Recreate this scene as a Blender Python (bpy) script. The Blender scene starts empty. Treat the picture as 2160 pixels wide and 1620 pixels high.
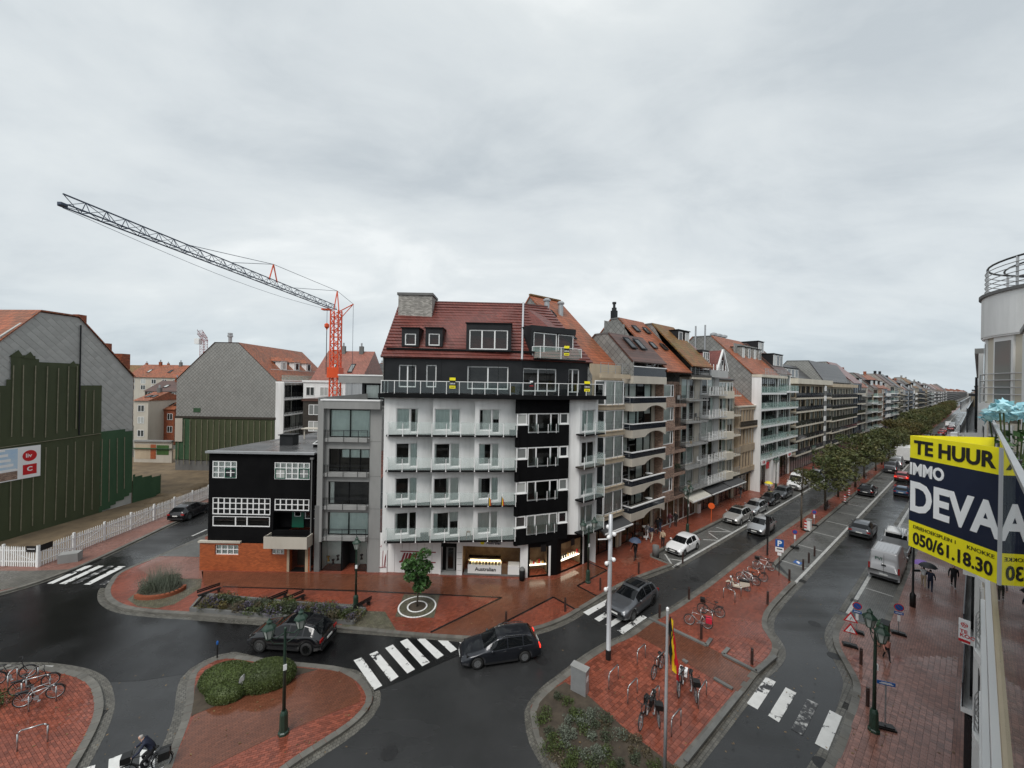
import bpy, math, random
from mathutils import Vector, Matrix
R = random.Random(11)
S = bpy.context.scene
C = S.collection
PI = math.pi
rad = math.radians

# ------------------------------------------------------------------ camera
F, HC, VD, ROLL = 811.0, 16.0, 983.0, math.radians(1.0)
cam = bpy.data.objects.new('camera', bpy.data.cameras.new('camera'))
C.objects.link(cam)
cam.location = (0, 0, HC)
cam.rotation_euler = (rad(90), -ROLL, 0)          # held one degree off level
cam.data.sensor_width = 36
cam.data.lens = 36 * F / 2160
cam.data.clip_start = 0.05
cam.data.clip_end = 6000
S.camera = cam

# ------------------------------------------------------------------ world: overcast sky
SUN_EL, SUN_ROT = 55, 203
W = bpy.data.worlds.new('World')
S.world = W
W.use_nodes = True
nt = W.node_tree
nt.nodes.clear()
def wn(t, **k):
    n = nt.nodes.new(t)
    for a, b in k.items(): setattr(n, a, b)
    return n
def wl(a, b): nt.links.new(a, b)
def wmath(op, a, b=None):
    n = wn('ShaderNodeMath', operation=op)
    for i, x in enumerate((a, b)):
        if x is None: continue
        if isinstance(x, (int, float)): n.inputs[i].default_value = x
        else: wl(x, n.inputs[i])
    return n.outputs[0]
out = wn('ShaderNodeOutputWorld')
bg = wn('ShaderNodeBackground')
bg.inputs[1].default_value = 0.1
sky = wn('ShaderNodeTexSky')
sky.sky_type = 'NISHITA'
sky.sun_disc = False
sky.sun_elevation = rad(SUN_EL)
sky.sun_rotation = rad(SUN_ROT)
tc = wn('ShaderNodeTexCoord')
sep = wn('ShaderNodeSeparateXYZ')
wl(tc.outputs['Generated'], sep.inputs[0])
zc = wmath('MAXIMUM', sep.outputs[2], 0.0)
den = wmath('ADD', zc, 0.30)
cmb = wn('ShaderNodeCombineXYZ')
wl(wmath('DIVIDE', sep.outputs[0], den), cmb.inputs[0])
wl(wmath('DIVIDE', sep.outputs[1], den), cmb.inputs[1])
wl(wmath('MULTIPLY', zc, 1.5), cmb.inputs[2])
def wnoise(scale, detail, rough, dist, off):
    mp = wn('ShaderNodeMapping')
    mp.inputs['Location'].default_value = off
    mp.inputs['Rotation'].default_value = (0, 0, rad(25))
    mp.inputs['Scale'].default_value = (.8, 1.2, 1)
    wl(cmb.outputs[0], mp.inputs[0])
    n = wn('ShaderNodeTexNoise')
    n.inputs['Scale'].default_value = scale
    n.inputs['Detail'].default_value = detail
    n.inputs['Roughness'].default_value = rough
    n.inputs['Distortion'].default_value = dist
    wl(mp.outputs[0], n.inputs['Vector'])
    return n.outputs['Fac']
n1 = wnoise(.75, 8, .55, .45, (3.1, 1.7, 0))
n2 = wnoise(2.2, 9, .58, .5, (7.3, 2.2, 4))
mixn = wmath('ADD', wmath('MULTIPLY', n1, .62), wmath('MULTIPLY', n2, .38))
ramp = wn('ShaderNodeValToRGB')
cr = ramp.color_ramp
cr.elements[0].position = .36; cr.elements[0].color = (4.1, 4.48, 4.72, 1)
cr.elements[1].position = .63; cr.elements[1].color = (6.5, 6.75, 6.75, 1)
e = cr.elements.new(.47); e.color = (5.1, 5.45, 5.6, 1)
e = cr.elements.new(.55); e.color = (5.6, 5.92, 6.0, 1)
wl(mixn, ramp.inputs[0])
mixc = wn('ShaderNodeMix', data_type='RGBA')
mixc.inputs[0].default_value = .93
wl(sky.outputs[0], mixc.inputs[6])
wl(ramp.outputs[0], mixc.inputs[7])
hz = wn('ShaderNodeMapRange'); hz.inputs[1].default_value = .0; hz.inputs[2].default_value = .16
wl(zc, hz.inputs[0])
low = wn('ShaderNodeMix', data_type='RGBA'); low.inputs[6].default_value = (.84, .89, .94, 1); low.inputs[7].default_value = (1, 1, 1, 1); wl(hz.outputs[0], low.inputs[0])
mul = wn('ShaderNodeMix', data_type='RGBA', blend_type='MULTIPLY'); mul.inputs[0].default_value = 1
wl(mixc.outputs[2], mul.inputs[6]); wl(low.outputs[2], mul.inputs[7])
wl(mul.outputs[2], bg.inputs[0])
wl(bg.outputs[0], out.inputs[0])

# ------------------------------------------------------------------ sun (veiled)
sl = bpy.data.lights.new('sun', 'SUN')
sl.energy = 1.5
sl.angle = rad(28)
sl.color = (1, .97, .93)
sun = bpy.data.objects.new('sun', sl)
C.objects.link(sun)
sun.location = (0, -60, 80)
_e, _a = rad(SUN_EL), rad(SUN_ROT)
sdir = Vector((math.sin(_a) * math.cos(_e), math.cos(_a) * math.cos(_e), math.sin(_e)))
sun.rotation_euler = sdir.to_track_quat('Z', 'Y').to_euler()

vs = S.view_settings
vs.view_transform = 'Standard'
vs.look = 'None'
vs.exposure = 0.5
vs.gamma = 1
vs.use_curve_mapping = False

# ------------------------------------------------------------------ the street's own axes: u along it, v across it
TH = math.atan(VD / F)
DX, DY = math.sin(TH), math.cos(TH)
ANG = math.atan2(DY, DX)
def XY(u, v): return (u * DX - v * DY, u * DY + v * DX)
def UV(p): return (p[0] * DX + p[1] * DY, -p[0] * DY + p[1] * DX)
def der(px, py):
    dx, dy = px - 1080, py - 810
    return dx * math.cos(ROLL) + dy * math.sin(ROLL), dy * math.cos(ROLL) - dx * math.sin(ROLL)
def G(px, py, z=0.0):
    """ground point (height z) surveyed from the photograph"""
    dx, dy = der(px, py)
    Y = F * (HC - z) / dy
    return (dx / F * Y, Y)
def onp(px, py, A, B):
    """(distance from A, height) of a surveyed point on the upright plane through A and B"""
    dx, dy = der(px, py); k = dx / F
    ex, ey = B[0] - A[0], B[1] - A[1]
    s = (k * A[1] - A[0]) / (ex - k * ey); Y = A[1] + s * ey
    return s * math.hypot(ex, ey), HC - dy * Y / F

# ------------------------------------------------------------------ materials
MATS = {}
def _lnk(t, a, b): t.links.new(a, b)
def mat(name, col, rough=.6, col2=None, scale=1.5, bump=0, bscale=40, metal=0, spec=.5, rough2=None, coat=0,
        streak=0, coord='Object', jitter=0, alpha=None, trans=0, emit=None, rscale=None):
    m = bpy.data.materials.new(name)
    MATS[name] = m
    m.use_nodes = True
    t = m.node_tree
    b = t.nodes['Principled BSDF']
    b.inputs['Base Color'].default_value = (*col, 1)
    b.inputs['Roughness'].default_value = rough
    b.inputs['Metallic'].default_value = metal
    b.inputs['Specular IOR Level'].default_value = spec
    b.inputs['Coat Weight'].default_value = coat
    b.inputs['Coat Roughness'].default_value = .05
    if trans: b.inputs['Transmission Weight'].default_value = trans
    if emit:
        b.inputs['Emission Color'].default_value = (*emit[:3], 1)
        b.inputs['Emission Strength'].default_value = emit[3]
    tcn = t.nodes.new('ShaderNodeTexCoord')
    vec = tcn.outputs[coord]
    colsock = None
    if col2 is not None:
        n = t.nodes.new('ShaderNodeTexNoise')
        n.inputs['Scale'].default_value = scale
        n.inputs['Detail'].default_value = 7
        n.inputs['Roughness'].default_value = .62
        if streak:
            mp = t.nodes.new('ShaderNodeMapping')
            mp.inputs['Scale'].default_value = (1, 1, streak)
            _lnk(t, vec, mp.inputs[0]); _lnk(t, mp.outputs[0], n.inputs['Vector'])
        else:
            _lnk(t, vec, n.inputs['Vector'])
        r = t.nodes.new('ShaderNodeValToRGB')
        r.color_ramp.elements[0].position = .36; r.color_ramp.elements[0].color = (*col, 1)
        r.color_ramp.elements[1].position = .66; r.color_ramp.elements[1].color = (*col2, 1)
        _lnk(t, n.outputs['Fac'], r.inputs[0])
        colsock = r.outputs[0]
    if jitter:
        oi = t.nodes.new('ShaderNodeObjectInfo')
        ge = t.nodes.new('ShaderNodeNewGeometry')
        ad = t.nodes.new('ShaderNodeMath'); ad.operation = 'ADD'
        _lnk(t, oi.outputs['Random'], ad.inputs[0]); _lnk(t, ge.outputs['Random Per Island'], ad.inputs[1])
        fr = t.nodes.new('ShaderNodeMath'); fr.operation = 'FRACT'
        _lnk(t, ad.outputs[0], fr.inputs[0])
        mr = t.nodes.new('ShaderNodeMapRange')
        mr.inputs[3].default_value = 1 - jitter; mr.inputs[4].default_value = 1 + jitter
        _lnk(t, fr.outputs[0], mr.inputs[0])
        mx = t.nodes.new('ShaderNodeMix'); mx.data_type = 'RGBA'; mx.blend_type = 'MULTIPLY'
        mx.inputs[0].default_value = 1
        if colsock: _lnk(t, colsock, mx.inputs[6])
        else: mx.inputs[6].default_value = (*col, 1)
        _lnk(t, mr.outputs[0], mx.inputs[7])
        colsock = mx.outputs[2]
    if colsock: _lnk(t, colsock, b.inputs['Base Color'])
    if rough2 is not None:
        n = t.nodes.new('ShaderNodeTexNoise')
        n.inputs['Scale'].default_value = rscale or scale * .8
        n.inputs['Detail'].default_value = 4
        _lnk(t, vec, n.inputs['Vector'])
        mr = t.nodes.new('ShaderNodeMapRange')
        mr.inputs[1].default_value = .38; mr.inputs[2].default_value = .62
        mr.inputs[3].default_value = rough; mr.inputs[4].default_value = rough2
        _lnk(t, n.outputs['Fac'], mr.inputs[0]); _lnk(t, mr.outputs[0], b.inputs['Roughness'])
    if bump:
        n = t.nodes.new('ShaderNodeTexNoise')
        n.inputs['Scale'].default_value = bscale
        n.inputs['Detail'].default_value = 3
        _lnk(t, vec, n.inputs['Vector'])
        bp = t.nodes.new('ShaderNodeBump')
        bp.inputs['Strength'].default_value = bump
        bp.inputs['Distance'].default_value = .02
        _lnk(t, n.outputs['Fac'], bp.inputs['Height']); _lnk(t, bp.outputs[0], b.inputs['Normal'])
    return m

def nodeset(m): return m.node_tree, m.node_tree.nodes['Principled BSDF']
def mth(t, op, a, b=None, c=None):
    n = t.nodes.new('ShaderNodeMath'); n.operation = op
    for i, x in enumerate((a, b, c)):
        if x is None: continue
        if isinstance(x, (int, float)): n.inputs[i].default_value = x
        else: t.links.new(x, n.inputs[i])
    return n.outputs[0]
def pattern_mat(name, col, col2, kind, a, b_, line, rough=.6, rough2=None, off=.5, scale=.7, bump=.4, rot=0, jit=.35):
    """brick / tile-row / diamond patterns in the object's own coordinates (x+y along the wall, z up; or x, y on the ground)"""
    m = mat(name, col, rough, col2, scale, rough2=rough2)
    t, bs = nodeset(m)
    colsock = bs.inputs['Base Color'].links[0].from_socket
    tcn = t.nodes.new('ShaderNodeTexCoord')
    sp = t.nodes.new('ShaderNodeSeparateXYZ')
    t.links.new(tcn.outputs['Object'], sp.inputs[0])
    if kind == 'ground':
        c_, s_ = math.cos(rot), math.sin(rot)
        p = mth(t, 'ADD', mth(t, 'MULTIPLY', sp.outputs[0], c_), mth(t, 'MULTIPLY', sp.outputs[1], s_))
        q = mth(t, 'SUBTRACT', mth(t, 'MULTIPLY', sp.outputs[1], c_), mth(t, 'MULTIPLY', sp.outputs[0], s_))
    else:
        p = mth(t, 'ADD', sp.outputs[0], sp.outputs[1]); q = sp.outputs[2]
    if kind == 'diamond':
        p2 = mth(t, 'DIVIDE', mth(t, 'ADD', p, q), a)
        q2 = mth(t, 'DIVIDE', mth(t, 'SUBTRACT', p, q), a)
    elif kind == 'rows':
        p2 = None; q2 = mth(t, 'DIVIDE', q, b_)
    else:
        q2 = mth(t, 'DIVIDE', q, b_)
        p2 = mth(t, 'ADD', mth(t, 'DIVIDE', p, a), mth(t, 'MULTIPLY', mth(t, 'FLOOR', q2), off))
    fq = mth(t, 'FRACT', q2)
    lq = mth(t, 'LESS_THAN', fq, line)
    iid = mth(t, 'FLOOR', q2)
    if p2 is not None:
        lq = mth(t, 'MAXIMUM', lq, mth(t, 'LESS_THAN', mth(t, 'FRACT', p2), line * (b_ / a if kind != 'diamond' else 1)))
        cb = t.nodes.new('ShaderNodeCombineXYZ')
        t.links.new(mth(t, 'FLOOR', p2), cb.inputs[0]); t.links.new(iid, cb.inputs[1])
        wnz = t.nodes.new('ShaderNodeTexWhiteNoise'); wnz.noise_dimensions = '2D'
        t.links.new(cb.outputs[0], wnz.inputs['Vector'])
    else:
        wnz = t.nodes.new('ShaderNodeTexWhiteNoise'); wnz.noise_dimensions = '1D'
        t.links.new(iid, wnz.inputs['W'])
    mr = t.nodes.new('ShaderNodeMapRange')
    mr.inputs[3].default_value = 1 - jit; mr.inputs[4].default_value = 1 + jit
    t.links.new(wnz.outputs['Value'], mr.inputs[0])
    fac = mth(t, 'MULTIPLY', mr.outputs[0], mth(t, 'SUBTRACT', 1, mth(t, 'MULTIPLY', lq, .55)))
    mx = t.nodes.new('ShaderNodeMix'); mx.data_type = 'RGBA'; mx.blend_type = 'MULTIPLY'; mx.inputs[0].default_value = 1
    t.links.new(colsock, mx.inputs[6]); t.links.new(fac, mx.inputs[7])
    t.links.new(mx.outputs[2], bs.inputs['Base Color'])
    if bump:
        bp = t.nodes.new('ShaderNodeBump'); bp.inputs['Strength'].default_value = bump; bp.inputs['Distance'].default_value = .03
        h = fq if kind == 'rows' else mth(t, 'SUBTRACT', 1, lq)
        t.links.new(h, bp.inputs['Height']); t.links.new(bp.outputs[0], bs.inputs['Normal'])
    return m

# ---- plain materials
mat('white_render', (.84, .84, .83), .75, (.66, .66, .645), 1.1, bump=.15, bscale=30, streak=.14)
mat('white_paint', (.84, .84, .83), .4, (.76, .76, .75), 2)
mat('white_frame', (.8, .8, .79), .35)
mat('black_render', (.004, .004, .0045), .8, (.007, .007, .0075), .8, bump=.2, bscale=25, spec=.08)
mat('black_trim', (.005, .005, .0055), .45, spec=.15)
mat('anthracite', (.017, .018, .02), .5, (.024, .025, .027), .8, spec=.2)
mat('concrete', (.30, .30, .29), .75, (.22, .22, .215), .45, bump=.2, bscale=20, streak=.3)
mat('concrete_dark', (.16, .16, .155), .7, (.11, .11, .108), .6, streak=.3)
mat('concrete_wet', (.17, .17, .16), .3, (.10, .10, .095), .8, rough2=.6)
mat('beige_stone', (.52, .43, .31), .75, (.41, .33, .235), .6, bump=.15, bscale=20, streak=.3)
mat('cream', (.64, .59, .49), .7, (.53, .48, .395), .5, streak=.3)
mat('tan_stone', (.42, .33, .23), .75, (.30, .23, .16), .8, bump=.2, bscale=12)
mat('greige', (.52, .48, .41), .75, (.43, .39, .33), .5, streak=.3)
mat('grey_render', (.46, .46, .45), .75, (.37, .37, .36), .5, streak=.3)
mat('blue_grey', (.20, .24, .29), .6, (.16, .19, .23), .6)
mat('flat_roof', (.07, .072, .075), .12, (.11, .11, .11), .4, rough2=.5)
mat('roof_membrane', (.12, .12, .12), .3, (.16, .16, .155), .4, rough2=.55)
mat('dark_metal', (.02, .021, .022), .4, metal=.3)
mat('steel', (.45, .45, .45), .3, metal=.9)
mat('galv', (.42, .43, .44), .4, (.36, .37, .38), 3, metal=.5)
mat('pale_metal', (.52, .53, .55), .4, metal=.3)
mat('lamp_green', (.016, .040, .027), .4, (.022, .05, .034), 4)
mat('brown_bollard', (.055, .028, .022), .4, (.035, .02, .018), 6)
mat('wood', (.16, .095, .05), .55, (.11, .06, .03), 3)
mat('dark_wood', (.03, .025, .02), .5, (.05, .04, .03), 3)
mat('curtain', (.88, .90, .87), .85, (.80, .82, .79), 1.5)
mat('curtain_green', (.80, .88, .85), .85, (.70, .78, .76), 1.5)
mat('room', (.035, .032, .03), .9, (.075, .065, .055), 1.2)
mat('room_warm', (.20, .14, .085), .9, (.10, .065, .04), 1.5)
mat('print_sky', (.40, .58, .78), .5, (.62, .72, .80), 1.2)
mat('orange_brick_wall', (.40, .10, .03), .7)
mat('window_red', (.25, .03, .03), .6)
mat('door_green', (.01, .09, .055), .35)
mat('tyre', (.018, .018, .018), .75)
mat('alloy', (.42, .43, .44), .3, metal=.7)
mat('black_plastic', (.02, .02, .021), .45)
mat('chrome', (.6, .6, .62), .15, metal=1)
mat('head_light', (.75, .77, .8), .08, spec=.8)
mat('tail_light', (.30, .008, .008), .15, coat=.5)
mat('tail_lit', (.5, .01, .01), .2, emit=(1, .05, .03, 1.2))
mat('plate', (.75, .75, .72), .4)
mat('car_glass', (.006, .007, .008), .05, spec=.4)
mat('red_sign', (.55, .015, .02), .35)
mat('blue_sign', (.01, .10, .36), .35)
mat('white_sign', (.85, .85, .85), .35)
mat('yellow_sign', (.95, .84, .01), .35, (.86, .74, .012), 5)
mat('navy_sign', (.006, .012, .035), .3, (.011, .018, .042), 6)
mat('ink', (.008, .008, .008), .4)
mat('orange_sign', (.8, .12, .02), .5)
mat('dark_red', (.22, .01, .02), .5)
mat('sand', (.20, .145, .085), .9, (.11, .08, .05), .5, bump=.8, bscale=3)
mat('soil', (.045, .034, .024), .85, (.075, .058, .04), 2.5, bump=.6, bscale=8)
mat('far_ground', (.09, .08, .07), .9, (.06, .07, .05), .02)
mat('tarp', (.044, .055, .024), .8, (.062, .074, .034), .5, bump=.8, bscale=1.6, streak=.2)
mat('tarp_green', (.028, .075, .034), .75, (.040, .095, .044), .5, bump=.8, bscale=1.6, streak=.2)
mat('batten', (.24, .22, .15), .8, (.16, .15, .10), 3)
mat('crane_orange', (.75, .085, .015), .45)
mat('crane_dark', (.045, .065, .105), .5)
mat('crane_red', (.30, .02, .02), .5)
mat('asphalt_patch', (.006, .006, .0065), .03, (.013, .013, .0135), .3, rough2=.38, rscale=.22, bump=.15, bscale=50)
mat('road_paint', (.55, .55, .53), .35, (.36, .36, .345), 2.5, rough2=.55)
mat('manhole', (.016, .016, .017), .45, (.03, .03, .03), 8, metal=.3)
mat('kerb', (.155, .148, .13), .4, (.105, .10, .088), 1.2, rough2=.65, jitter=.15)
mat('concrete_pole', (.20, .20, .20), .5)
mat('skin', (.50, .30, .22), .5)
mat('hair', (.03, .02, .014), .6)
mat('hair_grey', (.35, .33, .31), .6)
mat('flag_black', (.01, .01, .01), .7); mat('flag_yellow', (.75, .50, .01), .7); mat('flag_red', (.50, .01, .02), .7)
mat('blue_flower', (.34, .62, .70), .6, (.50, .76, .80), 6)
mat('shop_light', (.9, .75, .5), .5, emit=(1, .72, .38, 3.5))
mat('shop_glow', (.9, .85, .75), .5, emit=(1, .86, .66, 2.6))
mat('counter_white', (.78, .78, .76), .4)
mat('gold_sign', (.5, .28, .05), .35, metal=.3)
mat('awning', (.05, .05, .052), .7)
mat('awning_cream', (.5, .48, .42), .8, (.42, .40, .35), 3)
def leafmat(name, c1, c2, jit=.45):
    m = mat(name, c1, .55, c2, .55, jitter=jit, spec=.35)
    return m
leafmat('leaf_street', (.060, .084, .027), (.11, .10, .034))
leafmat('leaf_autumn', (.12, .088, .026), (.070, .072, .024))
leafmat('leaf_olive', (.125, .115, .038), (.080, .095, .032))
leafmat('leaf_fresh', (.035, .085, .022), (.055, .12, .03))
leafmat('leaf_hedge', (.045, .066, .017), (.075, .098, .028))
leafmat('leaf_dull', (.06, .075, .045), (.04, .05, .025))
leafmat('leaf_grey', (.13, .15, .115), (.09, .105, .075))
leafmat('leaf_dry', (.11, .085, .05), (.07, .06, .035))
leafmat('flower_purple', (.10, .09, .13), (.13, .11, .16))
mat('bark', (.06, .048, .036), .85, (.10, .08, .06), 6, bump=.5, bscale=20)

# ---- patterned materials
pattern_mat('red_brick_wall', (.30, .085, .035), (.24, .065, .03), 'brick', .24, .08, .12, .7, scale=1.2, bump=.2)
pattern_mat('orange_bricks', (.40, .10, .03), (.33, .08, .025), 'brick', .24, .08, .12, .55, scale=1.2, bump=.2, jit=.2)
pattern_mat('brown_brick_wall', (.34, .235, .18), (.26, .165, .125), 'brick', .24, .08, .13, .8, scale=1, bump=.2)
pattern_mat('grey_brick_wall', (.36, .34, .31), (.30, .285, .26), 'brick', .24, .08, .13, .8, scale=1, bump=.2)
pattern_mat('roof_orange', (.34, .095, .038), (.23, .085, .040), 'brick', .28, .30, .14, .5, off=0, scale=.5, bump=.5, jit=.25)
pattern_mat('roof_mossy', (.24, .09, .03), (.16, .12, .035), 'brick', .28, .30, .14, .55, off=0, scale=.4, bump=.5, jit=.25)
pattern_mat('roof_brown', (.105, .050, .037), (.075, .038, .030), 'rows', .28, .30, .16, .45, scale=.6, bump=.5, jit=.2)
pattern_mat('roof_red_dark', (.19, .052, .04), (.135, .04, .032), 'brick', .30, .32, .10, .30, off=0, scale=.6, bump=.3, jit=.15)
pattern_mat('roof_slate', (.045, .045, .05), (.065, .062, .062), 'rows', .28, .30, .12, .4, scale=.6, bump=.3, jit=.2)
pattern_mat('roof_pink', (.33, .12, .085), (.25, .10, .07), 'brick', .28, .30, .14, .4, off=0, scale=.5, bump=.4, jit=.15)
pattern_mat('shingle_grey', (.285, .285, .268), (.26, .26, .245), 'diamond', .62, .62, .10, .6, scale=.4, bump=.5, jit=.07)
pattern_mat('shingle_big', (.25, .25, .235), (.20, .20, .19), 'diamond', .72, .72, .09, .6, scale=.4, bump=.6, jit=.14)
mat('shingle_plain', (.42, .42, .40), .55, (.35, .35, .335), .5, jitter=.09)
pattern_mat('pave_red', (.245, .064, .036), (.165, .046, .028), 'ground', .22, .11, .12, .16, .5, scale=.35, bump=.25, rot=ANG, jit=.22)
pattern_mat('pave_brown', (.165, .060, .033), (.12, .045, .026), 'ground', .22, .11, .12, .07, .34, scale=.3, bump=.15, rot=ANG, jit=.15)
pattern_mat('pave_pink', (.265, .128, .10), (.195, .092, .07), 'ground', .22, .11, .14, .2, .5, scale=.35, bump=.25, rot=ANG, jit=.2)
pattern_mat('pave_grey', (.135, .135, .127), (.10, .10, .095), 'ground', .22, .11, .16, .22, .5, scale=.4, bump=.3, rot=ANG, jit=.15)
pattern_mat('setts', (.135, .128, .11), (.095, .09, .078), 'ground', .16, .16, .16, .25, .55, scale=.6, bump=.4, rot=ANG, jit=.25)
pattern_mat('setts_mossy', (.10, .10, .06), (.13, .115, .085), 'ground', .14, .14, .16, .35, .6, scale=.8, bump=.5, rot=.2, jit=.3)
mat('paver_red', (.25, .068, .039), .10, (.175, .05, .031), .4, rough2=.40, jitter=.32, coord='Object')
mat('paver_pink', (.265, .128, .10), .10, (.20, .094, .073), .4, rough2=.38, jitter=.28, coord='Object')

# wet asphalt: dark, with sheets of water that mirror the sky
m = mat('asphalt', (.019, .0195, .020), .05, (.042, .0425, .043), .09, rough2=.40, rscale=.16, bump=.22, bscale=45, spec=.5)
t, b = nodeset(m)                                # wheel tracks: bands along the street, wetter and drier
tcn = t.nodes.new('ShaderNodeTexCoord'); mp = t.nodes.new('ShaderNodeMapping'); n = t.nodes.new('ShaderNodeTexNoise')
mp.vector_type = 'POINT'; mp.inputs['Rotation'].default_value = (0, 0, -ANG); mp.inputs['Scale'].default_value = (.04, .9, 1)
n.inputs['Scale'].default_value = 1.3; n.inputs['Detail'].default_value = 4
t.links.new(tcn.outputs['Object'], mp.inputs[0]); t.links.new(mp.outputs[0], n.inputs['Vector'])
rs = b.inputs['Roughness'].links[0].from_socket
t.links.new(mth(t, 'MAXIMUM', mth(t, 'ADD', rs, mth(t, 'MULTIPLY', mth(t, 'SUBTRACT', n.outputs['Fac'], .5), .5)), .04), b.inputs['Roughness'])
# thin window glass: mirror by Fresnel over clear
def thin_glass(name, tint, refl=1.0, ior=1.5):
    m = bpy.data.materials.new(name); MATS[name] = m; m.use_nodes = True
    t = m.node_tree; t.nodes.clear()
    o = t.nodes.new('ShaderNodeOutputMaterial'); mx = t.nodes.new('ShaderNodeMixShader')
    tr = t.nodes.new('ShaderNodeBsdfTransparent'); gl = t.nodes.new('ShaderNodeBsdfGlossy'); fr = t.nodes.new('ShaderNodeFresnel')
    fr.inputs[0].default_value = ior
    tr.inputs[0].default_value = (*tint, 1); gl.inputs[0].default_value = (.95 * refl,) * 3 + (1,); gl.inputs['Roughness'].default_value = .01
    t.links.new(fr.outputs[0], mx.inputs[0]); t.links.new(tr.outputs[0], mx.inputs[1]); t.links.new(gl.outputs[0], mx.inputs[2])
    t.links.new(mx.outputs[0], o.inputs[0])
    return m
thin_glass('glass_pane', (.92, .95, .94), 1.0, 1.6)
thin_glass('glass_clear', (.90, .94, .93), 1.0, 1.5)
thin_glass('glass_dark', (.25, .28, .29), 1.0, 1.6)
def milky_glass(name, col, alpha):
    m = mat(name, col, .08, spec=.6)
    m.node_tree.nodes['Principled BSDF'].inputs['Alpha'].default_value = alpha
    return m
milky_glass('glass_balcony', (.60, .72, .69), .17)
milky_glass('glass_green', (.40, .58, .53), .3)
milky_glass('glass_smoke', (.02, .025, .035), .85)
# windows of houses too far off to look into: each pane its own tone
m = mat('far_pane', (.03, .034, .037), .08, spec=.8)
t, b = nodeset(m)
oi = t.nodes.new('ShaderNodeObjectInfo'); ge = t.nodes.new('ShaderNodeNewGeometry')
fr = mth(t, 'FRACT', mth(t, 'ADD', oi.outputs['Random'], ge.outputs['Random Per Island']))
rp = t.nodes.new('ShaderNodeValToRGB'); rp.color_ramp.interpolation = 'CONSTANT'
rp.color_ramp.elements[0].color = (.012, .014, .016, 1)
rp.color_ramp.elements[1].position = .45; rp.color_ramp.elements[1].color = (.05, .055, .055, 1)
e = rp.color_ramp.elements.new(.64); e.color = (.20, .21, .205, 1)
e = rp.color_ramp.elements.new(.82); e.color = (.42, .43, .41, 1)
t.links.new(fr, rp.inputs[0]); t.links.new(rp.outputs[0], b.inputs['Base Color'])

# ------------------------------------------------------------------ objects
def tag(o, label=None, cat=None, group=None, kind=None):
    if label: o['label'] = label
    if cat: o['category'] = cat
    if group: o['group'] = group
    if kind: o['kind'] = kind
    return o
def ob(name, data, parent=None, loc=None, rot=None, sc=None):
    o = bpy.data.objects.new(name, data)
    C.objects.link(o)
    if parent is not None: o.parent = parent
    if loc is not None: o.location = loc
    if rot is not None: o.rotation_euler = rot if hasattr(rot, '__len__') else (0, 0, rot)
    if sc is not None: o.scale = sc if hasattr(sc, '__len__') else (sc,) * 3
    return o
def thing(name, label, cat, loc=(0, 0, 0), rotz=0, group=None):
    if len(loc) == 2: loc = (*loc, 0)
    o = ob(name, None, None, loc, rotz)
    o.empty_display_size = .3
    return tag(o, label, cat, group)
def clone(src, parent=None):
    c = src.copy(); C.objects.link(c)
    if parent is not None: c.parent = parent
    for ch in src.children: clone(ch, c)
    return c

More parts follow.
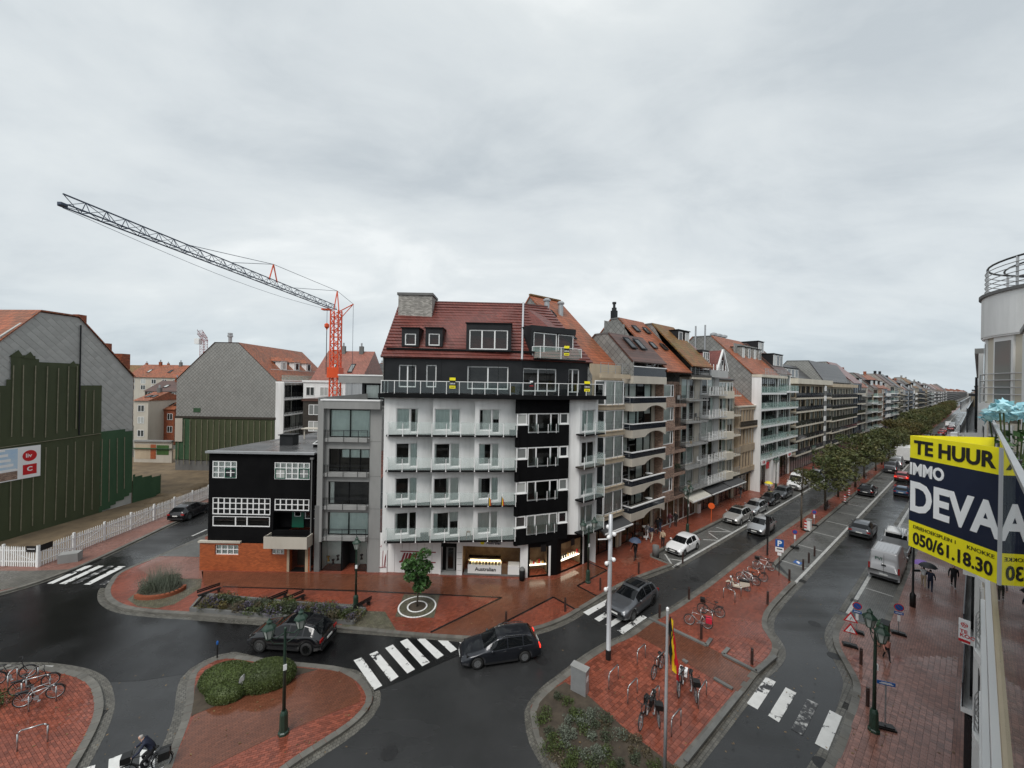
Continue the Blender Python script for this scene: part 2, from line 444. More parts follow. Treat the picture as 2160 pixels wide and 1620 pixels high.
class MB:
    """collects shapes; build() links them as one mesh object"""
    def __init__(s): s.v = []; s.f = []; s.mi = []; s.cur = 0
    def add(s, vs, fs):
        o = len(s.v); s.v += [tuple(p) for p in vs]
        for f in fs: s.f.append([i + o for i in f]); s.mi.append(s.cur)
        return s
    def box(s, x0, y0, z0, x1, y1, z1):
        return s.add([(x0, y0, z0), (x1, y0, z0), (x1, y1, z0), (x0, y1, z0), (x0, y0, z1), (x1, y0, z1), (x1, y1, z1), (x0, y1, z1)],
              [(3, 2, 1, 0), (4, 5, 6, 7), (0, 1, 5, 4), (1, 2, 6, 5), (2, 3, 7, 6), (3, 0, 4, 7)])
    def bar(s, p, q, w, h=None):
        """rectangular bar from p to q"""
        h = h or w
        p, q = Vector(p), Vector(q); d = (q - p)
        if d.length < 1e-6: return s
        d.normalize()
        up = Vector((0, 0, 1)) if abs(d.z) < .95 else Vector((0, 1, 0))
        a = d.cross(up).normalized() * (w / 2); b = a.normalized().cross(d).normalized() * (h / 2)
        vs = [p - a - b, p + a - b, p + a + b, p - a + b, q - a - b, q + a - b, q + a + b, q - a + b]
        return s.add(vs, [(3, 2, 1, 0), (4, 5, 6, 7), (0, 1, 5, 4), (1, 2, 6, 5), (2, 3, 7, 6), (3, 0, 4, 7)])
    def quad(s, *p): return s.add(p, [tuple(range(len(p)))])
    def prism(s, poly, z0, z1):
        n = len(poly)
        a = sum(poly[i][0] * poly[(i + 1) % n][1] - poly[(i + 1) % n][0] * poly[i][1] for i in range(n))
        if a < 0: poly = poly[::-1]
        return s.add([(x, y, z0) for x, y in poly] + [(x, y, z1) for x, y in poly],
              [tuple(range(n - 1, -1, -1)), tuple(range(n, 2 * n))] + [(i, (i + 1) % n, n + (i + 1) % n, n + i) for i in range(n)])
    def extx(s, poly, x0, x1):
        """extrude a (y, z) outline along x"""
        n = len(poly)
        return s.add([(x0, y, z) for y, z in poly] + [(x1, y, z) for y, z in poly],
              [tuple(range(n - 1, -1, -1)), tuple(range(n, 2 * n))] + [(i, (i + 1) % n, n + (i + 1) % n, n + i) for i in range(n)])
    def exty(s, poly, y0, y1):
        """extrude an (x, z) outline along y"""
        n = len(poly)
        return s.add([(x, y0, z) for x, z in poly] + [(x, y1, z) for x, z in poly],
              [tuple(range(n)), tuple(range(2 * n - 1, n - 1, -1))] + [((i + 1) % n, i, n + i, n + (i + 1) % n) for i in range(n)])
    def cyl(s, p, q, r0, r1=None, n=8, cap=True):
        r1 = r0 if r1 is None else r1
        p, q = Vector(p), Vector(q); d = (q - p).normalized()
        up = Vector((0, 0, 1)) if abs(d.z) < .9 else Vector((1, 0, 0))
        a = d.cross(up).normalized(); b = d.cross(a).normalized()
        vs = [p + (a * math.cos(2 * PI * i / n) + b * math.sin(2 * PI * i / n)) * r0 for i in range(n)] + \
             [q + (a * math.cos(2 * PI * i / n) + b * math.sin(2 * PI * i / n)) * r1 for i in range(n)]
        fs = [(i, i + n, (i + 1) % n + n, (i + 1) % n) for i in range(n)]
        if cap: fs += [tuple(range(n)), tuple(range(2 * n - 1, n - 1, -1))]
        return s.add(vs, fs)
    def tube(s, pts, r, n=6):
        for a, b in zip(pts, pts[1:]): s.cyl(a, b, r, r, n)
        return s
    def lathe(s, prof, n=12, c=(0, 0, 0), axis='z'):
        vs = []; fs = []
        for r, z in prof:
            for i in range(n):
                a = 2 * PI * i / n
                x, y = r * math.cos(a), r * math.sin(a)
                vs.append((c[0] + x, c[1] + y, c[2] + z) if axis == 'z' else (c[0] + x, c[1] + z, c[2] + y))
        k = len(prof)
        for j in range(k - 1):
            for i in range(n):
                fs.append((j * n + i, j * n + (i + 1) % n, (j + 1) * n + (i + 1) % n, (j + 1) * n + i))
        fs.append(tuple(range(n - 1, -1, -1))); fs.append(tuple((k - 1) * n + i for i in range(n)))
        return s.add(vs, fs)
    def ell(s, c, rx, ry, rz, nu=10, nv=7):
        vs = []
        for j in range(nv + 1):
            ph = PI * j / nv
            for i in range(nu):
                a = 2 * PI * i / nu
                vs.append((c[0] + rx * math.sin(ph) * math.cos(a), c[1] + ry * math.sin(ph) * math.sin(a), c[2] + rz * math.cos(ph)))
        fs = [(j * nu + i, (j + 1) * nu + i, (j + 1) * nu + (i + 1) % nu, j * nu + (i + 1) % nu) for j in range(nv) for i in range(nu)]
        return s.add(vs, fs)
    def mesh(s, name, mats, smooth=False):
        me = bpy.data.meshes.new(name)
        me.from_pydata(s.v, [], s.f)
        if not isinstance(mats, (list, tuple)): mats = [mats]
        for m in mats: me.materials.append(MATS[m] if isinstance(m, str) else m)
        if len(mats) > 1:
            for p, i in zip(me.polygons, s.mi): p.material_index = i
        if smooth:
            for p in me.polygons: p.use_smooth = True
        return me
    def build(s, name, mats, parent=None, smooth=False, loc=None, rot=None, kind=None):
        o = ob(name, s.mesh(name, mats, smooth), parent, loc, rot)
        if kind: o['kind'] = kind
        return o

def wall_holes(mb, x0, x1, z0, z1, holes, y=0, th=.3, maxz=None):
    """front wall in the plane y with real openings (xa, xb, za, zb) and reveals th deep"""
    xs = sorted({x0, x1, *[h[0] for h in holes], *[h[1] for h in holes]})
    zs = sorted({z0, z1, *[h[2] for h in holes], *[h[3] for h in holes]})
    xs = [x for x in xs if x0 <= x <= x1]; zs = [z for z in zs if z0 <= z <= z1]
    for i in range(len(xs) - 1):
        for j in range(len(zs) - 1):
            cx, cz = (xs[i] + xs[i + 1]) / 2, (zs[j] + zs[j + 1]) / 2
            if any(h[0] < cx < h[1] and h[2] < cz < h[3] for h in holes): continue
            mb.quad((xs[i], y, zs[j]), (xs[i + 1], y, zs[j]), (xs[i + 1], y, zs[j + 1]), (xs[i], y, zs[j + 1]))
    for a, b, c, d in holes:
        mb.quad((a, y, c), (a, y + th, c), (a, y + th, d), (a, y, d))
        mb.quad((b, y, c), (b, y, d), (b, y + th, d), (b, y + th, c))
        mb.quad((a, y, d), (a, y + th, d), (b, y + th, d), (b, y, d))
        mb.quad((a, y, c), (b, y, c), (b, y + th, c), (a, y + th, c))
    return mb

MC = {}
def cached(key, fn):
    if key not in MC: MC[key] = fn()
    return MC[key]
def window(parent, x, z, w, h, y=0, mull=(), trans=(), frame='white_frame', fw=.07, curtain=None, rot=0, far=False, name='window', room='room', glass='glass_pane'):
    """frame (thing's part) with a pane, and a curtain and a dim room behind it; x, z = lower left corner, y = plane of the frame"""
    w = round(w, 2); h = round(h, 2)
    def fr():
        m = MB()
        m.box(0, 0, 0, fw, .07, h); m.box(w - fw, 0, 0, w, .07, h)
        m.box(fw, 0, 0, w - fw, .07, fw); m.box(fw, 0, h - fw, w - fw, .07, h)
        for t in mull: m.box(w * t - fw * .6, -.004, fw, w * t + fw * .6, .066, h - fw)
        for t in trans: m.box(fw, -.002, h * t - fw * .4, w - fw, .064, h * t + fw * .4)
        return m.mesh('window_frame', frame)
    o = ob(name, cached(('fr', w, h, tuple(mull), tuple(trans), frame, fw), fr), parent, (x, y, z), rot)
    ob('pane', cached(('pn', w, h, far, glass), lambda: MB().quad((.02, .04, .02), (w - .02, .04, .02), (w - .02, .04, h - .02), (.02, .04, h - .02)).mesh('pane', 'far_pane' if far else glass)), o)
    if not far:
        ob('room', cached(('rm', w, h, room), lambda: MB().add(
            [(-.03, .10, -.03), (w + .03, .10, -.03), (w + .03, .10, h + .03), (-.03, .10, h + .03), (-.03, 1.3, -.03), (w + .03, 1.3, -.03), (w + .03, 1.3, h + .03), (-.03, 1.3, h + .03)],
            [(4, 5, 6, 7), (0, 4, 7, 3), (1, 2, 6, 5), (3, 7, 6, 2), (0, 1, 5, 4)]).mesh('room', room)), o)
        if curtain:
            cm, a, b, top, bot = curtain
            def cu():
                m = MB(); n = max(6, int((b - a) * w / .07)); vs = []
                for i in range(n + 1):
                    X = w * (a + (b - a) * i / n); Y = .11 + .012 * math.sin(i * 2.1) + .012 * math.sin(i * .7)
                    vs += [(X, Y, h * bot + .02), (X, Y, h * top)]
                m.add(vs, [(2 * i, 2 * i + 2, 2 * i + 3, 2 * i + 1) for i in range(n)])
                return m.mesh('curtain', cm)
            ob('curtain', cached(('cu', w, h, curtain), cu), o)
    return o
def rnd_curtain():
    k = R.random()
    c = R.choice(['curtain', 'curtain', 'curtain_green'])
    if k < .45: return (c, .04, .96, .98, .0)
    if k < .65: return (c, .04, .40, .98, .0)
    if k < .78: return (c, .62, .96, .98, .0)
    if k < .9: return (c, .04, .96, .98, .55)
    return None
# bodies: one continuous skinned mesh per pose, coloured by the nearest bone
def person_mesh(J, mats):
    names = list(J); idx = {n: i for i, n in enumerate(names)}
    me = bpy.data.meshes.new('p'); me.from_pydata([J[n][0] for n in names], [(idx[n], idx[J[n][1]]) for n in names if J[n][1]], [])
    o = bpy.data.objects.new('p', me); C.objects.link(o)
    md = o.modifiers.new('s', 'SKIN'); sb = o.modifiers.new('b', 'SUBSURF'); sb.levels = sb.render_levels = 1; md.use_smooth_shade = True
    sv = me.skin_vertices[0].data
    for n in names: r = J[n][2]; sv[idx[n]].radius = r if hasattr(r, '__len__') else (r, r); sv[idx[n]].use_root = (n == 'pelvis')
    dg = bpy.context.evaluated_depsgraph_get(); out_ = bpy.data.meshes.new_from_object(o.evaluated_get(dg))
    bpy.data.objects.remove(o)
    out_.materials.clear()
    for m_ in mats: out_.materials.append(MATS[m_])
    cls = {'head': 0, 'crown': 3, 'neck': 0, 'chest': 1, 'belly': 1, 'pelvis': 2, 'hip': 2, 'knee': 2, 'ankle': 2, 'toe': 4, 'sho': 1, 'elb': 1, 'wri': 1, 'hand': 0, 'fin': 0}
    for p in out_.polygons:
        c = p.center; best = min(names, key=lambda n: (Vector(J[n][0]) - c).length - (J[n][2][0] if hasattr(J[n][2], '__len__') else J[n][2])); p.use_smooth = True
        p.material_index = cls[''.join(ch for ch in best if not ch.isdigit())]
        if p.material_index == 0 and best == 'head' and c.y > Vector(J['head'][0]).y + .02: p.material_index = 3
        if p.material_index == 0 and best == 'neck' and c.z < J['neck'][0][2]: p.material_index = 1
    return out_
def pose(kind):
    J = {'pelvis': ((0, 0, .95), None, (.15, .11)), 'belly': ((0, 0, 1.12), 'pelvis', (.15, .11)), 'chest': ((0, -.01, 1.34), 'belly', (.17, .12)), 'neck': ((0, -.01, 1.5), 'chest', .06), 'head': ((0, -.03, 1.61), 'neck', (.085, .10)), 'crown': ((0, -.02, 1.70), 'head', (.075, .085))}
    st = .26 if kind in ('walk', 'umbrella_walk') else .04
    for i, s in ((1, -1), (2, 1)):
        f_ = st * s
        J['hip%d' % i] = ((s * .09, 0, .88), 'pelvis', .10); J['knee%d' % i] = ((s * .095, -.05 - f_ * .5, .5), 'hip%d' % i, .065); J['ankle%d' % i] = ((s * .1, .02 - f_ * 1.1, .09), 'knee%d' % i, .045); J['toe%d' % i] = ((s * .11, -.13 - f_ * 1.1, .045), 'ankle%d' % i, .045)
        J['sho%d' % i] = ((s * .18, 0, 1.42), 'chest', .065)
        up_ = kind.startswith('umbrella') and s > 0
        if up_: J['elb%d' % i] = ((.24, -.10, 1.18), 'sho%d' % i, .05); J['wri%d' % i] = ((.17, -.28, 1.30), 'elb%d' % i, .038); J['hand%d' % i] = ((.15, -.30, 1.37), 'wri%d' % i, .035)
        else: J['elb%d' % i] = ((s * .25, .03 + f_ * .4, 1.15), 'sho%d' % i, .05); J['wri%d' % i] = ((s * .25, -.08 + f_ * .9, .93), 'elb%d' % i, .036); J['hand%d' % i] = ((s * .24, -.11 + f_ * 1.0, .85), 'wri%d' % i, .034)
        h = J['hand%d' % i][0]; dz = .04 if up_ else -.06
        for k, (ox, oy) in enumerate(((-.02, -.02), (0, -.03), (.02, -.02), (.03, .0), (-.035, .01))): J['fin%d' % (i * 10 + k)] = ((h[0] + ox, h[1] + oy * .8, h[2] + dz * (1 if k < 4 else .3)), 'hand%d' % i, .011)
    return J
def cyc_pose():
    J = {'pelvis': ((0, .28, 1.0), None, (.15, .11)), 'belly': ((0, .18, 1.16), 'pelvis', (.15, .12)), 'chest': ((0, .02, 1.36), 'belly', (.17, .13)), 'neck': ((0, -.08, 1.5), 'chest', .06), 'head': ((0, -.14, 1.60), 'neck', (.085, .10)), 'crown': ((0, -.13, 1.69), 'head', (.075, .085))}
    for i, s in ((1, -1), (2, 1)):
        J['hip%d' % i] = ((s * .09, .26, .95), 'pelvis', .10); J['knee%d' % i] = ((s * .12, -.1, .74 if s < 0 else .62), 'hip%d' % i, .07); J['ankle%d' % i] = ((s * .12, .08, .38 if s < 0 else .2), 'knee%d' % i, .045); J['toe%d' % i] = ((s * .12, -.08, .34 if s < 0 else .16), 'ankle%d' % i, .045)
        J['sho%d' % i] = ((s * .18, .0, 1.42), 'chest', .065); J['elb%d' % i] = ((s * .27, -.12, 1.22), 'sho%d' % i, .05); J['wri%d' % i] = ((s * .27, -.30, 1.10), 'elb%d' % i, .038); J['hand%d' % i] = ((s * .27, -.36, 1.08), 'wri%d' % i, .035)
    return J
PM = {k: person_mesh(cyc_pose() if k == 'cycle' else pose(k), ['skin', 'skin', 'skin', 'hair', 'skin']) for k in ('walk', 'stand', 'umbrella', 'umbrella_walk', 'cycle')}
def text(parent, s, size, m, loc, rot=(PI / 2, 0, 0), width=None, bold=0, align='LEFT', shear=0, name='lettering', depth=.004):
    cu = bpy.data.curves.new('t', 'FONT')
    cu.body = s; cu.size = size; cu.offset = bold; cu.align_x = align; cu.shear = shear; cu.extrude = depth; cu.resolution_u = 3
    o = bpy.data.objects.new('t', cu); C.objects.link(o)
    me = bpy.data.meshes.new_from_object(o)
    bpy.data.objects.remove(o)
    me.materials.clear(); me.materials.append(MATS[m])
    r = ob(name, me, parent, loc, rot)
    if width:
        xs = [v.co.x for v in me.vertices]; k = width / (max(xs) - min(xs))
        r.scale = (k, 1, 1)
    return r
# ================================================================== GROUND
def gp(pts, ox=0, oy=0, k=1.0): return [G(ox + x / k, oy + y / k) for x, y in pts]
def curve(pts, n=5, closed=False):
    """Catmull-Rom through surveyed points"""
    r = []; N = len(pts)
    rng = range(N if closed else N - 1)
    for i in rng:
        p0 = pts[(i - 1) % N] if closed or i > 0 else pts[i]
        p1 = pts[i]; p2 = pts[(i + 1) % N]
        p3 = pts[(i + 2) % N] if closed or i + 2 < N else p2
        for j in range(n):
            t = j / n
            r.append(tuple(.5 * (2 * b + (c - a) * t + (2 * a - 5 * b + 4 * c - d) * t * t + (3 * b - a - 3 * c + d) * t ** 3) for a, b, c, d in zip(p0, p1, p2, p3)))
    if not closed: r.append(tuple(pts[-1]))
    return r
def inside(p, poly):
    x, y = p; c = False; n = len(poly)
    for i in range(n):
        x1, y1 = poly[i]; x2, y2 = poly[i - 1]
        if (y1 > y) != (y2 > y) and x < (x2 - x1) * (y - y1) / (y2 - y1) + x1: c = not c
    return c
def sheet(name, poly, m, z, parent=None, kind='structure'):
    mb = MB()
    a = sum(poly[i][0] * poly[(i + 1) % len(poly)][1] - poly[(i + 1) % len(poly)][0] * poly[i][1] for i in range(len(poly)))
    if a < 0: poly = poly[::-1]
    mb.quad(*[(x, y, z) for x, y in poly])
    o = mb.build(name, m, parent)
    if parent is None: o['kind'] = kind
    return o
def offs(path, d):
    """path shifted to its left by d"""
    r = []
    for i in range(len(path)):
        a = Vector(path[max(i - 1, 0)]); b = Vector(path[min(i + 1, len(path) - 1)])
        t = (b - a); t = t.normalized() if t.length > 1e-9 else Vector((1, 0))
        r.append((path[i][0] - t.y * d, path[i][1] + t.x * d))
    return r
def strip(name, path, d0, d1, z, m, parent):
    A, B = offs(path, d0), offs(path, d1); n = len(path); mb = MB()
    mb.add([(x, y, z) for x, y in A] + [(x, y, z) for x, y in B], [(i, i + 1, n + i + 1, n + i) if d1 > d0 else (i + 1, i, n + i, n + i + 1) for i in range(n - 1)])
    return mb.build(name, m, parent)
def resample(path, step):
    r = [path[0]]; acc = 0
    for a, b in zip(path, path[1:]):
        L = math.dist(a, b); t = step - acc
        while t < L:
            r.append((a[0] + (b[0] - a[0]) * t / L, a[1] + (b[1] - a[1]) * t / L)); t += step
        acc = (acc + L) % step if L else acc
    r.append(path[-1])
    return r
def kerb(path, parent, side=1, w=.30, z=.128, gut=.32, gm='setts', far=None):
    """kerb stones along a path (side=+1: pavement lies to the left) with the gutter of setts at its foot"""
    p = resample(path, .5); mb = MB()
    A = offs(p, -side * .015); B = offs(p, side * w)
    for i in range(len(p) - 1):
        a, b, c, d = Vector(A[i]), Vector(A[i + 1]), Vector(B[i + 1]), Vector(B[i])
        if (b - a).length < .15: continue
        e = (b - a).normalized() * .006
        q = [a + e, b - e, c - e, d + e]
        h = z + R.uniform(-.004, .004)
        mb.prism([tuple(x) for x in q], -.02, h)
    mb.build('kerb', 'kerb', parent)
    if gut: strip('gutter', p, -side * gut, 0, .0065, gm, parent)

# one sheet to the horizon, the asphalt over it
sheet('ground', [(-4000, -400), (4000, -400), (4000, 5000), (-4000, 5000)], 'far_ground', -.03)
road = sheet('road', [(-75, -6), (60, -6), XY(760, -12), XY(760, 40), (-14, 60), (-30, 140), (-43, 140), (-75, 60)], 'asphalt', 0)

# ---------------------------------------------------------------- left pavement, the plaza in front of the corner
K1 = curve(gp([(438.7, 1129.6), (340, 1172), (253, 1208.7), (228, 1235), (221, 1252), (228, 1270), (260, 1286), (326, 1295), (403, 1300), (500, 1308), (570, 1313), (711, 1328), (841, 1341), (942, 1349), (1010, 1352), (1070, 1346), (1122, 1333), (1154, 1324), (1195, 1307), (1230, 1286), (1310, 1238), (1356, 1218), (1421, 1194)]), 6)
K1 = [(-31.6, 120), (-31.0, 70)] + K1
K1b = [XY(33.2, 19.3), XY(36, 19.4), XY(120, 19.4), XY(740, 19.4)]
pv1 = MB().prism(K1 + K1b + [XY(740, 24.5), XY(30, 24.5), (2, 48), (-20, 48), (-26, 120)], -.02, .12).build('pavement', 'pave_red', kind='structure')
kerb(K1, pv1, 1, gut=.38)
kerb([K1[-1], XY(33.2, 19.3)] + K1b[1:3] + [XY(400, 19.4)], pv1, 1, gut=0)
brown = gp([(425, 1208), (800, 1215), (1112, 1226), (1170, 1226), (1240, 1192), (1278, 1207), (1218, 1240), (1262, 1262), (1228, 1284), (1212, 1288), (1167, 1263), (1035, 1332), (995, 1348), (910, 1338), (1058, 1264), (470, 1241), (430, 1238)])
sheet('paving_band', brown, 'pave_brown', .125, pv1)
def line(parent, pts, w=.16, z=.13, m='asphalt_patch', name='paving_border'):
    return strip(name, pts, -w / 2, w / 2, z, m, parent)
for pts in ([(470, 1241), (760, 1250), (1058, 1264), (908, 1338)], [(1035, 1332), (1167, 1263), (1212, 1288)], [(1239, 1188), (1280, 1206), (1218, 1239), (1263, 1263)]):
    p = gp(pts)
    for a, b in zip(p, p[1:]): line(pv1, [a, b])
sheet('paving_patch', gp([(300, 1190), (352, 1166), (432, 1130), (432, 1178), (330, 1176)]), 'pave_grey', .125, pv1)
sheet('paving_patch', gp([(330, 1177), (429, 1179), (428, 1224), (325, 1222), (290, 1202)]), 'pave_pink', .125, pv1)
sheet('paving_patch', gp([(325, 1222.5), (426, 1224.5), (424, 1243), (368, 1278), (330, 1287), (290, 1283), (268, 1268), (300, 1245)]), 'setts_mossy', .126, pv1)
sheet('paving_patch', gp([(768, 1292), (812, 1294), (836, 1334), (715, 1325)]), 'setts_mossy', .126, pv1)
# tree square with two pale rings
tr = G(880, 1283)
sheet('tree_square', gp([(852, 1257), (928, 1258), (915, 1307), (833, 1305)]), 'setts_mossy', .126, pv1)
for r_, w_ in ((1.28, .05), (.66, .05)):
    q = MB(); n = 40
    for i in range(n):
        a, b = 2 * PI * i / n + .006, 2 * PI * (i + 1) / n - .006
        q.prism([(tr[0] + (r_ + s) * math.cos(t), tr[1] + (r_ + s) * math.sin(t)) for s, t in ((-w_, a), (w_, a), (w_, b), (-w_, b))], .1, .145)
    q.build('ring_stones', 'white_paint', pv1)
sheet('soil_patch', [(tr[0] + .61 * math.cos(i * PI / 12), tr[1] + .61 * math.sin(i * PI / 12)) for i in range(24)], 'soil', .132, pv1)

# ---------------------------------------------------------------- far left pavement beside the fenced lots
K2 = [(-38.6, 120), (-37.6, 60)] + curve(gp([(356, 1110), (233, 1169), (150, 1205), (51, 1240), (-60, 1268), (-200, 1290)]), 4)
pv2 = MB().prism(K2 + [(-75, 28), (-75, 31.6), (-39.4, 32.0), (-41.9, 120)], -.02, .12).build('pavement', 'pave_pink', kind='structure')
kerb(K2, pv2, -1, gut=.25)
sheet('paving_patch', gp([(0, 1207), (72, 1207), (150, 1204), (51, 1238), (0, 1249), (-100, 1275), (-100, 1207)]), 'setts', .125, pv2)
lot = MB().prism([(-75, 31.65), (-39.45, 32.05), (-41.95, 120), (-75, 120)], -.02, .13).build('sandy_lot', 'sand', kind='structure')
q = MB()
for i in range(60):                                     # heaps of sand and rubble
    x, y = R.uniform(-47, -41.5), R.uniform(49, 78)
    q.ell((x, y, .05), R.uniform(.5, 1.8), R.uniform(.5, 1.8), R.uniform(.15, .7), 9, 6)
tag(q.build('rubble', 'sand', smooth=True), 'brown heaps of sand and rubble on the cleared lot', 'rubble', kind='stuff')

# ---------------------------------------------------------------- island with the hedge and the lamp
I2 = curve(gp([(330, 1680), (349, 1614), (388, 1510), (398, 1436), (424, 1407), (478, 1386), (543, 1392), (611, 1400), (706, 1410), (747, 1424), (771, 1443), (785, 1468), (782, 1490), (760, 1519), (719, 1552), (624, 1614), (540, 1680)]), 5)
isl2 = MB().prism(I2, -.02, .12).build('traffic_island', 'pave_red', kind='structure')
kerb(I2, isl2, -1, gut=.42)
I2g = gp([(403, 1518), (412, 1452), (432, 1418), (478, 1398), (543, 1403), (611, 1411), (672, 1417), (600, 1437), (505, 1474), (410, 1513)])
sheet('flower_bed', I2g, 'soil', .127, isl2)
I2b = gp([(410, 1514), (505, 1475), (600, 1438), (672, 1418), (715, 1420), (745, 1437), (762, 1470), (757, 1486), (660, 1525), (560, 1568), (470, 1612), (350, 1672), (372, 1600)])
sheet('paving_band', I2b, 'pave_brown', .126, isl2)
# ---------------------------------------------------------------- island with the bicycles, lower left
I1 = [G(-220, 1400)] + curve(gp([(0, 1409), (60, 1408), (104, 1411), (166, 1422), (204, 1443), (217, 1480), (214, 1514), (192, 1564), (161, 1620), (120, 1690)]), 5) + [G(-220, 1690)]
isl1 = MB().prism(I1, -.02, .12).build('traffic_island', 'pave_red', kind='structure')
kerb(I1[:-1], isl1, -1, gut=.4)
sheet('flower_bed', gp([(-220, 1418), (20, 1418), (14, 1452), (26, 1486), (8, 1520), (-220, 1560)]), 'soil', .127, isl1)
# ---------------------------------------------------------------- central island: garden, bicycle parking, and the median beyond
I3L = curve(gp([(1190, 1680), (1155, 1609), (1128, 1560), (1119, 1503), (1128, 1484), (1154, 1454), (1203, 1416), (1237, 1389), (1283, 1361), (1329, 1340), (1370, 1311), (1419, 1286), (1495, 1234)]), 5)
I3R = curve(gp([(1679, 1232), (1650, 1262), (1623, 1296), (1618, 1326), (1630, 1346), (1641, 1368), (1633, 1394), (1598, 1426), (1565, 1470), (1446, 1617), (1400, 1680)]), 5)
med = I3L + [XY(41, 13.9), XY(60, 13.78), XY(740, 13.78), XY(740, 11.72), XY(60, 11.72), XY(45, 11.6), XY(40.2, 11.4)] + I3R
isl3 = MB().prism(med, -.02, .12).build('central_island', 'pave_red', kind='structure')
kerb(I3L + [XY(41, 13.9), XY(60, 13.78), XY(300, 13.78)], isl3, -1, gut=.3)
kerb(I3R, isl3, -1, gut=.4)
kerb([XY(300, 11.72), XY(60, 11.72), XY(45, 11.6), XY(40.2, 11.4), I3R[0]], isl3, -1, gut=0)
I3g = gp([(1192, 1444), (1240, 1472), (1324, 1548), (1430, 1628), (1440, 1672), (1215, 1672), (1162, 1604), (1138, 1558), (1130, 1504), (1139, 1486), (1163, 1460)])
sheet('flower_bed', I3g, 'soil', .128, isl3)
I3p = gp([(1334, 1339), (1370, 1313), (1492, 1367), (1525, 1386), (1593, 1424), (1556, 1464), (1495, 1432), (1451, 1405)])
sheet('paving_band', I3p, 'pave_brown', .126, isl3)
for pts in ([(1369, 1309), (1490, 1367)], [(1490, 1367), (1500, 1353)], [(1525, 1386), (1596, 1423)], [(1525, 1386), (1537, 1373)], [(1440, 1398), (1450, 1404)], [(1506, 1437), (1545, 1460)], [(1564, 1466), (1446, 1614)], [(1596, 1424), (1636, 1390)]):
    p = gp(pts); q = MB()
    q.prism([*offs(p, -.1), *offs(p, .1)[::-1]], .1, .22)
    q.build('edging_stone', 'concrete_wet', isl3)
# ---------------------------------------------------------------- right pavement
K5 = curve(gp([(1700, 1690), (1737, 1620), (1761, 1582), (1785, 1515), (1798, 1470), (1799, 1441), (1783, 1408), (1761, 1367), (1757, 1340), (1766, 1318), (1778, 1300)]), 5)
pv5 = MB().prism(K5 + [gp([(1822, 1318)])[0], XY(36.6, 3.95), XY(60, 3.9), XY(740, 3.9), XY(740, -3), XY(2, -3), XY(2, 3.9), G(1650, 1800)], -.02, .12).build('pavement', 'pave_pink', kind='structure')
kerb(K5, pv5, -1, gut=.42)
kerb([K5[-1], gp([(1822, 1318)])[0], XY(36.6, 3.95), XY(60, 3.9), XY(300, 3.9)], pv5, -1, gut=0)
sheet('paving_patch', [XY(20, .5), XY(28, .5), XY(28, 2.0), XY(20, 2.2)], 'pave_pink', .125, pv5)

# ---------------------------------------------------------------- parking bays
def bay(poly): return sheet('parking_bay', poly, 'pave_grey', .007)
b1 = bay([XY(33.3, 17.15), XY(33.9, 19.25), XY(420, 19.35), XY(420, 17.15)])
b2 = bay([XY(38.6, 9.5), XY(41.2, 11.3), XY(45, 11.55), XY(60, 11.65), XY(420, 11.65), XY(420, 9.5)])
b3 = bay([XY(36.9, 5.7), XY(36.9, 4.0), XY(60, 3.95), XY(420, 3.95), XY(420, 5.7)])
def mark(name, poly, m='road_paint', z=.013): return sheet(name, poly, m, z, road)
def uvline(u0, u1, v, w, name='parking_line', m='road_paint', z=.013): return mark(name, [XY(u0, v - w / 2), XY(u1, v - w / 2), XY(u1, v + w / 2), XY(u0, v + w / 2)], m, z)
for v, u0 in ((17.05, 32.9), (9.42, 37.9), (5.75, 36.2)):
    uvline(u0, 430, v, .22)
    sg = 1 if v > 16 else (-1 if v > 9 else 1)
    strip('gutter', [XY(u0, v), XY(430, v)], (-.5 if v > 9 else .16), (-.16 if v > 9 else .5), .009, 'setts', road)
u = 42.3
while u < 200:
    mark('bay_line', [XY(u, 9.6), XY(u + .12, 9.6), XY(u + .12, 11.6), XY(u, 11.6)]); u += 5.7
u = 42.0
while u < 200:
    mark('bay_line', [XY(u, 4.0), XY(u + .12, 4.0), XY(u + .12, 5.6), XY(u, 5.6)]); u += 6.0
def seg(a, b, w=.14):
    p = [G(*a), G(*b)]
    return mark('hatch_line', [*offs(p, -w / 2), *offs(p, w / 2)[::-1]])
for a, b in (((1494, 1121), (1543, 1122)), ((1495, 1124), (1515, 1138)), ((1483, 1138.5), (1512, 1139.7)), ((1510, 1112), (1539, 1121)), ((1410.5, 1179), (1440, 1183)), ((1403, 1169), (1419, 1194))): seg(a, b)
mark('disabled_bay_panel', gp([(1672, 1186), (1679, 1181), (1693, 1188), (1687, 1192.5)]), 'blue_sign', .013)
mark('disabled_symbol', gp([(1679, 1185), (1683, 1184), (1688, 1188), (1685, 1190)]), 'white_sign', .018)

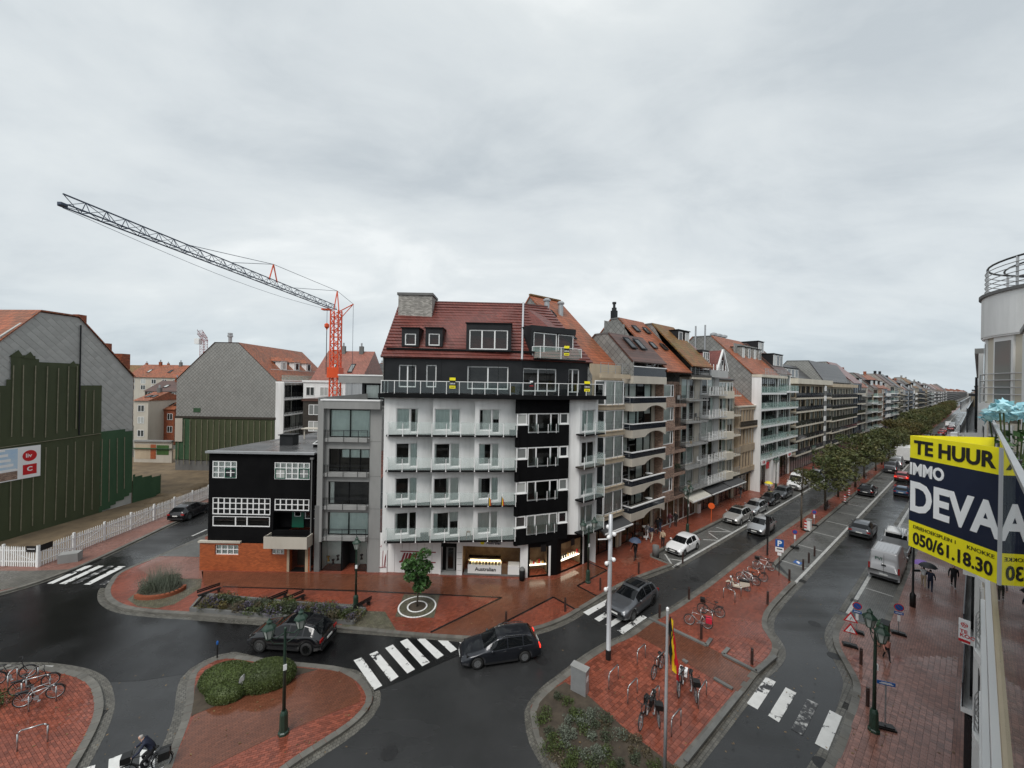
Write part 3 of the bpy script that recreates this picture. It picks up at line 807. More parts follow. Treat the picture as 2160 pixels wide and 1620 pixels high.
# ---------------------------------------------------------------- worn paint
m = mat('worn_paint', (.70, .70, .68), .4, (.62, .62, .60), 3)
def wear(m, lo, hi, sc):
    t, b = nodeset(m)
    cs = b.inputs['Base Color'].links[0].from_socket
    tcn = t.nodes.new('ShaderNodeTexCoord'); n = t.nodes.new('ShaderNodeTexNoise')
    n.inputs['Scale'].default_value = sc; n.inputs['Detail'].default_value = 8; n.inputs['Roughness'].default_value = .7
    t.links.new(tcn.outputs['Object'], n.inputs['Vector'])
    mr = t.nodes.new('ShaderNodeMapRange'); mr.inputs[1].default_value = lo; mr.inputs[2].default_value = hi
    t.links.new(n.outputs['Fac'], mr.inputs[0])
    mx = t.nodes.new('ShaderNodeMix'); mx.data_type = 'RGBA'; mx.inputs[7].default_value = (.03, .03, .032, 1)
    t.links.new(mr.outputs[0], mx.inputs[0]); t.links.new(cs, mx.inputs[6]); t.links.new(mx.outputs[2], b.inputs['Base Color'])
wear(m, .555, .575, 1.1)
m = mat('faded_paint', (.5, .5, .48), .4, (.42, .42, .41), 3); wear(m, .40, .50, 2.2)
def zebra(ox, oy, k, bars, faded=(), patch=None):
    if patch: mark('resurfaced_strip', gp(patch, ox, oy, k), 'asphalt_patch', .0095)
    for i, b in enumerate(bars): mark('zebra_stripe', gp(b, ox, oy, k), 'faded_paint' if i in faded else 'worn_paint', .014)
mark('resurfaced_junction', gp([(-200, 1282), (51, 1243), (150, 1208), (235, 1172), (285, 1188), (232, 1238), (222, 1252), (228, 1272), (262, 1290), (400, 1304), (560, 1316), (480, 1384), (424, 1405), (400, 1420), (300, 1436), (208, 1440), (166, 1420), (104, 1409), (-200, 1402)]), 'asphalt_patch', .0055)
zebra(720, 1180, 3.683, [[(95, 785), (160, 762), (318, 982), (255, 1015)], [(218, 738), (278, 713), (445, 912), (385, 950)], [(340, 690), (400, 663), (572, 855), (512, 888)],
    [(455, 640), (512, 617), (688, 800), (628, 832)], [(583, 617), (652, 618), (795, 745), (743, 777)], [(748, 630), (828, 633), (900, 700), (850, 725)], [(915, 645), (985, 647), (1000, 660), (955, 680)]],
    patch=[(-900, 500), (0, 570), (560, 612), (1000, 650), (940, 735), (480, 940), (255, 1030), (225, 930), (120, 860), (-60, 825), (-500, 790), (-900, 700)])
zebra(1120, 1180, 3.683, [[(405, 412), (600, 305), (635, 325), (445, 437)], [(492, 462), (685, 345), (718, 368), (530, 485)], [(578, 508), (775, 390), (810, 408), (620, 530)], [(667, 555), (862, 432), (902, 452), (715, 582)]])
zebra(1560, 1180, 3.683, [[(205, 915), (282, 952), (140, 1168), (55, 1120)], [(358, 995), (442, 1038), (305, 1268), (222, 1215)], [(525, 1085), (612, 1125), (490, 1370), (400, 1320)], [(700, 1172), (797, 1222), (688, 1488), (585, 1432)]], faded=(2,))
zebra(0, 1140, 3.376, [[(335, 308), (375, 310), (660, 180), (620, 178)], [(420, 310), (465, 312), (740, 182), (700, 180)], [(510, 308), (550, 310), (815, 182), (775, 182)], [(595, 315), (640, 316), (895, 185), (845, 184)], [(705, 315), (745, 318), (800, 285), (765, 282)]], faded=(2, 4),
    patch=[(300, 330), (640, 140), (930, 110), (960, 170), (760, 340)])
zebra(0, 1140, 3.376, [[(775, 1560), (893, 1515), (885, 1660), (765, 1700)], [(1000, 1490), (1105, 1500), (1100, 1680), (985, 1680)], [(590, 1625), (680, 1600), (650, 1720), (560, 1720)]])
for a, b in (((360, 1102), (438, 1071)), ((405, 1131), (436, 1117))): seg(a, b, .22)
seg((2, 1410), (103, 1411.5), .5)
def manhole(px, py, r=.36):
    x, y = G(px, py)
    mark('manhole_cover', [(x + r * math.cos(i * PI / 10), y + r * math.sin(i * PI / 10)) for i in range(20)], 'manhole', .0085)
for p in ((821, 1588), (1465, 1222), (1718, 1316), (1760, 1384), (1142, 1393), (1735, 1612)): manhole(*p)
def drain(px, py, rz):
    x, y = G(px, py); c, s = math.cos(rz), math.sin(rz)
    o = MB()
    for i in range(6): o.box(-.28 + i * .1, -.2, 0, -.23 + i * .1, .2, .016)
    o.box(-.3, -.22, 0, .28, -.2, .018); o.box(-.3, .2, 0, .28, .22, .018)
    o.build('drain_grate', 'manhole', road, loc=(x, y, .008), rot=(0, 0, rz))
for p in ((207, 1508, .3), (1790, 1492, ANG), (876, 1344, 0), (328, 1291, -.1), (1298, 1249, ANG), (1428, 1196, ANG), (1512, 1229, ANG), (1693, 1226, ANG), (1802, 1267, ANG), (1585, 1175, ANG)): drain(*p)

fl = MB()
for k in range(420):
    a = R.choice([(430, 1210, 1230, 1340), (1130, 1280, 1600, 1600), (1620, 1250, 2030, 1600), (1400, 1050, 1700, 1300), (0, 1420, 780, 1600)])
    x, y = G(R.uniform(a[0], a[2]), R.uniform(a[1], a[3])); t_ = R.uniform(0, 6.28); s_ = R.uniform(.03, .07); c_, d_ = s_ * math.cos(t_), s_ * math.sin(t_)
    fl.quad((x + c_, y + d_, .146), (x - d_ * .6, y + c_ * .6, .15), (x - c_, y - d_, .146), (x + d_ * .6, y - c_ * .6, .15))
mat('dead_leaf', (.20, .13, .05), .6, (.10, .06, .03), 5, jitter=.5)
tag(fl.build('fallen_leaves', 'dead_leaf'), 'scattered fallen leaves on wet paving', 'leaves', kind='stuff')

# ---------------------------------------------------------------- pavers that can be told apart, laid one by one near the camera
def pavers(parent, poly, lx, ly, rot, z, m, excl=(), ymax=24, bond=.5, lim=300, j=.012):
    me = cached(('pv', lx, ly, m), lambda: MB().box(-lx / 2 + j / 2, -ly / 2 + j / 2, -.03, lx / 2 - j / 2, ly / 2 - j / 2, 0).mesh('paver', m))
    c, s = math.cos(rot), math.sin(rot)
    q = [(x * c + y * s, -x * s + y * c) for x, y in poly]
    x0, x1 = min(p[0] for p in q), max(p[0] for p in q); y0, y1 = min(p[1] for p in q), max(p[1] for p in q)
    cand = []
    nx, ny = int((x1 - x0) / lx) + 2, int((y1 - y0) / ly) + 2
    for b in range(ny):
        for a in range(nx):
            px = x0 + (a + (b % 2) * bond) * lx; py = y0 + b * ly
            X, Y = px * c - py * s, px * s + py * c
            if Y > ymax or Y < 14.6 or abs(X) > Y * 1.36 + .5: continue
            ok = True
            for ex, ey in ((-1, -1), (1, -1), (1, 1), (-1, 1)):
                cx, cy = px + ex * lx * .5, py + ey * ly * .5
                cx, cy = cx * c - cy * s, cx * s + cy * c
                if not inside((cx, cy), poly) or any(inside((cx, cy), e) for e in excl): ok = False; break
            if ok: cand.append((X * X + Y * Y, X, Y))
    cand.sort()
    for i, (d, X, Y) in enumerate(cand[:lim]):
        ob('paver', me, parent, (X, Y, z + R.uniform(-.002, .004)), (R.uniform(-.006, .006), R.uniform(-.006, .006), rot))
    if len(cand) > lim:
        mb = MB()
        for d, X, Y in cand[lim:]:
            h = z + R.uniform(-.002, .004); hx, hy = lx / 2 - j / 2, ly / 2 - j / 2
            t1, t2 = R.uniform(-.0015, .0015), R.uniform(-.0015, .0015)
            cs = [(X + ex * hx * c - ey * hy * s, Y + ex * hx * s + ey * hy * c) for ex, ey in ((-1, -1), (1, -1), (1, 1), (-1, 1))]
            mb.add([(*p, h - .03) for p in cs] + [(cs[0][0], cs[0][1], h - t1), (cs[1][0], cs[1][1], h + t1), (cs[2][0], cs[2][1], h + t2), (cs[3][0], cs[3][1], h - t2)],
                   [(4, 5, 6, 7), (0, 1, 5, 4), (1, 2, 6, 5), (2, 3, 7, 6), (3, 0, 4, 7)])
        mb.build('paving', m, parent, kind='stuff')
def shrink(path, d): return offs(path, d)
pavers(isl3, shrink(I3L, -.25) + [XY(36, 13.5), XY(36, 11)] + shrink(I3R, -.25), .22, .22, ANG, .136, 'paver_red', (I3g, I3p), 24.5, .5)
pavers(isl2, shrink(I2, -.25), .22, .11, .35, .134, 'paver_red', (I2g, I2b), 24, .5)
pavers(isl1, shrink(I1, -.25), .22, .11, -.5, .134, 'paver_red', (), 22, .5)
pavers(pv5, shrink(K5, -.25) + [XY(36.5, 3.5), XY(44, 3.5), XY(44, .45), XY(18, .45), G(1760, 1680)], .22, .22, ANG, .136, 'paver_pink', (), 23, .5)
# ================================================================== BUILDINGS
def ray(px, py):
    dx, dy = der(px, py)
    return dx / F, -dy / F          # x and rise per metre of depth
def at(px, py, Y):
    a, b = ray(px, py); return (a * Y, Y, HC + b * Y)
class Seg:
    """an upright wall line p -> q of a building, seen from outside with p on the left; x along it, y inward"""
    def __init__(s, parent, p, q):
        s.t = parent; s.p = p; s.q = q; s.L = math.dist(p, q)
        s.a = math.atan2(q[1] - p[1], q[0] - p[0]); s.c, s.s = math.cos(s.a), math.sin(s.a)
    def pt(s, x, y, z): return (s.p[0] + x * s.c - y * s.s, s.p[1] + x * s.s + y * s.c, z)
    def put(s, name, mb, m, smooth=False): return mb.build(name, m, s.t, smooth, loc=(s.p[0], s.p[1], 0), rot=s.a)
    def win(s, x, z, w, h, y=.12, **k): return window(s.t, *[s.pt(x, y, z)[i] for i in (0, 2)], w, h, y=s.pt(x, y, z)[1], rot=s.a, **k)
    def wall(s, z0, z1, holes, m, th=.3, name='wall'): return s.put(name, wall_holes(MB(), 0, s.L, z0, z1, holes, 0, th), m)
def railing(n_or_w, h=1.0, rails=4, post=1.2, r=.018):
    mb = MB(); w = n_or_w; k = max(1, round(w / post))
    for i in range(k + 1): mb.box(w * i / k - r, -r, 0, w * i / k + r, r, h)
    for j in range(rails): mb.box(0, -r * .7, h * (j + 1) / rails - r, w, r * .7, h * (j + 1) / rails + r * .2)
    return mb
def roof_plane(name, a, b, c, d, m, parent, th=.12):
    """slab with corners a, b (eave) and c, d (ridge)"""
    a, b, c, d = map(Vector, (a, b, c, d)); n = (b - a).cross(d - a).normalized() * th
    mb = MB().add([a, b, c, d, a - n, b - n, c - n, d - n], [(0, 1, 2, 3), (7, 6, 5, 4), (0, 4, 5, 1), (1, 5, 6, 2), (2, 6, 7, 3), (3, 7, 4, 0)])
    return mb.build(name, m, parent)
def courses(a, b, c, d, n, m, parent, lift=.075, name='tile_course'):
    """one roof-tile course after the other, each lapping over the one below"""
    a, b, c, d = map(Vector, (a, b, c, d)); nrm = (b - a).cross(d - a).normalized()
    for i in range(n):
        t0, t1 = i / n, (i + 1.12) / n if i < n - 1 else 1
        p, q = a.lerp(d, t0), b.lerp(c, t0); r, s_ = b.lerp(c, t1), a.lerp(d, t1)
        u = nrm * lift; e = nrm * .004
        MB().add([p + u, q + u, r + e, s_ + e, p, q], [(0, 1, 2, 3), (4, 5, 1, 0), (4, 0, 3), (5, 2, 1)]).build(name, m, parent)
def skylight(parent, p0, p1, p2, p3, frame='anthracite', pane='glass_dark', col='far_pane'):
    """four corners on the roof, counter-clockwise from lower left"""
    P_ = [Vector(p) for p in (p0, p1, p2, p3)]; n = (P_[1] - P_[0]).cross(P_[3] - P_[0]).normalized()
    c = sum(P_, Vector()) / 4; mb = MB(); n1 = n * .1
    inn = [c + (p - c) * .8 for p in P_]
    vs = P_ + [p + n1 for p in P_] + [p + n1 for p in inn] + [p + n * .07 for p in inn]
    fs = [(i, (i + 1) % 4, 4 + (i + 1) % 4, 4 + i) for i in range(4)] + [(4 + i, 4 + (i + 1) % 4, 8 + (i + 1) % 4, 8 + i) for i in range(4)] + [(8 + i, 8 + (i + 1) % 4, 12 + (i + 1) % 4, 12 + i) for i in range(4)]
    o = mb.add(vs, fs).build('skylight', frame, parent)
    MB().quad(*[p + n * .075 for p in inn]).build('pane', col, o)
    return o

# ---------------------------------------------------------------- white corner building
WX, WY = -10.73, 31.9
wb = thing('corner_building', 'white apartment corner building with black bay, glass balconies and red tiled mansard roof', 'building', (WX, WY, 0))
def wl_(X, Y): return (X - WX, Y - WY)
ZS = [3.55 + 2.77 * k for k in range(5)]; ZC = 14.78
saw = [((1.2, -1.65), (4.5, -.6)), ((4.5, -1.4), (7.82, -.35)), ((7.82, -1.15), (11.15, -.1))]
wkind = [(.13, .50), (.04, .60), (.10, .50)]
cur = {(0, 3): ('curtain_green', .03, .97, .98, 0), (1, 3): ('curtain_green', .03, .97, .98, 0), (2, 3): ('curtain', .3, .97, .98, 0), (0, 2): None, (1, 2): ('curtain', .03, .15, .98, 0), (2, 2): ('curtain_green', .03, .5, .98, 0),
       (0, 1): None, (1, 1): ('curtain', .8, .97, .98, 0), (2, 1): ('curtain', .05, .3, .98, 0), (0, 0): ('curtain', .03, .2, .98, 0), (1, 0): ('curtain_green', .03, .3, .98, 0), (2, 0): ('curtain', .03, .97, .98, 0)}
for i, (p, q) in enumerate(saw):
    sg = Seg(wb, p, q); holes = []
    for k in range(4):
        x0 = wkind[i][0] * sg.L; w = wkind[i][1] * sg.L; z = ZS[k] + .12
        wl_w = w * .62
        holes += [(x0, x0 + wl_w, z + .22, z + 1.95), (x0 + wl_w, x0 + w, z, z + 1.95)]
        sg.win(x0 - .0, z + .22, wl_w, 1.73, y=.1, curtain=cur[(i, k)], fw=.08)
        sg.win(x0 + wl_w, z, w - wl_w, 1.95, y=.1, curtain=rnd_curtain(), fw=.08)
    sg.wall(ZS[0] - .3, ZC, holes, 'white_render')
    if i: Seg(wb, saw[i - 1][1], p).wall(ZS[0] - .3, ZC, [], 'white_render')
Seg(wb, (.75, -1.2), (.75, -1.75)).wall(ZS[0] - .8, ZC, [], 'white_render')
Seg(wb, (.75, 1.6), (.75, -1.2)).wall(ZS[0] - .8, ZC, [], 'white_render')
Seg(wb, (.75, -1.75), (1.2, -1.65)).wall(ZS[0] - .8, ZC, [], 'white_render')
# balcony slabs and glass balustrades
bl = Seg(wb, (1.1, -1.95), (11.2, -1.2))
for k in range(4):
    MB().prism([(1.0, -1.98), (11.25, -1.22), (11.25, .2), (.9, -.9)], ZS[k] - .12, ZS[k]).build('balcony_slab', 'black_trim', wb)
    for j in range(9):
        x0 = bl.L * j / 9; x1 = bl.L * (j + 1) / 9
        bl.put('glass_panel', MB().box(x0 + .02, -.012, ZS[k] + .04, x1 - .02, .0, ZS[k] + 1.03), 'glass_balcony')
        bl.put('balcony_post', MB().box(x0 + .02, -.06, ZS[k] - .1, x0 + .07, -.015, ZS[k] + .92).box(x0, -.08, ZS[k] - .1, x0 + .09, -.015, ZS[k] - .05), 'white_frame')
    bl.put('glass_panel', MB().box(-.012, 0, ZS[k] + .04, 0, 1.0, ZS[k] + 1.03), 'glass_balcony')
    bl.put('balcony_post', MB().box(bl.L - .05, -.06, ZS[k] - .1, bl.L, -.015, ZS[k] + 1.0), 'white_frame')
# black corner bay
bayP = [(11.12, .1), (11.15, -1.05), (12.08, -.71), (14.76, .27), (15.6, .57), (15.62, .95)]
def bay_ring(z0, z1, segs, m, grow=0, name='bay_spandrel', th=.25):
    for i in segs:
        sg = Seg(wb, bayP[i], bayP[i + 1])
        sg.put(name, MB().box(-.02 if i else 0, -grow, z0, sg.L + .02, th, z1), m)
for k in range(4):
    zt = ZS[k]
    bay_ring(zt - .55 if k == 0 else zt - .95, zt + .18, range(5), 'black_render')
    for i in (1, 3): bay_ring(zt + .182, zt + .80, (i,), 'black_render', .002, 'bay_parapet')
    for i in (1, 3):
        sg = Seg(wb, bayP[i], bayP[i + 1]); sg.put('sill', MB().box(-.03, -.05, zt + .80, sg.L + .03, .26, zt + .86), 'white_frame')
    zw = zt + .18
    sg = Seg(wb, bayP[2], bayP[3])
    sg.win(.02, zw, sg.L - .04, 1.6, y=.03, mull=(.27, .73), curtain=R.choice([None, ('curtain', .7, .98, .98, 0), ('curtain', .03, .97, .98, 0)]) if k else ('curtain', .03, .97, .98, 0), fw=.09, name='bay_window')
    for i in (1, 3):
        sg = Seg(wb, bayP[i], bayP[i + 1]); sg.win(.05, zt + .86, sg.L - .1, .92, y=.03, far=True, fw=.1, name='bay_window')
    for i in (0, 4):
        sg = Seg(wb, bayP[i], bayP[i + 1]); sg.win(.02, zt + .18, sg.L - .04, 1.6, y=.03, fw=.07, far=True, name='bay_window')
    sg = Seg(wb, bayP[2], bayP[3])
    sg.put('glass_panel', MB().box(.05, -.05, zw + .1, sg.L - .05, -.04, zw + .78), 'glass_clear')
    for x in (.3, .62, .88): sg.put('balcony_post', MB().box(sg.L * x, -.07, zw - .05, sg.L * x + .05, -.03, zw + .7), 'white_frame')
bay_ring(ZS[3] + 1.78, ZC + .05, range(5), 'black_render')
MB().prism(bayP, ZS[0] - .56, ZS[0] - .5).build('bay_soffit', 'black_render', wb)
# street-side face
ss = Seg(wb, wl_(*XY(25.4, 21.6)), wl_(*XY(27.85, 21.6)))
sh = []
for k in range(4):
    z = ZS[k] + .1
    sh.append((.3, 2.1, z, z + 1.9)); ss.win(.3, z, 1.8, 1.9, mull=(.45,), curtain=('curtain_green', .03, .97, .98, 0) if k != 2 else None, fw=.08)
    bs = Seg(wb, wl_(*XY(25.0, 20.75)), wl_(*XY(27.8, 20.75)))
    bs.put('balcony_slab', MB().box(0, -.02, ZS[k] - .12, bs.L, .9, ZS[k]), 'black_trim' if k != 2 else 'dark_wood')
    bs.put('glass_panel', MB().box(0, -.012, ZS[k] + .04, bs.L, 0, ZS[k] + 1.0), 'glass_balcony')
    bs.put('glass_panel', MB().box(bs.L - .012, .01, ZS[k] + .04, bs.L, .85, ZS[k] + 1.0), 'glass_balcony')
    for x in (0, .5, 1): bs.put('balcony_post', MB().box(x * (bs.L - .05), -.06, ZS[k] - .1, x * (bs.L - .05) + .05, -.015, ZS[k] + .9), 'white_frame')
ss.wall(ZS[0] - .3, ZC, sh, 'white_render')
Seg(wb, (15.55, .9), ss.p).wall(ZS[0] - .3, ZC, [], 'white_render')
Seg(wb, wl_(*XY(27.85, 21.6)), wl_(*XY(27.85, 24))).wall(0, ZC, [], 'white_render')
# cornice / terrace slab, railing
T0, T1, T2 = (-10.75, 32.0), (.8, 32.8), (7.15, 35.5)
corn = [wl_(-10.35, 29.75), wl_(.9, 30.45), wl_(3.9, 31.25), wl_(*XY(27.7, 20.6)), wl_(*XY(28.0, 24)), wl_(-10.35, 33.2)]
MB().prism(corn, ZC, ZC + .33).build('cornice', 'black_trim', wb)
tp = [wl_(-10.2, 31.6), wl_(-10.2, 29.95), wl_(.85, 30.65), wl_(3.8, 31.45), wl_(*XY(27.5, 20.8)), wl_(*XY(27.75, 22))]
for p, q in zip(tp, tp[1:]):
    sg = Seg(wb, p, q); n = max(1, round(sg.L / .98))
    for j in range(n):
        x0, x1 = sg.L * j / n, sg.L * (j + 1) / n
        sg.put('glass_panel', MB().box(x0 + .03, 0, ZC + .40, x1, .012, ZC + 1.28), 'glass_balcony' if False else 'glass_clear')
        sg.put('terrace_post', MB().box(x0, -.03, ZC + .25, x0 + .05, .03, ZC + 1.3), 'white_frame')
    sg.put('handrail', MB().box(0, -.03, ZC + 1.30, sg.L, .03, ZC + 1.35), 'white_frame')
# dark top storey
ZT = 18.1
s1, s2 = Seg(wb, wl_(*T0), wl_(*T1)), Seg(wb, wl_(*T1), wl_(*T2))
def px_on(sg, px, py):
    A = (sg.p[0] + WX, sg.p[1] + WY); B = (sg.q[0] + WX, sg.q[1] + WY)
    return onp(px, py, A, B)
def tw(sg, x0, x1, y0, y1, mull=(), **k):
    a, zt = px_on(sg, x0, y0); b, zb = px_on(sg, x1, y1); zb = max(zb, ZC + .4)
    sg.win(a, zb, b - a, zt - zb, mull=mull, fw=.09, **k)
    return (a, b, zb, zt)
h1 = [tw(s1, 841, 877, 769, 817, (.5,), curtain=None), tw(s1, 899, 920, 769, 817), tw(s1, 986, 1072, 772, 822, (.5,))]
h2 = [tw(s2, 1104, 1174, 776, 826, (.45,)), tw(s2, 1200, 1222, 778, 828, (.4,))]
s1.wall(ZC + .33, ZT, h1, 'anthracite'); s2.wall(ZC + .33, ZT, h2, 'anthracite')
for sg in (s1, s2):
    for j in range(int(sg.L / 2.4)): sg.put('cladding_joint', MB().box(2.4 * (j + 1) - .012, -.006, ZC + .4, 2.4 * (j + 1) + .012, .0, ZT), 'black_trim')
Seg(wb, wl_(-10.75, 40), wl_(*T0)).wall(ZC, ZT, [], 'anthracite')
# mansard roof, laid in courses
def wl3(p): return (p[0] - WX, p[1] - WY, p[2])
RA, RB = (-10.8, 36.6, 23.7), (.95, 36.95, 23.7)
EA, EB, EC = (-10.9, 31.75, 18.08), (.8, 32.6, 18.08), (7.4, 35.35, 18.08)
RT = (3.5, 39.9, 24.1)
roof_plane('roof', wl3(EA), wl3(EB), wl3(RB), wl3(RA), 'roof_red_dark', wb)
roof_plane('roof', wl3(EB), wl3(EC), wl3(RT), wl3(RB), 'roof_red_dark', wb)
courses(wl3(EA), wl3(EB), wl3(RB), wl3(RA), 19, 'roof_red_dark', wb)
courses(wl3(EB), wl3(EC), wl3(RT), wl3(RB), 19, 'roof_red_dark', wb)
roof_plane('roof', wl3((.95, 42, 18)), wl3((-10.8, 42, 18)), wl3(RA), wl3(RB), 'roof_red_dark', wb)
MB().extx([(31.8 - WY, 18.1), (36.6 - WY, 23.65), (42 - WY, 18), (42 - WY, 0), (33 - WY, 0), (33 - WY, 15), (32 - WY, 15)], .0, .04).build('party_wall', 'grey_brick_wall', wb)
MB().bar(wl3(RA), wl3(RB), .22, .12).bar(wl3(RB), wl3(RT), .22, .12).build('ridge_tiles', 'roof_red_dark', wb)
pv_ = [Vector(wl3(EB)) + Vector((0, -.15, .0)), Vector(wl3(RB)) + Vector((0, -.12, .12))]
MB().tube([pv_[0], pv_[1]], .09, 8).build('drain_pipe', 'pale_metal', wb)
def on_roof(px, py):
    """point of the front slope under a surveyed pixel"""
    a, b = ray(px, py); A, B_, D = Vector(EA), Vector(EB), Vector(RA); n = (B_ - A).cross(D - A)
    o = Vector((0, 0, HC)); d = Vector((a, 1, b)); return o + d * ((A - o).dot(n) / d.dot(n))
g = Vector((0, -.45, .4)).normalized() * .03
gut = [Vector(wl3(on_roof(x, y))) + Vector((0, -.08, .08)) for x, y in ((816, 737), (1127, 745))]
MB().bar(gut[0], gut[1], .2, .16).build('box_gutter', 'black_trim', wb)
for x0, x1, y0, y1 in ((919, 946, 652, 665), (1025, 1050, 653, 667)):
    skylight(wb, *[Vector(wl3(on_roof(x, y))) + g for x, y in ((x0, y1), (x1, y1), (x1 - 1, y0), (x0 + 3, y0))])
def dormer(x0, x1, y0, y1, win, lip=.25, mull=(), side=.0):
    a, b = on_roof(x0, y1), on_roof(x1, y1); Y = (a.y + b.y) / 2 - lip
    A, B_ = at(x0, y1, Y), at(x1, y1, Y); zt = at(x0, y0, Y)[2]; zb = min(A[2], B_[2]) - .02
    dd = (zt - zb) / 1.15 + lip
    d = Seg(wb, wl_(A[0], Y), wl_(B_[0], Y))
    wx0, wx1, wy0, wy1 = win
    p, q = at(wx0, wy0, Y), at(wx1, wy1, Y)
    h = (p[0] - A[0], q[0] - A[0], q[2], p[2])
    d.wall(zb, zt, [h], 'anthracite', .15, 'dormer')
    d.put('dormer_side', MB().add([(0, 0, zb), (0, 0, zt), (0, dd, zt), (d.L, 0, zb), (d.L, 0, zt), (d.L, dd, zt), (0, lip, zb), (d.L, lip, zb)], [(0, 1, 2, 6), (3, 7, 5, 4)]), 'anthracite')
    d.put('dormer_roof', MB().box(-.08, -.1, zt, d.L + .08, dd + .1, zt + .08), 'black_trim')
    d.win(h[0], h[2], h[1] - h[0], h[3] - h[2], y=.05, mull=mull, fw=.09)
dormer(847, 883, 692, 730, (854, 877, 703, 728)); dormer(897, 933, 692, 730, (904, 927, 703, 729))
dormer(983, 1078, 682, 739, (990, 1071, 695, 738), .5, (.33, .66))
# curved glass loggia at the corner of the roof
cd = thing  # (loggia built as part of the building)
lg = Seg(wb, wl_(*at(1125, 760, 33.4)[:2]), wl_(*at(1212, 762, 35.6)[:2]))
zt = 20.9; zb = ZT + .15
lg.put('dormer', MB().box(-.25, .0, zt - .28, lg.L + .1, 2.6, zt + .25).box(-.3, 0, zb, .0, 2.2, zt - .28), 'anthracite')
lg.win(.05, zb, lg.L * .55, 2.32, y=.1, mull=(.45,), fw=.08); lg.win(lg.L * .6, zb, lg.L * .38, 2.32, y=.12, fw=.06)
lg.put('loggia_floor', MB().box(-.2, -1.0, zb - .12, lg.L + .5, .1, zb), 'black_trim')
lp = [(-.15, -.05), (.25, -.7), (lg.L * .5, -.95), (lg.L + .3, -.6), (lg.L + .45, .1)]
for a, b in zip(lp, lp[1:]):
    lg.put('glass_panel', MB().quad((*a, zb), (*b, zb), (*b, zb + 1.0), (*a, zb + 1.0)), 'glass_green')
    lg.put('balcony_post', MB().bar((*a, zb), (*a, zb + 1.02), .05), 'white_frame'); lg.put('handrail', MB().bar((*a, zb + 1.02), (*b, zb + 1.02), .05), 'white_frame')
# big brick chimney at the party wall
c0 = at(840, 655, 35.2); c1 = at(913, 655, 35.6)
MB().box(c0[0] - WX, 35.2 - WY, 21.5, c1[0] - WX, 37.4 - WY, at(840, 622, 35.2)[2]).build('chimney', 'grey_brick_wall', wb)
MB().box(c0[0] - WX - .1, 35.1 - WY, at(840, 622, 35.2)[2], c1[0] - WX + .1, 37.5 - WY, at(840, 617, 35.2)[2]).build('chimney_cap', 'concrete_dark', wb)
# shops on the ground floor
gs = Seg(wb, wl_(-10.87, 32.05), wl_(1.55, 31.56)); zg = 3.1
def gx(px): return onp(px, 1180, (-10.87, 32.05), (1.55, 31.56))[0]
gs.wall(0, ZS[0] - .12, [(gx(816), gx(926), 0.05, 2.65), (gx(930), gx(963), .05, 2.75), (gx(975), gx(1097), .05, 2.55)], 'white_paint', .35)
x0, x1 = gx(816), gx(926)                              # closed white folding shutters with red lettering
for j in range(7):
    a, b = x0 + (x1 - x0) * j / 7, x0 + (x1 - x0) * (j + 1) / 7
    gs.put('shutter_panel', MB().box(a + .012, .1, .07, b - .012, .16, 2.63), 'white_frame')
gs.put('shutter_back', MB().box(x0, .165, .05, x1, .2, 2.65), 'ink')
for z in (1.0, 1.85): gs.put('red_stripe', MB().box(x0 + 1.1, .092, z, x1 - .3, .1, z + .09), 'dark_red')
text(wb, 'JIM', .85, 'dark_red', gs.pt(x0 + 1.15, .09, 1.17), (PI / 2, 0, gs.a), bold=.03, shear=.3, width=1.55)
# palm drawing on the pier
q = MB(); px0 = gx(799) + .05
q.bar((px0 + .25, -.012, .5), (px0 + .3, -.012, 1.9), .05, .004); q.bar((px0 + .3, -.012, 1.9), (px0 + .34, -.012, 2.2), .05, .004)
for a_ in range(7):
    t_ = a_ * PI / 6 - .3; q.bar((px0 + .33, -.014, 2.2), (px0 + .33 + .3 * math.cos(t_), -.014, 2.25 + .22 * math.sin(t_)), .07, .004)
for j in range(3): q.bar((px0 + .38 + .06 * j, -.012, .55), (px0 + .5 + .03 * j, -.012, 1.5 + .1 * j), .03, .004)
q.bar((px0, -.012, .55), (px0 + .6, -.012, .6), .12, .004)
gs.put('palm_drawing', q, 'dark_red')
# entrance door
a, b = gx(930), gx(963)
gs.put('doorway', MB().box(a, .6, .05, b, .65, 2.75).box(a, .05, 2.4, b, .12, 2.75), 'black_trim')
d_ = gs.win(a + .35, .25, b - a - .55, 2.05, y=.45, frame='concrete_dark', fw=.14, name='entrance_door')
gs.put('door_step', MB().box(a, -.05, .02, b, .6, .22), 'concrete')
# ice-cream counter
a, b = gx(975), gx(1097)
gs.put('shop_room', MB().add([(a, .36, .05), (b, .36, .05), (b, 2.6, .05), (a, 2.6, .05), (a, .36, 2.7), (b, .36, 2.7), (b, 2.6, 2.7), (a, 2.6, 2.7)], [(0, 1, 2, 3), (7, 6, 5, 4), (3, 2, 6, 7), (0, 3, 7, 4), (1, 5, 6, 2)]), 'room_warm')
gs.put('counter', MB().box(a + .45, .15, .25, b - 1.55, 1.0, .95).box(b - 1.0, .15, .25, b - .05, 1.0, .95), 'counter_white')
gs.put('counter_door', MB().box(b - 1.5, .2, .1, b - 1.02, .26, 1.1), 'wood')
gs.put('counter_plinth', MB().box(a + .1, .1, .0, b - .05, .9, .24), 'concrete_dark')
gs.put('glass_case', MB().box(a + .5, .2, .96, b - 1.6, .24, 1.55).box(a + .5, .2, 1.55, b - 1.6, .9, 1.58), 'glass_clear')
gs.put('case_light', MB().box(a + .55, .6, 1.05, b - 1.65, .8, 1.14).box(a + .55, .85, 1.4, b - 1.65, .9, 1.44), 'shop_light')
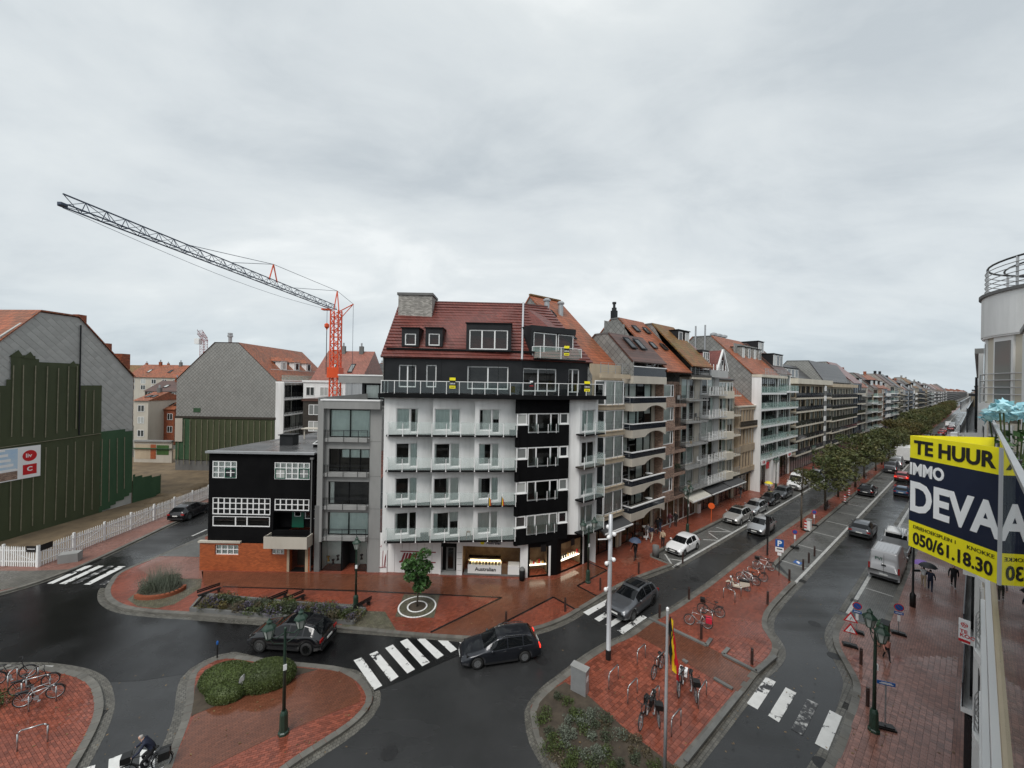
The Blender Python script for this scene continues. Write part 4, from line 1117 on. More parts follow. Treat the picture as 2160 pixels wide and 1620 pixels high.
for j in range(10):
    xx = a + .6 + j * (b - a - 2.35) / 9
    gs.put('ice_tub', MB().box(xx - .1, .3, .97, xx + .1, .58, 1.08), R.choice(['cream', 'wood', 'beige_stone', 'curtain']))
for j in range(8): gs.put('poster', MB().box(a + .3 + j * .55, 2.5, 1.7, a + .62 + j * .55, 2.55, 2.25), R.choice(['cream', 'wood', 'red_sign', 'white_sign', 'tan_stone']))
gs.put('shop_lamp', MB().box(a + .6, 1.4, 2.62, b - .6, 1.6, 2.66), 'shop_glow')
text(wb, 'Australian', .42, 'ink', gs.pt(a + 1.05, .14, .48), (PI / 2, 0, gs.a), bold=.01, width=1.75)
text(wb, 'Australian', .36, 'navy_sign', gs.pt(a + 2.0, -.02, 2.78), (PI / 2, 0, gs.a), bold=.008, width=1.2)
gs.put('logo', MB().lathe([(.001, -.02), (.17, -.02), (.17, -.005), (.001, -.004)], 14, (a + 1.65, -.02, 2.9), 'y'), 'yellow_sign')
gs.put('pier_joint', MB().box(gx(964), -.008, .5, gx(974), 0, .515).box(gx(964), -.008, 1.0, gx(974), 0, 1.015).box(gx(964), -.008, 1.5, gx(974), 0, 1.515).box(gx(964), -.008, 2.0, gx(974), 0, 2.015), 'concrete_dark')
# jeweller's black corner shop
js = Seg(wb, wl_(1.55, 31.56), wl_(4.0, 32.1)); jt = Seg(wb, wl_(4.0, 32.1), wl_(7.2, 34.7))
for sg, hx in ((js, (.12, js.L - .75)), (jt, (.5, jt.L - .9))):
    sg.wall(0, ZS[0] - .3, [(*hx, .12, 2.6)], 'black_trim', .25)
    w_ = sg.win(hx[0], .12, hx[1] - hx[0], 2.48, y=.1, frame='black_trim', room='room_warm', name='shop_window', glass='glass_clear')
    sg.put('display_shelf', MB().box(hx[0] + .1, .25, .95, hx[1] - .1, .8, 1.0), 'shop_glow')
    for j in range(9):
        xx = hx[0] + .2 + j * (hx[1] - hx[0] - .4) / 8; hh = R.uniform(.12, .5)
        sg.put('display_piece', MB().box(xx - .07, .4, 1.0, xx + .07, .5, 1.0 + hh), R.choice(['red_sign', 'cream', 'gold_sign', 'ink', 'white_sign']))
    sg.put('white_pier', MB().box(hx[1] + .02, -.02, .05, hx[1] + .2, .05, 2.6), 'white_frame')
    sg.put('shop_sign', MB().box(hx[0] + .9, -.3, 2.3, hx[0] + 1.35, -.26, 2.85), 'ink')
MB().prism([wl_(-10.8, 32.2), wl_(1.4, 31.75), wl_(3.9, 32.3), wl_(7.1, 34.8), wl_(*XY(27.8, 25)), wl_(-10.8, 36)], ZS[0] - .14, ZS[0] - .13).build('ceiling', 'black_trim', wb)

# ---------------------------------------------------------------- grey concrete narrow building
gb = thing('narrow_building', 'narrow grey concrete apartment building with wide windows beside the black house', 'building', (-25.4, 32.0, 0))
def gy(px, py): return onp(px, py, (-25.4, 32.0), (-10, 32.0))
fs = Seg(gb, (9.3, .0), (14.62, .0))
zl = [3.03, 5.59, 8.31, 11.19]
hs = []
for k, z in enumerate(zl):
    a, b = .95, 4.35; zt_ = z + (2.45 if k == 3 else 2.05)
    hs.append((a, b, z + .12, zt_))
    fs.win(a, z + .12, b - a, zt_ - z - .12, y=.14, mull=(.5,) if k != 2 else (.25, .5, .76), frame='black_trim', fw=.07,
           curtain={0: ('curtain_green', .02, .98, .99, 0), 1: ('curtain', .02, .12, .99, 0), 2: ('curtain_green', .3, .98, .99, .6), 3: ('curtain_green', .02, .98, .99, 0)}[k])
    fs.put('balcony_slab', MB().box(.65, -.28, z - .22, 4.3, .3, z + .08), 'concrete')
    fs.put('railing', MB().box(.7, -.3, z + .72, 4.3, -.27, z + .76).box(.7, -.3, z + .62, 4.3, -.27, z + .64), 'dark_metal')
    for x in (.75, 1.0, 2.3, 3.5, 4.25): fs.put('rail_post', MB().box(x - .015, -.32, z - .2, x + .015, -.27, z + .75), 'dark_metal')
hs.append((.35, 4.3, .06, 2.75))
fs.wall(0, 14.35, hs, 'concrete', .4)
fs.put('side_fin', MB().box(.45, -.4, 2.75, .66, .02, 14.3), 'concrete'); fs.put('top_beam', MB().box(.662, -.4, 13.72, 5.3, .02, 14.38), 'concrete')
fs.put('parapet', MB().box(.4, -.45, 14.38, 5.3, .3, 14.48), 'white_paint')
for x in (4.36,): fs.put('panel_joint', MB().box(x, -.012, .1, x + .02, 0, 13.7), 'concrete_dark')
for z in (2.9, 5.4, 8.1, 11.0): fs.put('panel_joint', MB().box(4.39, -.012, z, 5.3, 0, z + .02), 'concrete_dark')
fs.put('grey_base', MB().box(-.1, -.06, 0, .34, .02, 5.6), 'concrete_dark')
w_ = fs.win(.37, .08, 1.75, 2.6, y=.15, frame='black_trim', room='curtain', name='shop_window', glass='glass_clear')
w_ = fs.win(3.2, .08, 1.08, 2.6, y=.15, frame='black_trim', room='curtain', name='shop_window', glass='glass_clear')
fs.put('entrance', MB().box(2.15, 1.6, .05, 3.2, 1.65, 2.75).box(2.13, .2, .05, 2.16, 1.6, 2.75), 'anthracite')
for x, z in ((.8, .7), (1.2, .45), (1.6, .8), (3.6, .9)): fs.put('display_piece', MB().lathe([(.02, 0), (.12, .02), (.05, .25), (.14, .4), (.1, .45)], 8, (x, .6, z)), R.choice(['wood', 'ink', 'gold_sign']))
MB().prism([(9.3, .05), (14.6, .05), (14.6, 12), (9.3, 12)], 13.7, 13.8).build('flat_roof', 'roof_membrane', gb)
MB().box(9.3, .01, 0, 9.34, 12, 14.5).build('party_wall', 'concrete', gb)
MB().add([(9.3, .0, 14.2), (9.3, .0, 14.6), (12.2, 3.2, 14.9), (12.2, 3.2, 14.2)], [(0, 3, 2, 1)]).build('parapet', 'concrete', gb)
ps = Seg(gb, (11.6, 3.4), (14.9, 3.3))
ps.wall(13.6, 16.3, [(.25, 2.9, 14.4, 15.75)], 'anthracite'); ps.win(.25, 14.4, 2.65, 1.35, mull=(.5,), frame='black_trim', curtain=('curtain', .03, .97, .98, 0))
MB().prism([(9.6, 3.0), (15.0, 3.0), (15.0, 9), (9.6, 9)], 15.75 + .1, 16.5).build('roof_slab', 'concrete', gb)
MB().prism([(9.55, 2.95), (15.0, 2.95), (15.0, 9), (9.55, 9)], 16.5, 16.62).build('roof_edge', 'white_paint', gb)

# ---------------------------------------------------------------- black house on an orange brick base
bh = thing('black_house', 'black rendered house with white grid windows on an orange brick base', 'building', (-25.4, 32.0, 0))
bf = Seg(bh, (.3, 0), (9.1, 0))
bx = lambda px, py: (gy(px, py)[0] - .3, gy(px, py)[1])
wins = [(448, 499, 972, 1009, 4, 3), (579, 653, 975, 1012, 6, 3), (448, 570, 1049, 1087, 10, 3), (579, 652, 1052, 1078, 6, 2)]
holes = []
for xa, xb, ya, yb, nx, nz in wins:
    a, zt_ = bx(xa, ya); b, zb_ = bx(xb, yb); holes.append((a, b, zb_, zt_))
    bf.win(a, zb_, b - a, zt_ - zb_, y=.02, mull=tuple((i + 1) / nx for i in range(nx - 1)), trans=tuple((i + 1) / nz for i in range(nz - 1)), fw=.075, curtain=('curtain', .03, .97, .98, 0) if yb < 1020 else None)
a, zt_ = bx(448, 1088); b, zb_ = bx(569, 1112); holes.append((a, b, zb_, zt_)); bf.win(a, zb_, b - a, zt_ - zb_, y=.02, mull=(.4, .6), fw=.075)
for xa, xb, ya, yb in ((474, 497, 988, 1008), (580, 602, 988, 1010), (630, 652, 988, 1010)):
    a, zt_ = bx(xa, ya); b, zb_ = bx(xb, yb)
    bf.win(a, zb_, b - a, zt_ - zb_, y=.0, frame='door_green', fw=.07, name='green_casement', far=True)
a0, zt_ = bx(592, 1079); b0 = 8.5; zb_ = 3.45
holes.append((a0 - .6, b0, zb_, zt_ - .05))
bf.wall(2.4, 9.85, holes, 'black_render', .3)
bf.put('loggia_back', MB().box(a0 - .6, .9, zb_, b0, .95, zt_).box(a0 - .62, .3, zb_, a0 - .6, .9, zt_), 'black_render')
bf.put('green_door', MB().box(a0 + .5, .8, zb_, a0 + 1.5, .89, zt_ - .1), 'door_green')
bf.win(a0 + .72, zb_ + .95, .55, .55, y=.76, fw=.04, far=True); bf.win(a0 + 1.6, zb_ + .75, .95, .85, y=.8, fw=.05, curtain=('curtain', .03, .97, .98, .3))
p, q = bx(565, 1125), bx(655, 1150)
bf.put('balcony', MB().box(5.25, -.95, 2.35, 8.75, -.87, 3.3).box(5.25, -.87, 2.35, 5.33, -.002, 3.3).box(8.67, -.87, 2.35, 8.75, -.002, 3.3).box(5.33, -.87, 2.4, 8.67, -.002, 2.5), 'greige')
bf.put('railing', MB().box(5.25, -.93, 3.38, 8.75, -.9, 3.41), 'dark_metal')
base = Seg(bh, (-.25, -.12), (8.95, -.12))
bw = [(1.25, 3.2, 1.4, 2.25), (5.95, 7.0, 1.5, 2.28)]
base.wall(0, 2.42, bw + [(7.45, 8.75, .05, 2.38)], 'orange_bricks', .4)
base.win(1.25, 1.4, 1.95, .85, mull=(.25, .5, .75), trans=(.5,), fw=.06, curtain=('curtain', .03, .97, .98, 0)); base.win(5.95, 1.5, 1.05, .78, mull=(.33, .66), trans=(.5,), fw=.06, curtain=('curtain', .03, .97, .98, 0))
base.put('ledge', MB().box(-.1, -.1, 2.42, 3.4, .2, 2.56), 'greige')
base.put('porch', MB().box(7.45, 1.2, .05, 8.75, 1.25, 2.38).box(8.2, .9, .1, 8.7, 1.19, 2.2), 'dark_wood'); base.put('door_mat', MB().box(7.5, .0, .121, 8.7, .8, .135), 'ink')
base.put('porch_pier', MB().box(7.25, -.03, .02, 7.45, .02, 2.4).box(8.76, -.03, .02, 9.0, .02, 2.4), 'tan_stone')
bf.put('drain_pipe', MB().cyl((8.62, -.1, .2), (8.62, -.1, 9.5), .05, .05, 8).box(8.5, -.18, 9.45, 8.75, -.02, 9.6), 'concrete_dark')
bf.put('eave', MB().box(-.15, -.25, 9.85, 8.85, .1, 10.02), 'galv')
# flat wet roof stretching back, with vents and a glass lantern
MB().prism([(.3, .05), (9.25, .05), (9.25, 17), (3.6, 17), (.3, 1)], 9.9, 9.98).build('flat_roof', 'flat_roof', bh)
MB().add([(.3, .0, 0), (.3, 1, 0), (3.6, 17, 0), (.3, 0, 9.9), (.3, 1, 9.9), (3.6, 17, 9.9)], [(1, 0, 3, 4), (2, 1, 4, 5)]).build('side_wall', 'black_render', bh)
MB().box(4.1, 3.4, 9.98, 5.3, 4.4, 10.9).build('roof_vent', 'anthracite', bh)
MB().box(4.0, 3.3, 10.9, 5.4, 4.5, 10.98).build('vent_cap', 'black_trim', bh)
MB().box(3.9, 7.3, 11.0, 5.8, 8.4, 11.08).box(4.1, 7.5, 9.98, 4.2, 7.6, 11).box(5.5, 7.5, 9.98, 5.6, 7.6, 11).build('vent_table', 'greige', bh)
q = MB().box(7.6, 2.6, 9.98, 10.2, 2.7, 10.3).box(7.6, 2.7, 9.98, 7.7, 6.4, 10.3)
q.build('lantern_kerb', 'black_trim', bh)
rg = [(7.6, 2.6, 10.3), (9.28, 2.6, 10.3), (9.28, 6.4, 10.3), (7.6, 6.4, 10.3)]; ap = (9.28, 4.5, 11.5); ap2 = (8.9, 4.5, 11.5)
for a, b in ((rg[0], ap2), (rg[3], ap2), (ap2, ap), (rg[0], rg[1]), (rg[0], rg[3]), ((8.4, 2.6, 10.3), ap), ((7.6, 4.5, 10.3), ap2)): MB().bar(a, b, .07).build('lantern_bar', 'white_frame', bh)
MB().quad(rg[0], rg[1], ap, ap2).build('lantern_pane', 'glass_pane', bh); MB().quad(rg[3], rg[0], ap2).build('lantern_pane', 'glass_pane', bh)

# ---------------------------------------------------------------- left gable with tarpaulins
E0, E2 = (-48.57, 36.68), (-47.49, 52.35)
eb = thing('gabled_building', 'tall building at the left edge with grey shingled gable above dark green tarpaulin', 'building', (*E0, 0), math.atan2(E2[1] - E0[1], E2[0] - E0[0]))
# local x runs away from the camera along the wall, local y into the building (away from the lot)
SH = [(-3.2, 16.6), (2.67, 22.67), (5.92, 22.67), (6.24, 21.77), (11.85, 16.1), (11.88, 9.3), (8.35, 9.6), (8.31, 14.9), (-3.2, 14.9)]
MB().exty([(-4, 0), (11.9, 0), (11.9, 16.0), (6.1, 22.5), (2.6, 22.5), (-4, 15.8)], .06, .3).build('wall', 'shingle_plain', eb)
q = MB(); sh_me = None; cnt = []
a_ = .40
def poly_in(x, z): return inside((x, z), SH)
for j in range(int(15 / a_)):
    for i in range(int(17 / (a_ * 2)) + 2):
        x = -3.2 + (i * 2 + j % 2) * a_; z = 8.5 + j * a_
        if poly_in(x, z) and poly_in(x, z - a_ * .7) and poly_in(x, z + a_ * .7): cnt.append((x, z))
shm = MB().add([(0, -.035, -a_ * 1.02), (a_ * .98, -.02, 0), (0, .0, a_ * 1.0), (-a_ * .98, -.02, 0), (0, .01, -a_ * 1.02), (a_ * .98, .01, 0), (-a_ * .98, .01, 0)], [(0, 1, 2, 3), (4, 5, 1, 0), (6, 4, 0, 3)]).mesh('shingle', 'shingle_plain')
for n_, (x, z) in enumerate(sorted(cnt)):
    if n_ < 300: ob('shingle', shm, eb, (x, .05, z), (R.uniform(-.01, .01), 0, R.uniform(-.012, .012)))
    else: q.add([(x + v.co.x, .05 + v.co.y + R.uniform(-.006, .006), z + v.co.z) for v in shm.vertices], [tuple(p.vertices) for p in shm.polygons])
if q.v: q.build('shingles', 'shingle_plain', eb, kind='stuff')
def tarp(poly, m, y, name='tarpaulin', amp=.05, parent=None):
    xs0, xs1 = min(p[0] for p in poly), max(p[0] for p in poly); zs0, zs1 = min(p[1] for p in poly), max(p[1] for p in poly)
    st = .3; mb = MB(); idx = {}
    nx, nz = int((xs1 - xs0) / st) + 1, int((zs1 - zs0) / st) + 1
    for i in range(nx):
        for j in range(nz):
            x, z = xs0 + (i + .5) * st, zs0 + (j + .5) * st
            if not inside((x, z), poly): continue
            ids = []
            for di, dj in ((0, 0), (1, 0), (1, 1), (0, 1)):
                k = (i + di, j + dj)
                if k not in idx:
                    idx[k] = len(mb.v); X, Z = xs0 + k[0] * st, zs0 + k[1] * st
                    mb.v.append((X, y - amp * (.5 + .5 * math.sin(X * 4.4 + math.sin(Z * 1.1)) * math.sin(Z * .9 + X)) - R.uniform(0, .03), Z))
                ids.append(idx[k])
            mb.f.append(ids); mb.mi.append(0)
    return mb.build(name, m, parent or eb, True)
tarp([(-4, 0), (8.2, 0), (8.2, 9.6), (2.6, 9.2), (-4, 9.2)], 'tarp', -.05)
tarp([(-4, 9), (8.35, 9.2), (8.31, 14.9), (6.2, 14.95), (6.1, 17.3), (2.5, 17.3), (2.4, 18.1), (.5, 18.1), (.3, 14.95), (-4, 14.95)], 'tarp', -.02)
tarp([(8.2, 0), (11.9, 1.5), (11.9, 9.4), (8.2, 9.6)], 'tarp_green', -.05)
x = -3.6
while x < 11.5:
    zt_ = 14.8 if x < .4 or 6.1 < x < 8.2 else (17.2 if x < 6.1 else 9.3)
    for z0, z1 in ((.4 + max(0, x - 9) * .7, 8.9), (9.5, zt_)):
        if z1 - z0 < 1: continue
        z0_ = z0 + R.uniform(0, .8)
        MB().bar((x, -.13, z0_), (x + R.uniform(-.1, .1), -.13, z1 - R.uniform(0, .5)), .075, .04).build('batten', 'batten', eb)
    x += R.uniform(.78, .95)
MB().bar((-3.5, -.14, 9.0), (8.2, -.14, 9.4), .1, .05).build('batten', 'batten', eb)
# frayed crest of the tarpaulin
for x, z in ((.9, 18.0), (1.8, 17.9), (5.4, 17.2)):
    MB().add([(x - .5, -.1, z - .2), (x + .5, -.12, z - .2), (x + .1, -.1, z + .5), (x - .5, .02, z - .2), (x + .5, .02, z - .2)], [(0, 1, 2), (1, 4, 2), (3, 0, 2)]).build('tarp_flap', 'tarp', eb)
# roof: ridge runs away to the left
prof = [(-8, 10.5), (2.67, 22.75), (5.92, 22.75), (12.0, 16.1)]
for (a0, z0), (a1, z1) in zip(prof, prof[1:]):
    mb = MB().add([(a0, -.15, z0), (a1, -.15, z1), (a1, 26, z1), (a0, 26, z0), (a0, -.15, z0 - .15), (a1, -.15, z1 - .15)], [(0, 1, 2, 3)[::-1], (4, 5, 1, 0)])
    mb.build('roof', 'roof_orange', eb)
MB().add([(11.9, 0, 0), (11.9, 26, 0), (11.9, 26, 16.1), (11.9, 0, 16.1)], [(0, 1, 2, 3)]).build('rear_wall', 'brown_brick_wall', eb)
MB().box(-1.3, 3.0, 17.2, .6, 5.4, 20.2).build('dormer', 'anthracite', eb)
MB().box(6.0, .1, 21.3, 6.8, .8, 22.9).box(9.0, .2, 18.2, 9.5, .7, 20.0).box(10.6, .2, 17.0, 11.6, 1.4, 18.9).build('chimney', 'red_brick_wall', eb)
MB().bar((6.1, -.1, 9.5), (6.1, -.1, 21.7), .1, .08).build('drain_pipe', 'anthracite', eb)
# low tarpaulin screen beyond it
lt = thing('site_screen', 'low green tarpaulin screen closing off the cleared lot beyond the gable', 'screen', (*XY(0, 0), 0))
lt.location = (*E0, 0); lt.rotation_euler = (0, 0, math.atan2(E2[1] - E0[1], E2[0] - E0[0]))
tarp([(11.9, .1), (15.6, .1), (15.6, 2.6), (11.9, 3.6)], 'tarp_green', -.03, parent=lt, name='sheet')
for x in (12, 13.2, 14.4, 15.6): MB().bar((x, .05, 0), (x, .05, 2.9), .1).build('post', 'batten', lt)
# construction banner on the tarpaulin
bn = thing('site_banner', 'construction site banner showing a rendered apartment block, on the dark tarpaulin', 'banner', (*E0, 0), eb.rotation_euler[2])
zb0, zb1 = onp(82, 1003, E0, E2)[1], onp(82, 938, E0, E2)[1]
MB().box(-3.5, -.2, zb0, 2.75, -.17, zb1).build('panel', 'white_sign', bn)
MB().box(-3.4, -.207, zb0 + 1.1, 1.0, -.2, zb1 - .1).build('sky_print', 'print_sky', bn)
for k in range(5): MB().box(-2.2 - .0 * k, -.215, zb0 + .9 + k * .5, .9 - .2 * k, -.207, zb0 + 1.15 + k * .5).build('printed_storey', 'white_sign', bn)
MB().box(-3.4, -.213, zb0 + .1, 1.0, -.2, zb0 + .9).build('printed_base', 'brown_brick_wall', bn)
MB().lathe([(.001, 0), (.55, 0), (.55, .01), (.001, .012)], 18, (1.9, -.215, zb1 - .95), 'y').build('logo', 'red_sign', bn)
text(bn, 'liv', .55, 'white_sign', (1.58, -.22, zb1 - 1.1), bold=.01)
MB().box(1.4, -.21, zb0 + .35, 2.45, -.2, zb0 + 1.35).build('logo', 'red_sign', bn)
text(bn, 'C', .6, 'white_sign', (1.7, -.215, zb0 + .7), bold=.02)

# ---------------------------------------------------------------- grey shingled gable behind the lot
db = thing('gabled_building', 'grey shingled gable building with orange dormered roof and white balconies behind the lot', 'building', (-57.9, 66.4, 0))
gp_ = [(0, 9.5), (0, 15.8), (6.6, 22.25), (10.5, 22.25), (17.2, 15.85), (17.2, 9.5)]
MB().exty(gp_, 0, .3).build('gable_wall', 'shingle_grey', db)
MB().box(-.1, -.2, 9.15, 17.3, .3, 9.5).build('trim', 'dark_wood', db)
MB().box(0, 0, 0, 17.2, .3, 9.15).build('wall', 'concrete_dark', db)
tarp([(.05, 2.0), (2.4, 2.0), (2.4, 9.1), (.05, 9.1)], 'tarp_green', -.05, parent=db); tarp([(2.4, 2.0), (17, 1.0), (17, 9.1), (2.4, 9.1)], 'tarp', -.05, parent=db)
MB().box(.05, -.25, 5.1, 1.3, -.12, 9.1).build('board_panel', 'greige', db)
for i in range(17): MB().bar((.6 + i, -.2, 1.2), (.6 + i, -.2, 8.9), .08, .04).build('batten', 'batten', db)
MB().box(3.0, -.06, 10.2, 4.2, -.01, 10.9).build('vent_patch', 'tarp_green', db)
MB().cyl((6.9, 3, 22), (6.9, 3, 23.6), .3, .3, 10).cyl((6.9, 3, 23.6), (6.9, 3, 23.9), .45, .45, 10).cyl((6.9, 3, 24.0), (6.9, 3, 24.3), .4, .4, 10).build('flue', 'galv', db)
for nm, a, b in (('roof', (6.5, 22.35), (-.3, 15.6)), ('roof', (10.6, 22.35), (6.5, 22.35)), ('roof', (17.4, 15.8), (10.6, 22.35))):
    MB().add([(a[0], -.1, a[1]), (b[0], -.1, b[1]), (b[0], 20, b[1]), (a[0], 20, a[1])], [(0, 3, 2, 1)]).build(nm, 'roof_orange', db)
q = Vector((17.2, 0, 0))
se = Seg(db, (17.2, .0), (17.2, 19.0))
se.wall(0, 15.85, [(.4, 18.6, z + .1, z + 2.3) for z in (4.4, 7.2, 10.0, 12.8)], 'white_render', .3)
se.put('roof_edge', MB().box(-.1, -1.4, 15.5, 19, .1, 15.75), 'white_paint'); se.put('end_wall', MB().box(-.15, -1.4, 0, .1, 0, 15.5), 'white_render')
for z in (4.4, 7.2, 10.0, 12.8):
    se.put('balcony_slab', MB().box(.1, -1.5, z - .25, 18.9, 0, z), 'white_paint'); se.put('railing', railing(18.6, 1, 5, .9, .02), 'dark_metal').location = se.pt(.2, -1.4, z)
    for i in range(4): se.win(.5 + i * 4.6, z + .1, 4.4, 2.2, mull=(.33, .66), frame='anthracite', far=True, y=.2)
for i in range(3):
    y0 = 4.5 + i * 4.4; zz = 18.2
    MB().box(12.5, y0, zz - .6, 15.2, y0 + 1.9, zz + 1.3).build('dormer', 'white_render', db)
    MB().add([(12.0, y0 - .25, zz + 1.3), (15.4, y0 - .25, zz + 1.3), (15.4, y0 + 2.15, zz + 1.3), (12.0, y0 + 2.15, zz + 1.3), (12.6, y0 + .95, zz + 2.1), (14.4, y0 + .95, zz + 2.1)], [(0, 1, 5, 4), (2, 3, 4, 5), (1, 2, 5), (3, 0, 4)]).build('dormer_roof', 'roof_orange', db)
    Seg(db, (15.2, y0), (15.2, y0 + 1.9)).win(.4, zz - .2, 1.1, 1.3, y=-.08, far=True)
    MB().box(13.2, y0 - .06, zz - .2, 14.2, y0 - .01, zz + 1.1).build('pane', 'far_pane', db)
MB().box(15.2, 1.5, 15.85, 17.3, 18, 16.0).box(15.2, 1.5, 16, 15.3, 18, 17.9).build('roof_terrace', 'white_render', db)
se.put('glass_panel', MB().box(1.5, -.05, 15.9, 18, 0, 16.9), 'glass_green')

# ---------------------------------------------------------------- further houses behind: a builder with real openings told apart by panes
def backhouse(label, x, y, w, d, eave, ridge, wallm, roofm, rot=0, nwin=4, floors=(3, 6, 9), axis='x', flat=False, chim=1, side=True, name='town_house', group=None):
    t = thing(name, label, 'building', (x, y, 0), rot, group)
    MB().box(0, 0, 0, w, d, eave).build('wall', wallm, t)
    if flat: MB().box(-.15, -.15, eave, w + .15, d + .15, eave + .35).build('roof', roofm, t)
    elif axis == 'x':
        MB().add([(-.2, -.35, eave - .1), (w + .2, -.35, eave - .1), (w + .2, d / 2, ridge), (-.2, d / 2, ridge), (-.2, d + .35, eave - .1), (w + .2, d + .35, eave - .1)], [(0, 1, 2, 3), (3, 2, 5, 4), (0, 3, 4), (1, 5, 2)]).build('roof', roofm, t)
    else:
        MB().add([(-.35, -.2, eave - .1), (-.35, d + .2, eave - .1), (w / 2, d + .2, ridge), (w / 2, -.2, ridge), (w + .35, -.2, eave - .1), (w + .35, d + .2, eave - .1)], [(1, 0, 3, 2), (2, 3, 4, 5), (0, 4, 3), (1, 2, 5)]).build('roof', roofm, t)
    for z in floors:
        for i in range(nwin):
            ww = min(1.5, w / nwin * .6); window(t, w * (i + .5) / nwin - ww / 2, z, ww, 1.5, y=-.06, far=True, fw=.08, mull=(.5,))
    for i in range(chim):
        cx = w * (.3 + .4 * i); MB().box(cx, d * .45, eave, cx + .8, d * .45 + .6, (eave if flat else ridge) + 1.0).build('chimney', R.choice(['red_brick_wall', 'concrete_dark']), t)
        MB().cyl((cx + .4, d * .45 + .3, ridge + 1), (cx + .4, d * .45 + .3, ridge + 1.7), .18, .18, 8).build('chimney_pot', 'galv', t)
    if not flat and axis == 'x':
        for i in range(2):
            xa = w * (.25 + .4 * i); f0, f1 = .35, .6
            P_ = lambda xx, f_: Vector((xx, -.35 + f_ * (d / 2 + .35), eave - .1 + f_ * (ridge - eave + .1))) + Vector((0, -.02, .03))
            skylight(t, P_(xa, f0), P_(xa + .9, f0), P_(xa + .9, f1), P_(xa, f1))
    return t
def ptY(px, Y): return ray(px, 810)[0] * Y
backhouse('beige balcony flats right behind the leftmost gable', ptY(284, 88), 88, 3.2, 10, 10.8, 12.6, 'greige', 'roof_orange', .0, 1, (2.5, 5.5, 8.2), axis='x')
backhouse('dark timber-clad house with round windows between the two grey gables', ptY(306, 104), 104, 12, 12, 12.4, 15.2, 'dark_wood', 'roof_brown', .1, 4, (4, 7, 10.6), axis='x')
backhouse('red brick house low between the two grey gables', ptY(332, 92), 92, 4.2, 9, 8.6, 10.6, 'red_brick_wall', 'roof_orange', .0, 2, (3, 6), axis='x')
backhouse('long house with bright orange hipped roof beyond the lot', ptY(268, 128), 128, 17, 13, 16.2, 20.6, 'greige', 'roof_orange', .05, 5, (12, 14), axis='x', chim=2)
backhouse('house with weathered orange roof and white skylights on the skyline', ptY(345, 150), 150, 19, 14, 15.5, 20.8, 'brown_brick_wall', 'roof_mossy', -.05, 5, (11, 13.5), axis='x', chim=2)
backhouse('far left skyline house with brown roof and chimney pots', ptY(245, 165), 165, 24, 12, 16, 21.5, 'cream', 'roof_mossy', 0, 5, (12, 14), axis='x', chim=2)
backhouse('grey shingled house with pink tiled roof behind the crane mast', ptY(652, 74), 74, 9.5, 16, 15.2, 22.4, 'shingle_grey', 'roof_pink', .0, 2, (10,), axis='x', chim=2)
backhouse('white flat-roofed penthouse behind the narrow grey building', ptY(640, 66), 66, 7.2, 8, 15.7, 16, 'white_render', 'white_paint', 0, 3, (13.4,), flat=True, chim=0)
backhouse('dark timber-fronted flats left of the narrow grey building', ptY(640, 56), 56, 3.2, 9, 13.0, 14, 'dark_wood', 'roof_brown', 0, 1, (6, 8.6, 11), flat=True, chim=0)
backhouse('slate roofed house beyond the crane, right of the pink roof', ptY(735, 92), 92, 8, 10, 16.2, 20.6, 'shingle_grey', 'roof_slate', .0, 2, (13,), axis='x')
backhouse('brown roofed house left of the mansard roof, far behind', ptY(768, 104), 104, 9, 10, 15.6, 20.3, 'cream', 'roof_brown', .0, 2, (13,), axis='x')
rb_ = random.Random(12)
for i in range(11):
    px = [272, 300, 322, 345, 368, 388, 652, 690, 735, 765, 790][i]; Y = rb_.uniform(112, 210); rm_ = rb_.choice(['roof_orange', 'roof_orange', 'roof_mossy', 'roof_brown'])
    e_ = 15.5 - (150 - Y) * .02 - rb_.uniform(0, 3)
    backhouse('small far house with %s roof on the skyline, %s from the left' % ({'roof_orange': 'orange', 'roof_mossy': 'mossy', 'roof_brown': 'brown'}[rm_], ['first', 'second', 'third', 'fourth', 'fifth', 'sixth', 'seventh', 'eighth', 'ninth', 'tenth', 'last'][i]), ptY(px, Y), Y, rb_.uniform(6, 10), 10, e_, e_ + rb_.uniform(2.5, 4.5), rb_.choice(['brown_brick_wall', 'cream', 'greige', 'dark_wood']), rm_, rb_.uniform(-.2, .2), 2, (e_ - 2.5,), axis=rb_.choice('xy'))
# remains of painted rooms on the end of the cleared lot
rw = thing('ruined_wall', 'ruined wall with yellow, orange and green painted room remains behind the lot', 'wall', (ptY(285, 72), 72, 0))
W_ = ptY(365, 72) - ptY(285, 72)
MB().box(0, 0, 0, W_, .3, 4.0).build('wall', 'greige', rw)
for a, b, z0, z1, m_ in ((.04, .44, .8, 3.5, 'yellow_sign'), (.44, .58, .8, 3.5, 'orange_bricks'), (.6, .92, 1.6, 3.4, 'leaf_fresh')):
    if m_ == 'yellow_sign': m_ = 'beige_stone'
    MB().box(W_ * a, -.03 - a * .02, z0, W_ * b, -.002, z1).build('painted_patch', m_, rw)
MB().box(-.05, -.25, 4.0, W_ + .1, .3, 4.3).build('beam', 'concrete', rw)
MB().box(0, -.3, 2.7, W_, -.05, 2.85).build('beam', 'tarp_green', rw)
